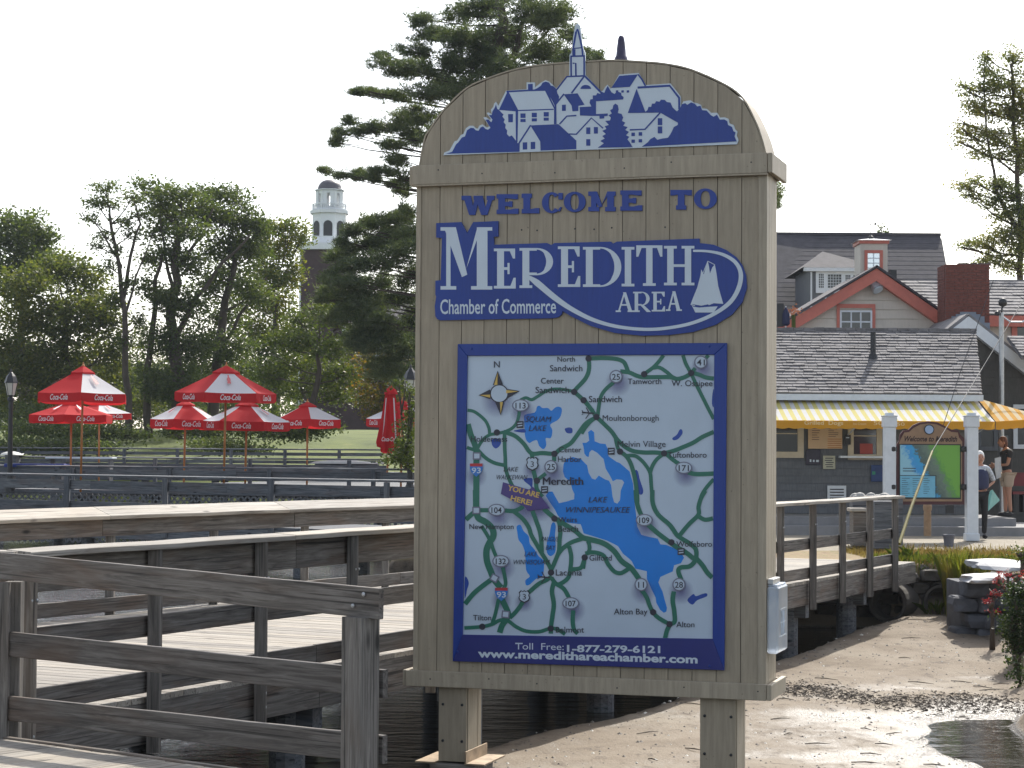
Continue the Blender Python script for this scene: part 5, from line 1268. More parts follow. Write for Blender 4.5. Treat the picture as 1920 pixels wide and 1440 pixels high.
# ---- big slate roofed house behind with dormer
YH = 78.0
bh = root('slate_roof_house', (X(1600,YH), YH, 0), 'large house with long slate roof and white dormer behind the coral gable', 'building')
ye_, yr_ = YH, YH+8; zr_ = Z(441, yr_, 1600)
xa_, xb_ = X(1380, yr_), X(1766, yr_)
b = MB(); z0_ = zr_-6.2
b.add([(X(1370,YH), ye_, z0_), (X(1812,YH), ye_, z0_), (xb_, yr_, Z(448,yr_,1766)), (xa_, yr_, Z(434,yr_,1380))], [(0,1,2,3)]); b.add([(xb_, yr_, Z(448,yr_,1766)), (X(1812,YH), ye_, z0_), (X(1812,YH), yr_+8, z0_)], [(0,1,2)]); b.add([(xa_,yr_,Z(434,yr_,1380)),(xb_,yr_,Z(448,yr_,1766)),(X(1812,YH),yr_+8,z0_),(X(1370,YH),yr_+8,z0_)], [(0,1,2,3)])
part(b, 'roof', SHNG2, bh)
b = MB(); rws = 30
for r_ in range(rws):
    f_ = r_/rws; y = ye_+(yr_-ye_)*f_; z = z0_+(zr_-z0_)*f_; xb2 = X(1812,YH)+(xb_-X(1812,YH))*f_
    b.add([(X(1390,YH),y,z+.004),(xb2-.05,y,z+.004),(xb2-.05,y,z+.03),(X(1390,YH),y,z+.03),(X(1390,YH),y+.26,z+.225),(xb2-.05,y+.26,z+.225)], [(0,1,2,3),(3,2,5,4)])
part(b, 'slate_course', SHNG2, bh, kind='stuff')
part(bx(X(1380,YH), YH+.4, 0, X(1800,YH), YH+12, z0_+.1), 'wall', GREYW, bh)
part(bx(xa_, yr_-.1, zr_-.02, xb_-.05, yr_+.15, zr_+.10), 'ridge', SHNG2, bh)
YW = YH-.2; a, c = X(1518,YW), X(1640,YW); zt_, zb_ = Z(503,YW), Z(565,YW)
dm = part(bx(a, YW, zb_-.6, c, YW+4, zt_), 'dormer', GREYW, bh)
b = MB(); b.add([(a-.3,YW-.25,zt_),(c+.3,YW-.25,zt_),(c+.3,YW+5,zt_),(a-.3,YW+5,zt_),(X(1553,YW),YW+1.5,Z(465,YW)),(X(1600,YW),YW+4.5,Z(465,YW))], [(0,1,5,4),(1,2,5),(2,3,4,5),(3,0,4)]); part(b, 'dormer_roof', SHNG2, dm)
part(bx(a-.25, YW-.24, zt_-.14, c+.25, YW-.02, zt_-.002), 'dormer_fascia', WHT, dm)
part(bx(X(1529,YW), YW-.06, zb_+.3, X(1612,YW), YW-.001, zt_-.142), 'window_band', WHT, dm)
for (p0, p1, q0, q1, nxp, nzp) in ((1534,1544,514,541,3,6),(1551,1577,515,541,5,5),(1584,1594,516,541,3,6),(1599,1609,516,541,3,6)):
    b = MB()
    for i in range(nxp):
        for k in range(nzp):
            u = (p1-p0)/nxp; v_ = (q1-q0)/nzp; b.box(X(p0+u*i+.5,YW), YW-.07, Z(q0+v_*(k+1)-.5,YW), X(p0+u*(i+1)-.5,YW), YW-.061, Z(q0+v_*k+.5,YW))
    part(b, 'pane', gl, dm, kind='stuff')
part(bx(X(1546,YW), YW-.05, zb_-.5, X(1549,YW), YW-.001, zb_+.3), 'corner_post', WHT, dm); part(bx(X(1519,YW), YW-.05, zb_-.5, X(1522,YW), YW-.001, zt_-.15), 'corner_post', WHT, dm)
# items left of gable: folded blue umbrella, plant pot, flowers, bin
YF = 50.2
fu = root('folded_blue_umbrella', (X(1473,YF), YF, Z(620,YF)), 'folded dark blue umbrella beside the left foot of the coral gable', 'umbrella')
b = MB(); x_ = X(1473,YF); b.lathe([(.05,0),(.10,.05),(.09,.3),(.04,.42),(.01,.46)], 10, x_, YF, Z(612,YF)); part(b, 'canopy', plain('navy_cloth', (.015,.02,.06), .8), fu)
b = MB(); b.tube([(x_,YF,Z(640,YF)),(x_,YF,Z(575,YF))], .015, 6); part(b, 'pole', WHT, fu)
plaque('dark_speaker_box', 1456, 1469, 570, 614, BLACKM, 'dark box at the edge of the sign left of the folded blue umbrella', 'box', Y=YF)

# ---- white posts and town map kiosk
YK = 38.6
def white_post(px0, px1, pyt, pyb, label, Y=YK):
    xm = X((px0+px1)/2, Y); hw = (X(px1,Y)-X(px0,Y))/2; zt_ = Z(pyt,Y); zb_ = 0 if pyb is None else Z(pyb,Y)
    r_ = root('white_post', (xm, Y, zb_), label, 'post', 'white posts holding the town map board')
    part(bx(xm-hw*.86, Y-hw*.86, zb_, xm+hw*.86, Y+hw*.86, zt_-.24), 'shaft', WHT, r_, bevel=.012)
    part(bx(xm-hw, Y-hw, zt_-.239, xm+hw, Y+hw, zt_-.045), 'collar', WHT, r_, bevel=.01)
    b = MB(); b.box(xm-hw*1.08, Y-hw*1.08, zt_-.044, xm+hw*1.08, Y+hw*1.08, zt_-.02); b.box(xm-hw*.6, Y-hw*.6, zt_-.019, xm+hw*.6, Y+hw*.6, zt_+.03); part(b, 'cap', WHT, r_, bevel=.006)
    part(bx(xm-hw*1.02, Y-hw*1.02, zb_, xm+hw*1.02, Y+hw*1.02, zb_+.14), 'base_trim', WHT, r_, bevel=.01)
    return r_
white_post(1655, 1680, 777, None, 'left white square post of the town map board')
white_post(1809, 1834, 776, 1013, 'right white square post with the white haired woman behind it')
YM = YK-.02
kb = root('town_map_board', (X(1745,YM), YM, .7), 'maroon framed town map board with arched top hung between two white posts', 'map board')
def kp(px, py): p = P(px, py, YM); return (p.x, p.z)
top = [(1681,833),(1686,826),(1687,815),(1693,807),(1703,806),(1712,797),(1724,792),(1740,790),(1757,792),(1770,798),(1784,806),(1796,807),(1800,815),(1808,822)]
b = MB(); b.prism([kp(*p) for p in [(1679,946),(1808,946)]+top[::-1]], YM-.03, YM+.05); part(b, 'back_frame', MAR, kb)
inn_ = [(1685,940),(1803,940),(1803,828),(1797,820),(1795,811),(1783,810),(1769,802),(1756,796),(1740,794),(1725,796),(1713,802),(1704,810),(1695,811),(1691,818),(1685,830)]
b = MB(); b.prism([kp(*p) for p in inn_], YM-.045, YM-.0305); part(b, 'header_panel', BRN, kb)
part(bx(kp(1685,0)[0], YM-.05, Z(935,YM), kp(1800,0)[0], YM-.0455, Z(832,YM)), 'map_border', BLACKM, kb)
# printed map: blue lake, grey town, green hills
mm, n, b_ = newmat('town_map_print'); tc = N(n, 'ShaderNodeTexCoord'); sx = N(n, 'ShaderNodeSeparateXYZ'); n.links.new(tc.outputs['Generated'], sx.inputs[0])
mp = N(n, 'ShaderNodeMapping'); mp.inputs['Scale'].default_value = (3, 3, 3); n.links.new(tc.outputs['Generated'], mp.inputs[0]); nf = noise(n, mp.outputs[0], 3.5, 8, .8)
dg_ = mathn('ADD', mathn('ADD', sx.outputs[0], mathn('MULTIPLY', sx.outputs[2], .42)), mathn('MULTIPLY', mathn('SUBTRACT', nf, .5), .55))
cm = ramp(n, dg_, [(.42, (.25,.50,.62)), (.50, (.04,.28,.62)), (.62, (.03,.32,.60)), (.66, (.07,.11,.10)), (.84, (.13,.19,.15)), (.93, (.10,.28,.06)), (1.0, (.14,.36,.05))])
n.links.new(cm, b_.inputs['Base Color']); b_.inputs['Roughness'].default_value = .3
part(bx(kp(1687,0)[0], YM-.052, Z(932,YM), kp(1798,0)[0], YM-.0505, Z(834,YM)), 'map_print', mm, kb)
part(bx(kp(1687,0)[0], YM-.0535, Z(932,YM), kp(1752,0)[0], YM-.0525, Z(892,YM)), 'legend_panel', plain('legend_blue', (.15,.42,.58), .4, .15, 3), kb)
b = MB()
for k in range(26): px = 1690+(k % 3)*20; py = 896+(k//3)*4; l_ = rnd(7, 15); b.box(kp(px,0)[0], YM-.0545, Z(py+.8,YM), kp(px+l_,0)[0], YM-.0537, Z(py,YM))
b.box(kp(1687,0)[0], YM-.0545, Z(891.8,YM), kp(1754,0)[0], YM-.0537, Z(890.6,YM)); b.box(kp(1753,0)[0], YM-.0545, Z(932,YM), kp(1754,0)[0], YM-.0537, Z(891,YM))
for py in (877, 882): b.box(kp(1692,0)[0], YM-.0545, Z(py+1.4,YM), kp(1716,0)[0], YM-.0537, Z(py,YM))
part(b, 'legend_print', INK, kb, kind='stuff')
wtext(kb, 'title_lettering', 'Welcome to Meredith', 1696, 1795, 827, YM-.047, plain('dark_brown_ink', (.03,.012,.012), .5), cap=.10, bold=.028, shear=.35)
b = MB(); c_ = kp(1741, 805.5); b.tube([(c_[0], YM-.03, c_[1]), (c_[0], YM-.06, c_[1])], .095, 20); part(b, 'emblem_ring', BLACKM, kb)
b = MB(); b.tube([(c_[0], YM-.055, c_[1]), (c_[0], YM-.064, c_[1])], .078, 20); em = part(b, 'emblem', plain('emblem_blue', (.30,.42,.62), .3, .1), kb)
for py in (842, 913, 842.1, 913.1):
    sx_ = 1673 if py in (842, 913) else 1809
    b = MB(); p = kp(sx_+3 if sx_ < 1700 else sx_-3, py); b.box(p[0]-.05, YM-.05, p[1]-.05, p[0]+.05, YM-.02, p[1]+.05); b.lathe([(.01,-.06),(.05,-.03),(.05,.03),(.01,.06)], 8, p[0]-.02, YM-.06, p[1]); part(b, 'hinge', BLACKM, kb)
part(bx(X(1774,YM), YM-.02, Z(962,YM), X(1788,YM), YM+.06, Z(946,YM)), 'drop_bracket', BLACKM, kb)
# yellow guy-wire guard and wires
YY = 32.6
gw = root('guy_wire', tuple(P(1692, 1010, YY)), 'slanting yellow guard tube on a guy wire in front of the town map board', 'guy wire')
pA, pB, pC = P(1686, 1020, YY), P(1748, 846, YY+2.2), P(1842, 690, YY+5)
b = MB(); b.tube([pA, P(1709, 950, YY+.8), P(1730, 893, YY+1.5), pB], [.028, .026, .023, .019], 8)
YG_ = plain('yellow_plastic', (.17,.14,.015), .6, .3, 3); part(b, 'guard_tube', YG_, gw)
pD = P(1990, 445, YY+9)
b = MB(); b.tube([pB, pC, pD], .008, 5); part(b, 'wire', BLACKM, gw)
pw = root('overhead_wire', tuple(P(1770, 800, 40)), 'thin dark wire slanting up in front of the shack roof', 'wire')
b = MB(); b.tube([P(1768,800,40), P(1800,700,40.5), P(1850,560,41), P(1935,330,42)], .007, 5); part(b, 'cable', BLACKM, pw)
# bollard, pot, little things
YB = 42.0; YB = 40.5
bo = root('wooden_bollard', (X(1739,YB), YB, 0), 'short round wooden bollard on the path in front of the map board', 'bollard')
b = MB(); b.lathe([(.075,0),(.075,.44),(.07,.5)], 12, X(1739,YB), YB, 0); part(b, 'post', plain('bollard_wood', (.33,.22,.13), .7, .2, 8, bmp=.2), bo, smooth=False)
b = MB(); b.lathe([(.085,.50),(.09,.58),(.08,.62)], 12, X(1739,YB), YB, 0); part(b, 'cap', MATS['bollard_wood'], bo)
po = root('grey_pot', (X(1779,36.6), 36.6, 0), 'small grey round pot on the grass edge beside the bollard', 'pot')
b = MB(); b.lathe([(.08,-.02),(.10,.15),(.115,.155),(.115,.19),(.09,.19)], 14, X(1779,36.6), 36.6, 0); part(b, 'body', plain('pot_grey', (.14,.14,.16), .7), po)
# stone trough / pump object near far end of the bridge (dark shapes with white lids)
tb = root('litter_bin', (X(1616,36), 36, 0), 'brown timber clad bin with a pale lid standing at the far end of the walkway', 'bin')
part(bx(X(1600,36), 36, 0, X(1632,36), 36.4, Z(960,36)), 'body', W_RAIL, tb, bevel=.01); part(bx(X(1595,36), 35.95, Z(960,36)+.002, X(1625,36), 36.42, Z(953,36)), 'lid', W_CAP, tb, bevel=.01)
tb2 = root('planter_box', (X(1660,35), 35, 0), 'dark planter box with pale stones on top beside the end of the walkway railing', 'planter')
part(bx(X(1640,35), 35, 0, X(1684,35), 35.5, Z(940,35)), 'body', W_BLUE, tb2, bevel=.01)
b = MB()
for k in range(16): x = X(rnd(1600,1665),36.5); b.lathe([(.001,-.04),(.1,0),(.06,.05),(.001,.07)], 7, x, 36.6+rnd(-.1,.1), Z(933,36.5)+rnd(-.02,.03))
ro = root('stone_pile', (X(1632,36.6), 36.6, 0), 'row of pale stones on a low wall behind the walkway railing', 'stones')
part(b, 'stone', plain('pale_stone', (.36,.35,.33), .8, .2), ro, kind='stuff'); part(bx(X(1596,36.6), 36.45, 0, X(1690,36.6), 36.8, Z(934,36.6)), 'wall', W_BLUE, ro)
# lamp pole at right with globe, string wire
lp = root('grey_lamp_pole', (X(1878,44.8), 44.8, 0), 'slim grey metal pole topped by a dark spotlight in front of the dark house', 'lamp post')
b = MB(); xx = X(1878,44.8); b.tube([(xx,44.8,.3),(xx,44.8,Z(585,44.8))], .055, 10); part(b, 'pole', STEEL, lp)
b = MB(); b.tube([(xx,44.8,Z(590,44.8)),(xx+.02,44.8,Z(572,44.8))], .02, 6); b.lathe([(.01,-.10),(.09,-.06),(.1,.03),(.06,.09),(.01,.1)], 12, xx+.03, 44.8, Z(566,44.8)); part(b, 'lamp_head', BLACKM, lp, smooth=True)
b = MB(); b.lathe([(.01,-.06),(.06,-.04),(.06,.03),(.01,.06)], 10, xx-.1, 44.75, Z(586,44.8)); part(b, 'second_lamp', BLACKM, lp)
b = MB(); b.tube([(xx+.02,44.8,Z(592,44.8)),(xx+.2,44.8,Z(602,44.8)),(xx+.45,44.8,Z(602,44.8)),(xx+.75,44.8,Z(590,44.8))], .018, 6); part(b, 'string_light', WHITEV, lp)
for z_ in (520, 640): pass

# ---- people
def skin_person(name, pts, edges, rad, mat_by=None, mat=None, parent=None, rootv=0):
    me = bpy.data.meshes.new(name); me.from_pydata(pts, edges, []); o = link(name, me, parent)
    md = o.modifiers.new('skin', 'SKIN'); sv = me.skin_vertices[0].data
    for i, r_ in enumerate(rad): sv[i].radius = (r_, r_*.85) if not isinstance(r_, tuple) else r_; sv[i].use_root = (i == rootv)
    sm_ = o.modifiers.new('sub', 'SUBSURF'); sm_.levels = 2; sm_.render_levels = 2
    me.materials.append(mat); md.use_smooth_shade = True
    return o
SKN = plain('skin', (.42,.22,.15), .55, .06); SKN2 = plain('skin_tan', (.34,.17,.11), .55, .06)
def ellips(b, c, r_, n=14, m_=9, rx=None):
    k0 = len(b.v); rx, ry, rz = r_
    for j in range(m_+1):
        th = math.pi*j/m_
        for i in range(n):
            a = 2*math.pi*i/n; b.v.append((c[0]+rx*math.sin(th)*math.cos(a), c[1]+ry*math.sin(th)*math.sin(a), c[2]+rz*math.cos(th)))
    for j in range(m_):
        for i in range(n): b.f.append((k0+j*n+i, k0+(j+1)*n+i, k0+(j+1)*n+(i+1) % n, k0+j*n+(i+1) % n)); b.mi.append(b.cur)
def hand(b, p, d, s=1.0, curl=.3):
    """palm and five bent fingers; d = pointing direction"""
    p = Vector(p); d = Vector(d).normalized(); sd_ = d.cross(Vector((0,1,0)));
    if sd_.length < .1: sd_ = d.cross(Vector((1,0,0)))
    sd_.normalize(); nr_ = sd_.cross(d)
    b.tube([p, p+d*.045*s, p+d*.085*s], [.024*s, .036*s, .034*s], 8)
    for k, (o_, L_) in enumerate(((-.027,.062),(-.009,.075),(.009,.07),(.026,.055))):
        q = p+d*.08*s+sd_*o_*s; b.tube([q, q+d*L_*.5*s, q+(d*(L_*.95)+nr_*L_*curl)*s], [.0095*s,.009*s,.006*s], 6)
    q = p+d*.02*s+sd_*.028*s; b.tube([q, q+(sd_*.03+d*.02)*s, q+(sd_*.04+d*.055)*s], [.011*s,.010*s,.007*s], 6)
def person(x, y, z, H, label, top, bottom, shoe, hair, skin, pose, longhair=False, facing=0, shorts=False, sleeve=None):
    e = root('person', (x, y, z), label, 'person'); e.rotation_euler = (0, 0, facing); s = H/1.7
    V = {k: Vector(v)*s for k, v in pose.items()}
    def chain(names, radii, nm, mat):
        pts = []; rad = []; ed = []
        for seq, rr_ in zip(names, radii):
            prev = None
            for k, r_ in zip(seq, rr_):
                v_ = V[k]
                idx = next((i for i, q in enumerate(pts) if (q-v_).length < 1e-5), None)
                if idx is None: pts.append(v_); rad.append(r_*s); idx = len(pts)-1
                if prev is not None and (prev, idx) not in ed: ed.append((prev, idx))
                prev = idx
        return skin_person(nm, [tuple(p) for p in pts], ed, rad, mat=mat, parent=e)
    body = chain([['pel','waist','chest','neckb','neck','headb'],['neckb','shl','ell','wrl'],['neckb','shr','elr','wrr'],['pel','hipl','knl','anl'],['pel','hipr','knr','anr']],
                 [[.105,.095,.115,.07,.05,.05],[.07,.052,.038,.026],[.07,.052,.038,.026],[.105,.09,.058,.04],[.105,.09,.058,.04]], 'body', skin)
    chain([['pel','waist','chest','neckb']] + ([['neckb','shl','ell'] if not sleeve else ['neckb','shl','slm_l'], ['neckb','shr','elr'] if not sleeve else ['neckb','shr','slm_r']]),
          [[.135,.13,.15,.085],[.085,.075,.06],[.085,.075,.06]], 'shirt', top)
    lg = [['pel','hipl','knl','anl'],['pel','hipr','knr','anr']] if not shorts else [['pel','hipl','shl2'],['pel','hipr','shr2']]
    chain(lg, [[.14,.115,.075,.058]]*2 if not shorts else [[.145,.125,.10]]*2, 'trousers' if not shorts else 'shorts', bottom)
    b = MB(); hd = V['head']; ellips(b, hd, (.076*s,.095*s,.115*s)); ellips(b, hd+Vector((0,-.095,-.012))*s, (.013*s,.02*s,.02*s), 8, 6)
    for sx_ in (-1, 1): ellips(b, hd+Vector((.078*sx_,0,-.01))*s, (.012*s,.022*s,.032*s), 8, 6)
    part2 = b.build('head', skin, e, smooth=True)
    b = MB()
    for sx_ in (-1, 1): ellips(b, hd+Vector((.03*sx_,-.084,.012))*s, (.012*s,.008*s,.008*s), 8, 5)
    b.box(*(hd+Vector((-.025,-.094,-.052))*s), *(hd+Vector((.025,-.085,-.046))*s)); b.build('face_detail', plain_dark, e)
    b = MB(); ellips(b, hd+Vector((0,.018,.03))*s, (.088*s,.10*s,.112*s)); 
    ellips(b, hd+Vector((0,.045,-.02))*s, (.09*s,.075*s,.11*s)); b.build('hair', hair, e, smooth=True)
    b = MB(); hand(b, V['wrl'], V['hdl']-V['wrl'], s); hand(b, V['wrr'], V['hdr']-V['wrr'], s); b.build('hands', skin, e, smooth=True)
    for k in ('anl', 'anr'):
        b = MB(); q = V[k]; ellips(b, q+Vector((0,-.06,-.045))*s, (.045*s,.125*s,.045*s)); b.build('shoe', shoe, e, smooth=True)
    return e, V, s
plain_dark = plain('eye_dark', (.03,.02,.02), .4)
WX = X(1845, 39.6); 
pose1 = dict(pel=(0,0,.93), waist=(0,-.01,1.08), chest=(0,0,1.25), neckb=(0,0,1.40), neck=(0,-.01,1.47), headb=(0,-.02,1.53), head=(0,-.03,1.585), shl=(.16,0,1.37), ell=(.30,.08,1.12), wrl=(.13,-.06,1.0), hdl=(.06,-.09,.98), slm_l=(.30,.08,1.12),
    shr=(-.16,0,1.37), elr=(-.24,-.02,1.10), wrr=(-.20,-.14,.90), hdr=(-.19,-.18,.83), slm_r=(-.24,-.02,1.1), hipl=(.085,0,.86), knl=(.09,-.03,.48), anl=(.085,0,.09), hipr=(-.085,0,.86), knr=(-.10,-.05,.48), anr=(-.12,-.04,.09))
VEST = plain('navy_vest', (.022,.028,.075), .7, .1); KHAKI = plain('khaki_shorts', (.36,.28,.21), .8, .1); BLKC = plain('black_cloth', (.014,.014,.017), .8, .1)
PAT = plain('patterned_sleeve', (.40,.43,.48), .7, .45, 26)
e1, V1, s1 = person(X(1837, 39.4), 39.4, .0, 1.66, 'white haired woman in a navy vest and black trousers behind the right white post', PAT, BLKC, BLKC, plain('white_hair', (.72,.72,.70), .7, .1, 20), SKN, pose1)
b = MB(); 
vst = skin_person('vest', [tuple(V1[k]) for k in ('pel','waist','chest','neckb')], [(0,1),(1,2),(2,3)], [.21*s1,.185*s1,.205*s1,.13*s1], mat=VEST, parent=e1)
pose2 = dict(pel=(0,0,.93), waist=(0,.0,1.08), chest=(-.01,0,1.25), neckb=(-.03,0,1.41), neck=(-.05,-.02,1.47), headb=(-.07,-.04,1.52), head=(-.09,-.06,1.575), shl=(.15,0,1.37), ell=(.12,-.05,1.10), wrl=(-.14,-.2,1.08), hdl=(-.2,-.22,1.1), slm_l=(.15,-.02,1.24),
    shr=(-.16,0,1.37), elr=(-.14,-.06,1.12), wrr=(-.34,-.14,1.08), hdr=(-.40,-.16,1.07), slm_r=(-.16,-.03,1.23), hipl=(.085,0,.86), knl=(.08,.0,.48), anl=(.07,.05,.09), shl2=(.085,0,.60), hipr=(-.085,0,.86), knr=(-.06,0,.48), anr=(-.07,.0,.09), shr2=(-.075,0,.60))
e2, V2, s2 = person(X(1888, 43.0), 43.0, .32, 1.66, 'person in black t-shirt and khaki shorts reading papers in the shade by the dark wall', BLKC, KHAKI, BLKC, plain('auburn_hair', (.10,.035,.02), .7, .2, 20), SKN2, pose2, shorts=True, sleeve=True, facing=R(-75))
pp = root('paper_bag', (X(1870,42.4), 42.4, 1.05), 'white paper held by the person in shorts', 'paper')
b = MB(); x_ = X(1871,42.4); b.add([(x_-.06,42.4,Z(858,42.4)),(x_+.06,42.38,Z(855,42.4)),(x_+.07,42.42,Z(893,42.4)),(x_-.01,42.45,Z(897,42.4)),(x_-.06,42.4,Z(880,42.4))], [(0,1,2,3,4)]); b.add([(x_-.06,42.43,Z(858,42.4)),(x_+.06,42.41,Z(855,42.4)),(x_+.07,42.45,Z(893,42.4)),(x_-.01,42.48,Z(897,42.4)),(x_-.06,42.43,Z(880,42.4))], [(4,3,2,1,0)]); part(b, 'sheet', plain('paper_grey', (.45,.45,.45), .8), pp)
sb = root('sandwich_board', (X(1862,41.9), 41.9, .32), 'pale green board leaning on the step beside the woman', 'sign board')
q = [P(1850,925,41.9), P(1861,918,41.9), P(1875,938,42.1), P(1853,958,41.7), P(1848,950,41.7)]
b = MB(); b.add([tuple(p) for p in q]+[tuple(p+Vector((0,.03,0))) for p in q], [(0,1,2,3,4)[::-1], (5,6,7,8,9)]+[(i, (i+1) % 5, 5+(i+1) % 5, 5+i) for i in range(5)]); part(b, 'board', plain('pale_green_board', (.16,.38,.33), .5), sb)
# ================================================================== LEFT SIDE: UMBRELLAS, LAMPS, CHURCH
CRED = clothmat('umbrella_red_cloth', lambda n: (.62,.030,.035), .38); CWHT = clothmat('umbrella_white_cloth', lambda n: (.74,.73,.74), .3)
POLE = plain('orange_wood_pole', (.45,.17,.045), .5, .15, 8); LOGO = plain('white_logo_print', (.78,.76,.76), .5, .04); REDL = plain('red_logo_print', (.45,.04,.05), .5, .05)
POLED = plain('dark_pole', (.05,.04,.04), .5)
def umbrella(px, pyap, pyrim, hw_px, Y, label, ang0=22, redfirst=True, pyval=20, logo=True, floor=.42, band=0, polemat=None, allred=False, panel_mark=True):
    """six panelled market umbrella; apex, rim and half width given in photo pixels at distance Y"""
    zap, zr = Z(pyap, Y, px), Z(pyrim, Y, px); Rr = hw_px*Y/FPX; vd = pyval*Y/FPX; x0 = X(px, Y)
    r_ = root('umbrella', (x0, Y, floor), label, 'umbrella', 'red and white patio umbrellas')
    r_.rotation_euler = (random.uniform(-.018,.018), random.uniform(-.02,.02), 0)
    b = MB(); b.tube([(x0,Y,floor),(x0,Y,zap-.05)], .03, 10); part(b, 'pole', polemat or POLE, r_, smooth=True)
    b = MB(); b.lathe([(.01,0),(.045,.02),(.045,.05),(.015,.09),(.02,.12),(.004,.14)], 8, x0, Y, zap-.02); part(b, 'finial', POLE, r_)
    H = zap-zr
    def rimp(k, f=1.0, z=None):
        a = R(ang0+60*k); return Vector((x0+Rr*f*math.cos(a), Y+Rr*f*math.sin(a), (zap-H*(f**.93)) if z is None else z))
    for k in range(6):
        red = (k % 2 == 0) == redfirst
        A, B_ = rimp(k), rimp(k+1); NU, NV = 8, 6
        vs = []; 
        for j in range(NV+1):
            f = .13+(.87)*j/NV; a_, c_ = rimp(k, f), rimp(k+1, f)
            for i in range(NU+1):
                t = i/NU; p = a_.lerp(c_, t); p.z -= .055*math.sin(math.pi*t)*f*f*(.3 if j == NV else 1)
                vs.append(tuple(p))
        b = MB(); b.add(vs, [(j*(NU+1)+i, (j+1)*(NU+1)+i, (j+1)*(NU+1)+i+1, j*(NU+1)+i+1) for j in range(NV) for i in range(NU)])
        pn = part(b, 'canopy_panel', CRED if (red or allred) else CWHT, r_, smooth=True)
        # valance
        b = MB(); vs = []
        mid = (A+B_)/2; outv = Vector((mid.x-x0, mid.y-Y, 0)).normalized()
        for i in range(NU+1):
            t = i/NU; p = A.lerp(B_, t); p.z -= .0165*math.sin(math.pi*t)
            e_ = .35*vd if i in (0, NU) else 0
            vs += [tuple(p), tuple(p+outv*.012*math.sin(i*2.1)+Vector((0,0,-vd*(1-.0)+e_*.4)))]
        b.add(vs, [(2*i, 2*i+1, 2*i+3, 2*i+2) for i in range(NU)]); vl = part(b, 'valance', CRED, pn)
        facing = outv.y < .05
        if facing and logo:
            t_, fs_ = text_outline('Coca-Cola', .012, .3); mx = min(v[0] for v in t_); Mx = max(v[0] for v in t_)
            du = (B_-A).normalized(); 
            if du.x < 0: du = -du
            st_ = mid-du*.27+outv*.02; sc = .54/(Mx-mx); zb_ = zr-vd*.78
            b = MB(); b.add([tuple(Vector((st_.x, st_.y, zb_))+du*((a-mx)*sc)+Vector((0,0,c*vd*.62/CAPH))) for a, c in t_], fs_)
            part(b, 'printed_lettering', LOGO, r_, kind='stuff')
            if panel_mark and not (red and not allred):   # bottle silhouette on the panel
                P0 = Vector((x0, Y, zap)); up_ = (P0-mid); L_ = up_.length; up_.normalize(); nrm = du.cross(up_).normalized()
                if nrm.y > 0: nrm = -nrm
                c0 = mid+up_*L_*.30+nrm*.035; s_ = L_*.33
                prof = [(-.10,0),(.10,0),(.11,.12),(.085,.25),(.11,.42),(.095,.58),(.045,.75),(.04,.95),(.05,1.0),(-.05,1.0),(-.04,.95),(-.045,.75),(-.095,.58),(-.11,.42),(-.085,.25),(-.11,.12)]
                b = MB(); q = [tuple(c0+du*(a*s_*1.0)+up_*(c*s_)) for a, c in prof]
                tr = tessellate_polygon([[Vector((a, c, 0)) for a, c in prof]]); b.add(q, [tuple(t) for t in tr]); part(b, 'printed_bottle', LOGO if (red or allred) else REDL, r_)
    # vent cap on top
    for k in range(6):
        a, c = rimp(k, .27), rimp(k+1, .27); b = MB(); ztop = Vector((x0, Y, zap+.035)); lift = Vector((0,0,.055))
        b.add([tuple(ztop), tuple(a+lift), tuple(c+lift), tuple(a+Vector((0,0,.01))), tuple(c+Vector((0,0,.01)))], [(0,1,2),(1,3,4,2)]); part(b, 'vent_panel', CRED, r_)
    for k in range(6):
        b = MB(); b.tube([rimp(k, .03)-Vector((0,0,.04)), rimp(k, .98)-Vector((0,0,.03))], .008, 4); part(b, 'rib', POLE, r_)
    return r_
umbrella(152, 687, 739, 92, 56, 'large umbrella nearest the left lamp post, red front panel between white ones', ang0=40, redfirst=False, pyval=17)
umbrella(133, 752, 778, 82, 60, 'umbrella low behind the leftmost large one, red front panels with white bottle prints', ang0=33, redfirst=True, pyval=15, allred=True)
umbrella(186, 754, 775, 68, 66, 'umbrella with a pale right panel poking out to the right of the leftmost pair', ang0=40, redfirst=False, pyval=11)
umbrella(420, 687, 737, 95, 56, 'large umbrella with a white front panel between red ones and a dark upper pole', ang0=14, redfirst=False, pyval=17, polemat=POLE)
umbrella(345, 752, 787, 66, 60, 'umbrella left of the second large one with a red bottle print on its white panel', ang0=20, redfirst=True, pyval=17)
umbrella(460, 752, 790, 82, 59, 'umbrella directly below and right of the second large one, red panel in front', ang0=0, redfirst=True, pyval=17)
umbrella(576, 755, 787, 68, 64, 'small umbrella standing alone to the right of the second cluster', ang0=41, redfirst=False, pyval=15, panel_mark=False)
umbrella(752, 752, 786, 68, 61, 'umbrella partly hidden behind the folded one and the sign', ang0=0, redfirst=True, pyval=15, panel_mark=False)
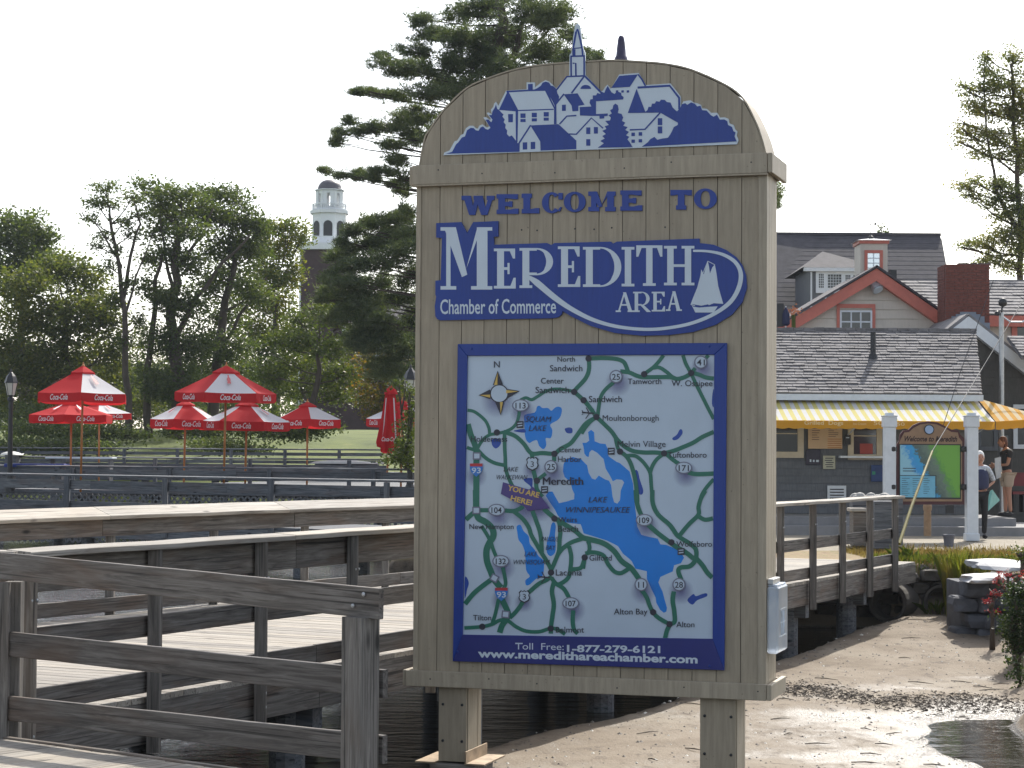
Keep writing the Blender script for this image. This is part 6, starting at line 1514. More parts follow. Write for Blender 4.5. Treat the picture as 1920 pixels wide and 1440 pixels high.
# extra pole beside 460
# folded umbrella
YF = 54.5; x0 = X(731, YF)
fu = root('folded_umbrella', (x0, YF, .42), 'closed red umbrella hanging in folds on its pole left of the sign', 'umbrella')
b = MB(); b.tube([(x0-.10,YF,.42),(x0+.05,YF,Z(735,YF,735))], .028, 8); part(b, 'pole', POLE, fu)
prof = [(Z(849,YF),.30),(Z(835,YF),.33),(Z(800,YF),.27),(Z(770,YF),.20),(Z(748,YF),.15),(Z(741,YF),.14)]
nseg = 24
for nm_, rng_, mt_ in (('folded_cloth', range(nseg), CRED),):
    b = MB(); vs = []
    for j, (z, r_) in enumerate(prof):
        for i in range(nseg):
            a = 2*math.pi*i/nseg; rr_ = r_*(1+.20*(1 if i % 4 < 2 else -1)*(1-j*.12)); dz_ = (.10*math.sin(a*2+1) if j == 0 else 0)
            vs.append((x0+rr_*.85*math.cos(a)-(.04 if j < 2 else 0), YF+rr_*.7*math.sin(a), z+dz_))
    b.add(vs, [(j*nseg+i, (j+1)*nseg+i, (j+1)*nseg+(i+1) % nseg, j*nseg+(i+1) % nseg)[::-1] for j in range(len(prof)-1) for i in range(nseg)])
    part(b, nm_, mt_, fu)
b = MB(); b.lathe([(.19,0),(.17,.06),(.09,.17),(.02,.22),(.01,.26)], 8, x0+.02, YF, Z(745,YF)); part(b, 'top_cap', CRED, fu)
for xo, w_ in ((.155,.03),(-.20,.02)):
    b = MB(); b.add([(x0+xo,YF-.22,Z(838,YF)),(x0+xo+w_*1.4,YF-.20,Z(838,YF)),(x0+xo*.55+w_,YF-.15,Z(752,YF)),(x0+xo*.55,YF-.16,Z(752,YF))], [(0,1,2,3)]); part(b, 'white_fold', CWHT, fu)
t_, fs_ = text_outline('Coca-Cola', .012, .3); mx = min(v[0] for v in t_); Mx = max(v[0] for v in t_); sc = .40/(Mx-mx)
b = MB(); b.add([(x0-.20+(a-mx)*sc, YF-.31, Z(833,YF)+c*.16) for a, c in t_], fs_); part(b, 'printed_lettering', LOGO, fu, kind='stuff')
# tables and boat-like covers on the patio
def table(px0, px1, py, Y, label, mat, th=.05):
    xa_, xb_ = X(px0,Y), X(px1,Y); zt_ = Z(py, Y, px0); r_ = root('patio_table', ((xa_+xb_)/2, Y, .42), label, 'table')
    part(bx(xa_, Y-.4, zt_-th, xb_, Y+.4, zt_), 'top', mat, r_, bevel=.015)
    for x in (xa_+.1, xb_-.15): part(bx(x, Y-.3, .42, x+.06, Y+.3, zt_-th-.001), 'leg', W_BLUE, r_)
    return r_
table(90, 215, 857, 64, 'long table with a pale top under the leftmost umbrellas', WHITEV)
table(14, 126, 869, 57.8, 'table with a dark blue cloth at the left behind the dock rail', plain('blue_cloth', (.03,.05,.22), .8, .3, 20), th=.1)
def cover(px0, px1, pyt, pyb, Y, label):
    xa_, xb_ = X(px0,Y), X(px1,Y); zt_, zb_ = Z(pyt,Y,px0), Z(pyb,Y,px0); r_ = root('covered_boat', ((xa_+xb_)/2, Y, zb_), label, 'boat')
    b = MB(); n_ = 14; vs = []
    for i in range(n_+1):
        t = i/n_; x = xa_+(xb_-xa_)*t; h_ = (zt_-zb_)*(math.sin(math.pi*min(1, t*1.15))**.5 if t < .87 else .45)
        for j in range(7): a = math.pi*j/6; vs.append((x, Y-.45*math.cos(a)*(.35+.65*math.sin(math.pi*t)**.6), zb_+h_*math.sin(a)))
    b.add(vs, [(i*7+j, (i+1)*7+j, (i+1)*7+j+1, i*7+j+1)[::-1] for i in range(n_) for j in range(6)]); part(b, 'hull_cover', plain('pale_cover', (.55,.54,.50), .6, .1, 6), r_, smooth=True)
    b = MB(); b.box(xa_+.2, Y-.3, zb_-.35, xb_-.2, Y+.3, zb_-.001); part(b, 'stand', W_BLUE, r_); return r_
cover(580, 722, 862, 869, 62.5, 'long pale upturned boat lying beside the folded umbrella'); cover(2, 46, 846, 853, 66, 'small white upturned boat beside the left lamp post')
# lamp posts
def lamp(px, pyt, pyb, Y, label, sc=1.0):
    x0 = X(px, Y); zt_ = Z(pyt, Y, px); zb_ = .4; r_ = root('street_lamp', (x0, Y, zb_), label, 'lamp post', 'lantern lamp posts')
    b = MB(); hgt = zt_-zb_; b.lathe([(.14,0),(.14,.25),(.09,.35),(.075,.5),(.06,hgt-.95),(.10,hgt-.93),(.10,hgt-.86),(.05,hgt-.82),(.06,hgt-.78)], 12, x0, Y, zb_); part(b, 'post', BLACKM, r_, smooth=False)
    z = zt_-.78; b = MB(); b.lathe([(.10,z),(.17,z+.33)], 6, x0, Y, 0); lan = part(b, 'lantern', plain_glass, r_)
    b = MB()
    for k in range(6):
        a = 2*math.pi*k/6; b.tube([(x0+.105*math.cos(a),Y+.105*math.sin(a),z-.01),(x0+.175*math.cos(a),Y+.175*math.sin(a),z+.34)], .008, 4)
    part(b, 'lantern_frame', BLACKM, lan)
    b = MB(); b.lathe([(.20,z+.335),(.19,z+.37),(.13,z+.52),(.05,z+.62),(.03,z+.64),(.03,z+.68),(.004,z+.73)], 6, x0, Y, 0); part(b, 'lantern_roof', BLACKM, r_)
plain_glass = plain('frosted_lantern_glass', (.62,.60,.52), .3, .05)
lamp(19, 688, 860, 57, 'black lantern lamp post at the far left edge beside the umbrellas')
lamp(769, 679, 860, 52, 'black lantern lamp post partly hidden behind the left edge of the sign')
# ---- meeting house tower
YT = 150.0
BRD = plain('tower_dark_brick', (.052,.028,.03), .85, .25, 2); CUPW = plain('cupola_white_paint', (.78,.80,.82), .5, .04)
tw = root('brick_clock_tower', (X(600,YT), YT, 3), 'dark brick tower with a white two stage domed belfry above the trees', 'tower')
xa_, xb_ = X(553,YT), X(663,YT); hw = (xb_-xa_)/2; cx_ = X(609,YT); cy_ = YT+hw
part(bx(xa_+.25, YT, 3, xb_-.25, YT+2*hw, Z(470,YT)), 'brick_shaft', BRD, tw)
for x in (xa_+.2, xb_-.3): part(bx(x, YT-.05, 3, x+.12, YT-.002, Z(474,YT)), 'corner_strip', CUPW, tw)
part(bx(xa_, YT-.25, Z(474,YT), xb_, YT+2*hw+.2, Z(462,YT)), 'cornice', CUPW, tw)
def balus(z0, z1, rad, n_=8, cnt_=7, sq=False, name='balustrade'):
    b = MB(); pts = [(cx_+rad*math.cos(2*math.pi*(k+.5)/n_), cy_+rad*math.sin(2*math.pi*(k+.5)/n_)) for k in range(n_)] if not sq else [(cx_-rad,cy_-rad),(cx_+rad,cy_-rad),(cx_+rad,cy_+rad),(cx_-rad,cy_+rad)]
    for k in range(len(pts)):
        a, c = Vector((*pts[k],0)), Vector((*pts[(k+1) % len(pts)],0))
        for z in (z1, z0+.08): b.beam(a+Vector((0,0,z)), c+Vector((0,0,z)), .07, .07)
        for i in range(cnt_): p = a.lerp(c, i/cnt_); b.beam(p+Vector((0,0,z0)), p+Vector((0,0,z1)), .09 if i == 0 else .045, .09 if i == 0 else .045, up=(1,0,0))
    part(b, name, CUPW, tw, kind='stuff')
balus(Z(462,YT), Z(449,YT), hw-.1, sq=True, cnt_=16)
def octo(z0, z1, rad, mat, name, rot=.5):
    b = MB(); pts = [(cx_+rad*math.cos(2*math.pi*(k+rot)/8), cy_+rad*math.sin(2*math.pi*(k+rot)/8)) for k in range(8)]
    b.add([(x, y, z0) for x, y in pts]+[(x, y, z1) for x, y in pts], [(k, (k+1) % 8, 8+(k+1) % 8, 8+k) for k in range(8)]+[tuple(range(8,16))]); return part(b, name, mat, tw), pts
r1 = 34*YT/FPX
st1, pts = octo(Z(461,YT), Z(402,YT), r1, CUPW, 'lower_stage')
for k in (3,4,5,6,7):
    a, c = Vector((*pts[k % 8],0)), Vector((*pts[(k+1) % 8],0)); m_ = (a+c)/2; d_ = (c-a).normalized(); o_ = Vector((m_.x-cx_, m_.y-cy_, 0)).normalized()*.03
    w_ = .33; z0_, z1_ = Z(447,YT), Z(425,YT); b = MB()
    pf_ = [(-w_,z0_),(w_,z0_),(w_,z1_)]+[(w_*math.cos(R(q)), z1_+w_*math.sin(R(q))) for q in range(15,180,15)]+[(-w_,z1_)]
    b.add([tuple(m_+d_*u+o_+Vector((0,0,v))) for u, v in pf_], [tuple(range(len(pf_)))]); part(b, 'arched_louvre', BLACKM, st1)
octo(Z(402,YT), Z(396,YT), r1*1.14, CUPW, 'stage_cornice'); balus(Z(396,YT), Z(384,YT), r1*.98)
# lantern stage with open corners
r2 = 26*YT/FPX
octo(Z(384+9,YT), Z(388,YT), r2, CUPW, 'lantern_base')
pt8 = [(cx_+r2*math.cos(2*math.pi*(k+.5)/8), cy_+r2*math.sin(2*math.pi*(k+.5)/8)) for k in range(8)]
for k in range(8):
    a, c = Vector((*pt8[k],0)), Vector((*pt8[(k+1) % 8],0)); b = MB()
    for f0, f1 in ((0,.34),(.66,1)):
        p, q = a.lerp(c, f0), a.lerp(c, f1); b.beam(p+Vector((0,0,(Z(388,YT)+Z(360,YT))/2)), q+Vector((0,0,(Z(388,YT)+Z(360,YT))/2)), .12, Z(360,YT)-Z(388,YT))
    part(b, 'lantern_wall', CUPW, tw)
octo(Z(364,YT), Z(358,YT), r2*1.02, CUPW, 'lantern_frieze'); octo(Z(358,YT), Z(356,YT), r2*1.14, CUPW, 'lantern_cornice')
b = MB(); rd_ = 23*YT/FPX; b.lathe([(r2*1.08,Z(356,YT))]+[(rd_*math.cos(R(q))**.9, Z(354,YT)+(Z(336,YT)-Z(354,YT))*math.sin(R(q))) for q in range(0,91,9)]+[(.03,Z(333,YT))], 16, cx_, cy_, 0)
part(b, 'dome', plain('dome_lead', (.10,.09,.105), .5, .1, 2), tw, smooth=True)
# hall behind the pine (brick building with white eaves line)
hl = root('brick_hall', (X(720,140), 140, 2), 'dark brick hall with a white eaves line half hidden behind the pine', 'building')
part(bx(X(640,140), 140, 1, X(1000,140), 152, Z(632,140)), 'wall', BRD, hl); part(bx(X(640,140), 139.7, Z(631,140), X(1000,140), 139.98, Z(622,140)), 'eaves_board', CUPW, hl)
slab(hl, 'roof', SHNG2, X(640,140), X(1000,140), 139.6, Z(621,140), 147, Z(556,147), .1)
for px in (705, 735, 765): window(hl, X(px,140), X(px+13,140), Z(672,140), Z(645,140), 139.98, CUPW, .08, 2, 2)
# ================================================================== TREES AND PLANTS
DK = 6.6
NPR = np.random.default_rng(11)
def mesh_np(name, V, nper, mat, smooth=False):
    """V: (n, nper, 3) polygons with separate vertices"""
    n_ = V.shape[0]; me = bpy.data.meshes.new(name); me.vertices.add(n_*nper); me.vertices.foreach_set('co', V.reshape(-1).astype(np.float32))
    me.loops.add(n_*nper); me.loops.foreach_set('vertex_index', np.arange(n_*nper, dtype=np.int32))
    me.polygons.add(n_); me.polygons.foreach_set('loop_start', np.arange(0, n_*nper, nper, dtype=np.int32)); me.polygons.foreach_set('loop_total', np.full(n_, nper, dtype=np.int32))
    me.materials.append(mat); me.update(calc_edges=True); return me
def rot_dirs(n_):
    d = NPR.normal(size=(n_, 3)); return d/np.linalg.norm(d, axis=1)[:, None]
def leaves(centres, size, aspect=.55, up=.25):
    """kite shaped leaves at the given centres"""
    n_ = len(centres); a = rot_dirs(n_); a[:, 2] *= .6; a /= np.linalg.norm(a, axis=1)[:, None]
    nr_ = rot_dirs(n_); nr_[:, 2] += up; b = np.cross(a, nr_); b /= (np.linalg.norm(b, axis=1)[:, None]+1e-9)
    L_ = .86*size*NPR.uniform(.6, 1.3, size=(n_, 1)); a = a*L_; b = b*L_*aspect/2
    return np.stack([centres-a*.5, centres+b-a*.05, centres+a*.5, centres-b-a*.05], axis=1)
def blob_points(blobs, dens, clump=.35, perclump=26, spread=1.0, shell=.45, flat=1.0):
    """blobs: (centre, rx, ry, rz); leaf centres gathered in twig clumps spread through the ellipsoids"""
    out = []
    for c, rx, ry, rz in blobs:
        nc = max(4, int(dens*DK*rx*rz*8)); d = rot_dirs(nc); u = NPR.uniform(0, 1, size=(nc, 1))**shell
        cc = np.array(c)+d*u*np.array([rx, ry, rz])
        k = NPR.integers(int(perclump*.5), int(perclump*1.4), size=nc)
        idx = np.repeat(np.arange(nc), k); off = NPR.normal(size=(len(idx), 3))*clump*.5*np.array([1, 1, .55*flat])*spread
        out.append(cc[idx]+off)
    return np.concatenate(out)
BARK = plain('bark_brown', (.075,.058,.045), .9, .35, 5, bmp=.5, stretch=(1,1,.25)); BARKP = plain('pine_bark', (.055,.042,.036), .9, .35, 5, bmp=.4)
L_DARK = leafmat('leaf_dark_green', (.04,.06,.026), (.08,.11,.038), (.15,.175,.055), .48)
L_MAP = leafmat('leaf_mid_green', (.05,.068,.022), (.10,.125,.034), (.21,.20,.05), .5)
L_YEL = leafmat('leaf_yellow_green', (.05,.085,.015), (.12,.15,.022), (.26,.22,.03), .5)
L_BRT = leafmat('leaf_bright_green', (.04,.062,.016), (.085,.115,.026), (.17,.19,.045), .45)
L_PINE = leafmat('pine_needles', (.045,.066,.040), (.085,.115,.06), (.16,.19,.085), .38, scale=.6)
L_MAPLE = leafmat('leaf_maple', (.08,.11,.05), (.16,.18,.07), (.28,.22,.09), .55)
L_AUT = leafmat('leaf_turning', (.04,.06,.015), (.11,.10,.02), (.28,.13,.03), .5)
def pb(px, py, rpx, rpy, Y, dY=0, ryf=.8):
    p = P(px, py, Y+dY); s_ = Y/FPX; return ((p.x, p.y, p.z), rpx*s_, rpx*s_*ryf+.2, rpy*s_)
def limbs(name, parent, base, tr, mat, rbase):
    """tr: list of (points, r0, r1)"""
    b = MB()
    for pts, r0, r1 in tr:
        pts = [Vector(p) for p in pts]; q = []
        for i in range(len(pts)-1):
            for k in range(3):
                t = k/3; p = pts[i].lerp(pts[i+1], t); q.append(p+Vector((rnd(-1,1), rnd(-1,1), rnd(-.5,.5)))*(r0*.6 if (i or k) else 0))
        q.append(pts[-1]); n_ = len(q); b.tube(q, [r0+(r1-r0)*i/(n_-1) for i in range(n_)], 7)
    return part(b, name, mat, parent, smooth=True)
def tree(label, Y, trunk_px, blobs, mat, leaf=.17, dens=1.0, clump=.5, per=26, r0=.25, cat='tree', group=None, branches=True, ground=None, aspect=.6, extra=(), name='tree', bark=None, seed=0):
    random.seed(seed+int(Y*10)); px0, py0 = trunk_px[0]; base = P(px0, py0, Y)
    if ground is not None: base.z = ground
    e = root(name, tuple(base), label, cat, group)
    tr = [([base]+[P(a, c, Y) for a, c in trunk_px[1:]], r0, r0*.35)]
    bl = [pb(*q[:4], Y, q[4] if len(q) > 4 else rnd(-1.5, 1.5)) for q in blobs]
    if branches:
        tp = [P(a, c, Y) for a, c in trunk_px]; tp[0] = base
        for c, rx, ry, rz in bl:
            c_ = Vector(c); best = None
            for i in range(len(tp)-1):
                for k in range(5):
                    p = tp[i].lerp(tp[i+1], k/5)
                    if p.z < c_.z-.15*abs(p.x-c_.x) or best is None:
                        d = (p-c_).length+max(0, p.z-c_.z+.3)*3
                        if best is None or d < best[0]: best = (d, p)
            p = best[1]; m_ = p.lerp(c_, .5)+Vector((0, 0, -.06*(c_-p).length))
            tr.append(([p, m_, c_], r0*.2, .015)); 
            for _ in range(3):
                q = c_+Vector((rnd(-1,1)*rx*.8, rnd(-1,1)*ry*.8, rnd(-.4,.9)*rz)); tr.append(([m_.lerp(c_, rnd(.2,.8)), q], .028, .008))
    for ex in extra: tr.append(([P(a, c, Y) for a, c in ex[0]], ex[1], ex[2]))
    limbs('trunk', e, base, tr, bark or BARK, r0)
    pts = blob_points(bl, dens, clump, per)
    V = leaves(pts, leaf, aspect)-np.array(LOCW[e.name])
    me = mesh_np('crown', V, 4, mat); o = link('crown', me, e); return e, len(V)
TOT = 0
def T_(*a, **k):
    global TOT
    e, n_ = tree(*a, **k); TOT += n_; return e
gl_ = 'trees along the grassy shore'
T_('dark rounded treetop rising behind the leafy mass at the far left', 104, [(45,800),(42,640),(40,470)], [(35,425,62,34),(75,445,35,26),(15,450,40,40),(60,480,60,40),(20,520,60,50),(100,500,40,30)], L_DARK, leaf=.24, dens=1.0, clump=.65, r0=.35, group=gl_, seed=1)
T_('broad leafy green tree filling the far left edge down to the bank', 92, [(120,820),(118,700),(122,560)], [(40,530,60,36),(110,505,60,34),(165,535,45,40),(60,600,80,55),(150,600,70,50),(200,590,35,40),(20,680,70,60),(100,690,70,60),(175,680,60,60),(215,660,22,50),(40,770,80,40),(130,770,70,45),(195,760,40,50),(225,720,14,34)], L_MAP, leaf=.21, dens=1.35, clump=.6, r0=.32, group=gl_, seed=2)
T_('slender forked tree with thin trunk and airy crown left of the umbrella cluster', 88, [(240,822),(238,700),(232,580),(228,500),(205,400)], [(198,352,26,15,0),(180,378,20,16,0),(205,385,22,12,0),(172,412,17,12,0),(193,440,20,9,0),(232,415,17,12,0),(250,370,22,14,0),(262,400,18,12,0),(245,438,20,10,0),(220,470,16,10,0),(182,460,20,8,0),(205,500,18,14,0),(240,530,14,20,0),(215,560,18,22,0),(262,600,12,26,0),(232,640,12,20,0)], L_DARK, leaf=.15, dens=2.4, clump=.38, per=22, r0=.17, group=gl_, extra=[([(232,560),(245,480),(262,420),(250,375)], .09, .03), ([(228,500),(200,450),(175,415)], .06, .02), ([(232,600),(255,520),(285,440)], .07, .02)], seed=3)
T_('tall dark tree in the middle of the left group with spreading upper limbs', 90, [(330,822),(328,700),(325,600),(335,500),(345,420)], [(285,352,28,16),(262,345,14,12),(300,380,40,20),(340,362,45,20),(325,400,50,24),(372,385,34,24),(300,430,36,22),(350,430,46,24),(330,470,36,20),(290,480,26,26),(280,540,26,26),(360,500,40,22),(310,560,34,30),(350,570,40,34),(300,630,34,36),(350,650,50,40),(340,720,60,36),(290,720,26,40)], L_DARK, leaf=.18, dens=1.7, clump=.5, r0=.34, group=gl_, extra=[([(280,822),(272,700),(290,560),(305,470)], .2, .06), ([(325,640),(365,560),(420,490),(470,440)], .14, .04), ([(330,560),(310,480),(300,400)], .1, .03), ([(335,500),(380,440),(400,390)], .09, .03)], seed=4)
T_('tall rounded dark tree at the right of the left group', 93, [(400,822),(405,680),(420,560),(440,460)], [(400,362,40,22),(440,372,34,24),(380,400,40,24),(425,410,46,26),(465,412,30,28),(490,430,20,24),(440,450,46,28),(400,470,40,26),(470,480,40,32),(430,520,46,32),(385,540,30,28),(475,550,36,34),(420,590,46,34),(380,640,40,34),(440,650,46,34),(400,710,50,34)], L_DARK, leaf=.18, dens=1.6, clump=.5, r0=.3, group=gl_, extra=[([(405,680),(450,590),(500,520)], .12, .03)], seed=5)
T_('yellow green tree catching the light left of the clock tower', 112, [(515,800),(512,650),(515,520)], [(500,430,44,16),(545,425,30,14),(565,445,18,20),(480,460,40,22),(525,465,40,24),(500,510,50,30),(548,510,20,40),(470,560,40,34),(520,570,40,40),(480,630,50,40),(540,640,40,40),(500,700,60,40)], L_YEL, leaf=.22, dens=1.3, clump=.6, r0=.25, group=gl_, seed=6)
T_('bright green spreading tree below the clock tower behind the umbrellas', 84, [(590,815),(592,720),(600,630)], [(600,580,40,22),(560,600,40,22),(640,600,36,24),(520,640,36,20),(575,640,46,28),(630,650,44,28),(545,680,50,26),(610,700,50,30),(500,700,40,22),(655,700,30,30),(560,730,50,22),(630,745,40,22)], L_BRT, leaf=.16, dens=1.7, clump=.45, r0=.18, group=gl_, seed=7)
T_('dark small leaved tree in front of the brick hall behind the lantern post', 80, [(720,812),(715,740),(712,690)], [(700,690,40,30),(740,700,40,34),(690,740,36,26),(735,750,46,30),(765,715,20,40),(700,775,36,18),(750,785,34,20)], L_AUT, leaf=.15, dens=1.5, clump=.42, r0=.14, group=gl_, seed=8)
# undergrowth mass on the bank, plus a dark hedge added as lawn shade
def shrub(label, Y, blobs, mat, leaf=.12, dens=1.6, clump=.3, ground=None, name='shrub', cat='shrub', group=None, per=24, seed=0, stems=True):
    px0 = sum(q[0] for q in blobs)/len(blobs); pyb = max(q[1]+q[3] for q in blobs)
    return T_(label, Y, [(px0, pyb), (px0, pyb-20)], [(*q, 0) for q in blobs], mat, leaf=leaf, dens=dens*(.35 if dens > 20 else 1), clump=clump, r0=.04, cat=cat, group=group, name=name, per=per, ground=ground, seed=seed)
for i, (bl, Y, mt) in enumerate((([(270,640,30,30),(320,690,50,40),(390,680,50,40),(450,690,40,36),(260,700,40,40),(300,740,44,30),(235,745,36,30),(380,740,50,34),(440,720,40,34),(340,760,44,20)],103,L_DARK),([(60,775,60,24),(130,785,60,20),(10,785,40,20)],87,L_DARK),([(225,775,40,30),(270,760,36,36),(300,785,40,18)],98,L_MAP),([(380,775,50,22),(440,760,40,30),(350,760,34,30)],97,L_DARK),([(490,770,44,22),(545,775,44,20),(600,785,36,14)],90,L_DARK),([(440,800,60,18),(510,808,56,16),(380,806,40,16),(600,800,50,16),(560,812,40,12),(330,800,30,18)],83.5,L_DARK),([(60,838,70,14),(180,840,60,12),(120,836,60,14),(400,836,50,13),(470,840,50,11),(10,838,50,14)],80.9,L_DARK),([(50,806,60,18),(130,812,50,16),(200,806,40,18),(255,812,26,14)],82.5,L_DARK))):
    shrub(['dark undergrowth filling the gap between the trunks behind the umbrellas','low dark shrubs under the far left tree','leafy shrub between the two thin tree trunks','dark shrub behind the second large umbrella','dark shrub behind the lone small umbrella','low dark hedge on the bank behind the umbrella poles','added low dark hedge standing in for lawn shade behind the shore fence','low green ground shrubs behind the left lamp post'][i], Y, bl, mt, leaf=.16, dens=(1.3 if Y > 86 else 3.0), clump=.45, seed=20+i)
# distant wood closing the view
far = root('distant_wood', (0, 190, 5), 'distant wood of mixed dark trees closing the view behind the bank', 'wood', kind='stuff')
bl = []
random.seed(3)
for i in range(44):
    px = -260+i*26+rnd(-8,8); py = 735+rnd(-22,14)-(40 if px < 60 else 0)
    bl.append(pb(px, py, 34, 40, 185, rnd(-12, 12)))
pts = blob_points(bl, .3, 1.3, 24); V = leaves(pts, .55, .7)-np.array((0,190,5)); link('foliage', mesh_np('foliage', V, 4, L_MAP), far)['kind'] = 'stuff'
bl = []
for i in range(30):
    px = 1300+i*40+rnd(-8,8); bl.append(pb(px, 640+rnd(-20,20), 40, 50, 130, rnd(-8, 8)))
pts = blob_points(bl, .25, 1.0, 20); V = leaves(pts, .45, .7)-np.array((0,190,5)); link('foliage', mesh_np('foliage', V, 4, L_MAP), far)['kind'] = 'stuff'
# ---- the white pine behind the sign
YP = 66.0
def pine():
    random.seed(77); e = root('pine_tree', tuple(P(925, 822, YP)), 'tall dark white pine with layered sweeping branches rising behind the sign', 'pine tree', None)
    tp = [P(935,822,YP), P(932,600,YP), P(930,400,YP), P(927,250,YP), P(925,120,YP), P(945,10,YP), P(955,-90,YP)]
    tr = [(tp, .38, .10), ([P(926,180,YP), P(960,110,YP), P(985,40,YP), P(1000,-60,YP)], .14, .05), ([P(960,110,YP), P(1010,80,YP), P(1060,20,YP)], .07, .02)]
    cl_ = [(905,15,46,20),(860,25,30,14),(985,20,50,26),(1040,25,34,20),(1065,60,20,12),(790,35,24,12),(815,58,34,14),(850,72,40,16),(905,70,50,24),(965,70,44,24),(1010,95,40,18),(1060,110,30,14),(1100,104,26,12),(1118,112,14,7),(900,115,50,22),(850,110,34,18),(950,130,50,24),
           (735,120,34,9),(712,108,16,6),(775,98,28,14),(760,135,34,9),(800,130,34,14),(700,175,24,6),(672,172,12,5),(745,178,30,8),(790,170,40,12),(840,165,40,18),(890,170,50,24),(1010,150,50,20),
           (655,228,16,9),(640,250,14,7),(628,268,12,7),(680,245,24,7),(715,238,30,10),(755,225,30,13),(800,215,36,16),(775,255,34,11),(740,272,26,6),(830,250,40,20),(745,300,20,9),(715,322,28,7),(680,325,16,6),(765,335,18,12),(612,322,12,4),(645,330,16,5),(676,333,14,4),(705,340,12,4),(755,362,16,9),(768,395,16,13),(740,345,14,5),
           (745,412,40,12),(700,418,36,11),(668,432,26,9),(735,445,44,13),(690,462,40,13),(652,470,26,10),(640,455,16,8),(760,470,30,14),(710,492,48,14),(660,500,36,11),(625,480,14,7),(765,520,26,18),(700,530,44,11),(645,530,36,10),(610,548,20,6),(740,560,40,14),(690,575,46,16),(650,590,26,10),(720,610,44,18),(770,600,24,22),(690,640,34,16),(750,650,36,20),(720,690,40,16),(765,700,22,20),(620,520,20,8),(600,560,16,6),(660,550,44,12),(630,600,24,8),(700,605,50,16),(680,640,40,14),(740,640,40,20),(720,450,50,14),(770,440,30,14),(1460,360,10,16),(1455,385,8,10),(1000,240,60,20),(1100,300,50,20),(1000,400,80,30),(900,330,80,26),(880,470,80,30),(1000,560,90,30),(860,600,70,30)]
    bl = []; subs = []
    for px, py, a, c in cl_:
        dY = rnd(-2.2, 2.2)
        for _ in range(3 if a > 18 else 1): subs.append(pb(px+rnd(-.75,.75)*a, py+rnd(-.8,.8)*c, a*rnd(.35,.62), c*rnd(.7,1.25), YP, dY+rnd(-.6,.6), 1.0))
        bl.append(pb(px, py, a*.8, c*1.1, YP, dY, 1.0)); c_ = Vector(bl[-1][0])
        t = min(1, max(0, (822-(py+18+abs(px-928)*.10))/912)); 
        k = t*(len(tp)-1); zt_ = c_.z-.10*abs(c_.x-tp[0].x)-.2
        best = min(((abs((tp[i].lerp(tp[i+1], j/6)).z-zt_), tp[i].lerp(tp[i+1], j/6)) for i in range(len(tp)-1) for j in range(6)), key=lambda q: q[0])[1]
        if abs(px-1456) < 12: best = P(1400, 380, YP)
        L_ = (c_-best).length
        tr.append(([best, best.lerp(c_, .4)+Vector((0,0,-.03*L_)), best.lerp(c_, .8)+Vector((0,0,-.02*L_)), c_+(c_-best).normalized()*bl[-1][1]*.6], .012+.0055*L_, .008))
        for _ in range(4):
            q = c_+Vector((rnd(-1,1)*bl[-1][1], rnd(-1,1)*bl[-1][2], rnd(-.1,.7)*bl[-1][3])); tr.append(([best.lerp(c_, rnd(.65,1)), q], .013, .005))
    limbs('trunk', e, None, tr, BARKP, .3)
    # needle tufts
    out = []
    for c, rx, ry, rz in bl+subs:
        nc = max(24, int(rx*rz*520)); d = rot_dirs(nc); u = NPR.uniform(0, 1, size=(nc, 1))**.5
        out.append(np.array(c)+NPR.normal(size=(nc, 3))*np.array([rx*.56, ry*.5, rz*.56])+np.array([0,0,-.12*rz]))
    C_ = np.concatenate(out); k = 13; idx = np.repeat(np.arange(len(C_)), k); n_ = len(idx)
    d = rot_dirs(n_); d[:, 2] = np.abs(d[:, 2])*.9+.05; d /= np.linalg.norm(d, axis=1)[:, None]
    b0 = C_[idx]+NPR.normal(size=(n_, 3))*np.array([.07,.07,.025]); sd_ = np.cross(d, rot_dirs(n_)); sd_ /= np.linalg.norm(sd_, axis=1)[:, None]
    L_ = NPR.uniform(.13, .25, size=(n_, 1)); V = np.stack([b0-sd_*.015, b0+sd_*.015, b0+d*L_], axis=1)-np.array(LOCW[e.name])
    link('needles', mesh_np('needles', V, 3, L_PINE), e); return n_
NP_ = pine()
# ---- maple at the right edge, sprig behind the slate roof
T_('airy maple with turning leaves rising behind the right chimney at the right edge', 64, [(1916,600),(1914,450),(1910,330),(1900,200),(1895,120)], [(1846,105,14,17,0),(1850,130,19,22,0),(1840,165,25,19,0),(1872,160,22,26,0),(1900,110,18,31,0),(1905,160,22,29,0),(1812,172,16,12,0),(1800,160,10,8,0),(1822,195,22,14,0),(1850,205,32,22,0),(1885,210,30,26,0),(1915,215,28,41,0),(1798,230,9,11,0),(1806,252,16,17,0),(1800,268,11,8,0),(1840,250,32,19,0),(1872,262,32,22,0),(1910,280,30,36,0),(1835,285,22,12,0),(1866,290,25,11,0),(1800,350,20,10,0),(1826,340,18,18,0),(1822,368,20,11,0),(1868,345,25,17,0),(1895,360,32,24,0),(1858,378,22,17,0),(1890,400,35,24,0),(1922,400,25,48,0),(1820,455,20,10,0),(1802,462,11,5,0),(1845,462,25,17,0),(1875,440,32,22,0),(1905,460,32,29,0),(1860,488,30,14,0),(1895,498,38,17,0),(1940,300,38,72),(1945,450,38,72),(1940,180,30,60)], L_MAPLE, leaf=.10, dens=4.0, clump=.3, per=28, r0=.11, group=None, seed=31,
   extra=[([(1914,450),(1870,360),(1850,250),(1846,110)], .07, .015), ([(1910,330),(1860,290),(1810,250)], .04, .01), ([(1914,430),(1860,400),(1815,360)], .04, .01), ([(1914,500),(1860,480),(1805,460)], .04, .01)])
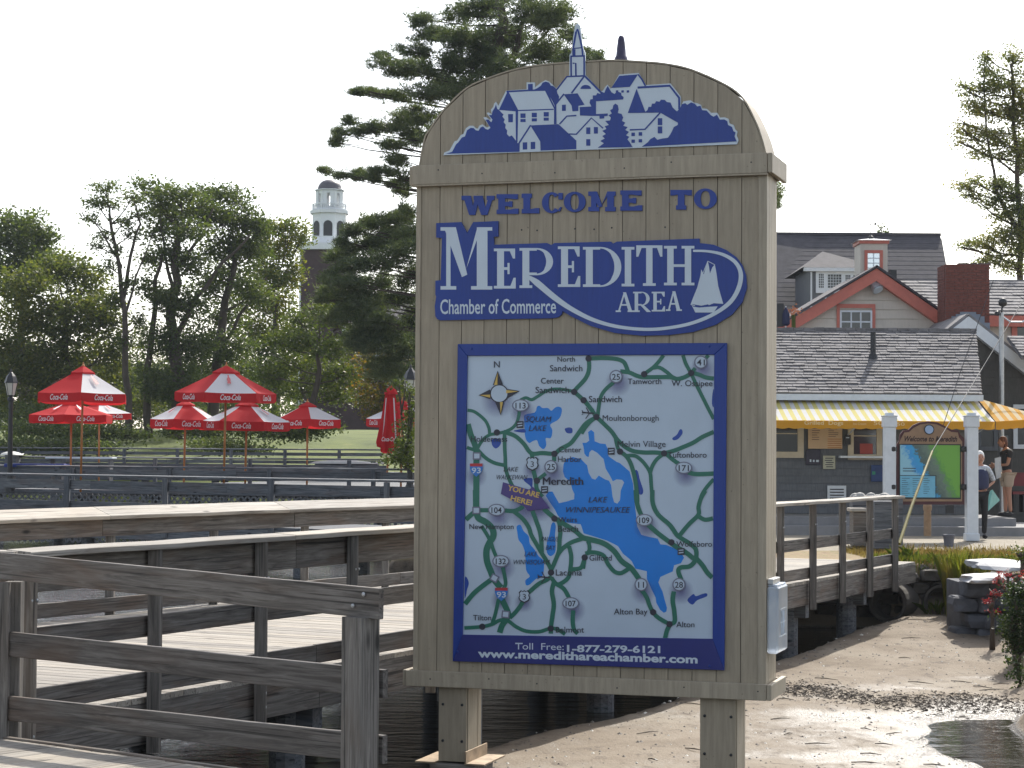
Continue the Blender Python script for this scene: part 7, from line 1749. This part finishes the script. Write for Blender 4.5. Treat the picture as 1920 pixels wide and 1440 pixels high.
T_('thin leafy treetop sprig poking over the slate roof beside the weathervane', 92, [(1660,520),(1657,470),(1655,440)], [(1652,426,6,4,0),(1664,434,8,5,0),(1655,438,7,4,0),(1648,436,6,3,0)], L_DARK, leaf=.14, dens=4, clump=.2, per=10, r0=.04, seed=33)
# ---- vine covered shrub by the sign's left edge
shrub('leafy vine climbing the lamp post beside the left edge of the sign', 51, [(748,722,18,9),(768,735,14,14),(772,770,14,26),(766,805,16,22),(760,838,26,20),(745,858,30,16),(775,860,20,22)], L_BRT, leaf=.09, dens=5, clump=.2, seed=41, name='climbing_plant', cat='climbing plant')
shrub('dark shrub on the dock corner behind the folded umbrella', 53.5, [(770,815,26,30),(752,850,24,20),(775,870,20,14)], L_MAP, leaf=.10, dens=4, clump=.22, seed=42)
# ---- bank at right: grasses
def blades(name, pts, h0, h1, wd, mat, lean=.35, parent=None):
    n_ = len(pts); p = np.array(pts); L_ = NPR.uniform(h0, h1, size=(n_, 1)); a = NPR.uniform(0, 2*np.pi, size=n_); ln = np.abs(NPR.normal(size=(n_, 1)))*lean
    d = np.stack([np.cos(a), np.sin(a), np.zeros(n_)], axis=1); s_ = np.stack([-np.sin(a), np.cos(a), np.zeros(n_)], axis=1)*wd
    m_ = p+d*ln*L_*.35+np.array([0,0,1])*L_*.6; t = p+d*ln*L_+np.array([0,0,1])*L_*(1-.25*ln)
    V = np.stack([p-s_, p+s_, m_+s_*.7, t, m_-s_*.7], axis=1)
    if parent is not None: V = V-np.array(LOCW[parent.name])
    return link(name, mesh_np(name, V, 5, mat), parent)
G_DRY = leafmat('dry_grass', (.16,.10,.04), (.27,.19,.08), (.34,.27,.12), .3, scale=1.2); G_GRN = leafmat('green_grass', (.05,.08,.015), (.11,.15,.03), (.24,.22,.05), .4, scale=.8)
G_TUFT = leafmat('reed_grass', (.12,.16,.03), (.30,.30,.07), (.48,.36,.12), .5, scale=1.5)
pts = []
rr = random.Random(9)
while len(pts) < 16000:
    y = rr.uniform(31.3, 36.2); x = rr.uniform(5.7, 11)
    if x-nx(y) < .1 and y < 31.3: continue
    if ground_z(x, y) < -.3: continue
    if 35.6-y < 0 and rr.random() < .6: continue
    pts.append((x, y, ground_z(x, y)-.01))
while len(pts) < 26000:
    y = rr.uniform(22, 33.5); x = 5.9+(y-23)*.2+rr.random()**.8*4
    if ground_z(x, y) < -.3: continue
    pts.append((x, y, ground_z(x, y)-.01))
tag(blades('dry_grass', pts, .03, .12, .006, G_DRY), 'short dry brown grass along the top of the bank', 'grass', kind='stuff')
pts = []
while len(pts) < 2600:
    y = rr.uniform(31.2, 32.3)+rr.random()**3; x = rr.uniform(5.7, 8.2)
    if ground_z(x, y) < -.22 or rr.random() > .1+.9*(1-(x-5.7)/2.5): continue
    pts.append((x, y, ground_z(x, y)-.01))
tag(blades('green_grass', pts, .05, .16, .006, G_GRN), 'greener grass hanging over the bank beside the end of the walkway', 'grass', kind='stuff')
def tuft(label, px, py, Y, n_, h0, h1, rad, mat, lean=.3, seed=0):
    p = P(px, py, Y); z = ground_z(p.x, p.y); e = root('grass_tuft', (p.x, p.y, z), label, 'grass tuft')
    q = [(p.x+rr.gauss(0, rad), p.y+rr.gauss(0, rad), z-.02) for _ in range(n_)]; blades('blades', q, h0, h1, .0055, mat, lean, e)
    b = MB(); b.lathe([(rad*1.3,-.03),(rad*.9,.05),(.02,.09)], 10, p.x, p.y, z); part(b, 'root_clump', BARK, e); return e
tuft('tall yellow green reed grass tuft standing at the edge of the sand under the bank', 1803, 1150, 30.8, 620, .5, 1.1, .10, G_TUFT, .16)
tuft('shorter green grass tuft against the stone wall right of the reed tuft', 1828, 1150, 30.7, 220, .25, .62, .10, G_GRN, .3)
tuft('small green tuft low on the dark bank beside the culvert', 1752, 1150, 31.0, 60, .12, .3, .06, G_GRN, .5)
tuft('small green tuft at the foot of the walkway railing end', 1698, 1010, 32.2, 90, .12, .35, .10, G_GRN, .4)
# ---- culvert pipes
CON = plain('old_concrete', (.10,.09,.08), .9, .3, 3, bmp=.3)
def culvert(label, pa, pb_, Ya, Yb, r_):
    a, c = P(*pa, Ya), P(*pb_, Yb); e = root('culvert_pipe', tuple(a), label, 'culvert pipe', 'concrete culverts in the bank')
    d = (c-a).normalized(); u = d.cross(Vector((0,0,1))).normalized(); w_ = u.cross(d); n_ = 24; vs = []
    for (q, rad) in ((c, r_), (a, r_), (a, r_*.84), (c, r_*.84)):
        for k in range(n_): an = 2*math.pi*k/n_; vs.append(tuple(q+(u*math.cos(an)+w_*math.sin(an))*rad))
    b = MB(); b.add(vs, [(s_*n_+k, s_*n_+(k+1) % n_, (s_+1)*n_+(k+1) % n_, (s_+1)*n_+k) for s_ in range(3) for k in range(n_)]); part(b, 'barrel', CON, e, smooth=False)
    b = MB(); b.tube([a+d*(-.01), a+d*.12], r_*1.06, 24, cap=False); part(b, 'collar', CON, e); return e
culvert('left concrete culvert pipe in the shade under the end of the walkway', (1664,1130), (1742,1124), 30.9, 32.6, .29)
culvert('second concrete culvert mouth behind the tall reed tuft', (1764,1130), (1850,1122), 31.1, 33, .27)
# ---- rocks
ROCK = plain('bank_rock', (.20,.19,.175), .85, .35, 3, bmp=.5); ROCKB = plain('shaded_wall_rock', (.10,.105,.12), .9, .35, 3, bmp=.5)  # wall rock colour carries the blue-grey shade under the slabs
ROCKD = plain('dark_rock', (.08,.07,.06), .9, .4, 4, bmp=.5)
def rock(label, x, y, z, sx_, sy_, sz_, mat, name='rock', group=None, cat='rock', flat=False):
    e = bmesh.new(); bmesh.ops.create_icosphere(e, subdivisions=3, radius=1)
    sd = rr.uniform(0, 99)
    for v_ in e.verts:
        k = 1+.35*mnoise.noise(v_.co*1.3+Vector((sd,0,0)))+.12*mnoise.noise(v_.co*4+Vector((sd,0,0))); v_.co *= k
        if flat: v_.co.z = max(-.6, min(.55, v_.co.z*1.6))
        v_.co.x *= sx_; v_.co.y *= sy_; v_.co.z *= sz_
    me = bpy.data.meshes.new(name); e.to_mesh(me); e.free(); me.materials.append(mat); o = link(name, me, None, (x, y, z), (0, 0, rr.uniform(-.4, .4)))
    return tag(o, label, cat, group)
SLAB = plain('pale_flagstone', (.42,.42,.43), .7, .12, 4, bmp=.2)
p = P(1878, 1058, 29.5); rock('pale flat stone slab on the bank behind the red flowers', p.x, p.y, p.z, .42, .8, .09, SLAB, name='stone_slab', flat=True, cat='stone slab')
p = P(1850, 1078, 28.2); rock('lower pale stone slab on top of the wall left of the red flowers', p.x+.02, p.y, p.z-.04, .36, .6, .08, SLAB, name='stone_slab', flat=True, cat='stone slab')
# dry stone wall under the slabs: separate stones
def stones(label, x0, x1, y0, y1, z0, z1, nxs, nzs, mat):
    e = root('stone_wall', ((x0+x1)/2, (y0+y1)/2, z0), label, 'stone wall')
    for k in range(nzs):
        for i in range(nxs):
            rr.random(); t = (i+.5+(k % 2)*.4)/nxs; hx = abs(x1-x0)/nxs/2+abs(y1-y0)/nxs/3; hz = (z1-z0)/nzs/2
            bm_ = bmesh.new(); bmesh.ops.create_icosphere(bm_, subdivisions=2, radius=1); sd = rr.uniform(0, 99)
            for v_ in bm_.verts:
                q = v_.co.copy(); q = Vector([math.copysign(abs(c)**.35, c) for c in q]); q *= 1+.22*mnoise.noise(q*1.6+Vector((sd,0,0)))
                v_.co = Vector((q.x*hx*1.0, q.y*.26, q.z*hz*.98))
            me = bpy.data.meshes.new('stone'); bm_.to_mesh(me); bm_.free(); me.materials.append(mat)
            link('stone', me, e, (x0+(x1-x0)*t-(x0+x1)/2+rr.uniform(-.03,.03), y0+(y1-y0)*t-(y0+y1)/2+rr.uniform(-.05,.05), hz*(2*k+1)+rr.uniform(-.02,.02)))
    return e
_sw = stones('low dry stone wall in shade under the pale slabs at the right', 6.12, 7.5, 28.5, 27.9, -.98, -.10, 5, 4, ROCKB)
part(bx(6.25, 28.35, -1.1, 7.6, 29.6, -.16), 'core', ROCKB, _sw)
stones('dark stones stacked round the culvert mouths in the bank', 4.6, 8.2, 31.55, 31.5, -.85, -.15, 12, 4, ROCKD)
for k, (px, py, Y, s_) in enumerate(((1700,1072,31.6,.15),(1735,1070,31.6,.17),(1780,1074,31.6,.19),(1905,1050,33,.12))):
    p = P(px, py, Y); rock(['dark rock just right of the walkway end','dark rock above the left culvert','grey rock above the right culvert','mossy rock on the bank at the right edge'][k], p.x, p.y, p.z, s_*1.2, s_, s_*.6, ROCKD)
p = G(1733, 1160, -.98); rock('small brown stone alone on the sand before the culverts', p.x, p.y, -.96, .06, .06, .045, plain('brown_stone', (.14,.085,.06), .8))
# ---- right hand shrubs with red flowers
L_RED = leafmat('red_flowers', (.16,.015,.03), (.32,.03,.06), (.42,.09,.11), .4, scale=2)
L_SH = leafmat('shrub_leaf', (.014,.028,.012), (.035,.06,.02), (.12,.15,.04), .35, scale=1.5)
def plant(label, Y, blobs, mat, leaf, dens, clump, seed, gz, name='shrub', cat='shrub'): return shrub(label, Y, blobs, mat, leaf=leaf, dens=dens, clump=clump, seed=seed, ground=gz, name=name, cat=cat)
plant('dark leafy shrub hanging over the bank at the right edge of the picture', 24.6, [(1904,1118,22,32),(1922,1160,28,44),(1894,1172,18,28),(1916,1220,26,34),(1902,1205,16,24),(1928,1100,20,24)], L_SH, .045, 75, .10, 51, -.9)
plant('low dark plant with yellow leaves at the foot of the right bank', 22.8, [(1912,1260,18,18),(1922,1290,16,14),(1905,1235,12,10)], L_SH, .05, 50, .09, 52, -.95)
plant('red flowering plant spilling over the pale slabs at the right edge', 26.8, [(1868,1082,16,5),(1890,1076,20,6),(1912,1078,16,6),(1880,1094,14,8),(1900,1092,14,8)], L_RED, .028, 70, .05, 53, -.2, 'flowering_plant', 'flowers')
plant('red leaved plant trailing down the rock left of the dark shrub', 26.5, [(1864,1112,7,10),(1856,1130,8,10),(1862,1145,8,8)], L_RED, .035, 50, .06, 54, -.9, 'flowering_plant', 'flowers')
plant('green leafy plant on the bank at the right edge above the slabs', 28.5, [(1912,1036,16,8),(1925,1046,14,8)], L_BRT, .05, 50, .10, 55, -.05)
pf_ = root('potted_flowers', tuple(P(1488,596,50.4)), 'orange flowers by the left foot of the coral gable', 'flowers')
b = MB(); p = P(1488,585,50.4)
for k in range(60): q = p+Vector((rr.gauss(0,.12), rr.gauss(0,.1), rr.gauss(0,.07))); s_ = .03; b.add([(q.x-s_,q.y,q.z),(q.x+s_,q.y,q.z),(q.x,q.y,q.z+s_*1.6)], [(0,1,2)])
part(b, 'blooms', plain('orange_petals', (.5,.2,.1), .7), pf_, kind='stuff'); b = MB(); b.tube([P(1488,625,50.4), P(1488,590,50.4)], .05, 6); part(b, 'stem', L_BRT, pf_)
print('LEAVES', TOT, NP_)

# ---- thin haze of the bright afternoon
hz = bpy.data.materials.new('haze_air'); hz.use_nodes = True; n = hz.node_tree; n.nodes.clear(); out = n.nodes.new('ShaderNodeOutputMaterial')
pv = n.nodes.new('ShaderNodeVolumePrincipled'); pv.inputs['Color'].default_value = (.82,.90,1,1); pv.inputs['Density'].default_value = .0002; pv.inputs['Anisotropy'].default_value = .2
n.links.new(pv.outputs[0], out.inputs['Volume'])
b = MB(); b.box(-310, -75, -4, 310, 345, 46); tag(b.build('haze', hz), kind='stuff')
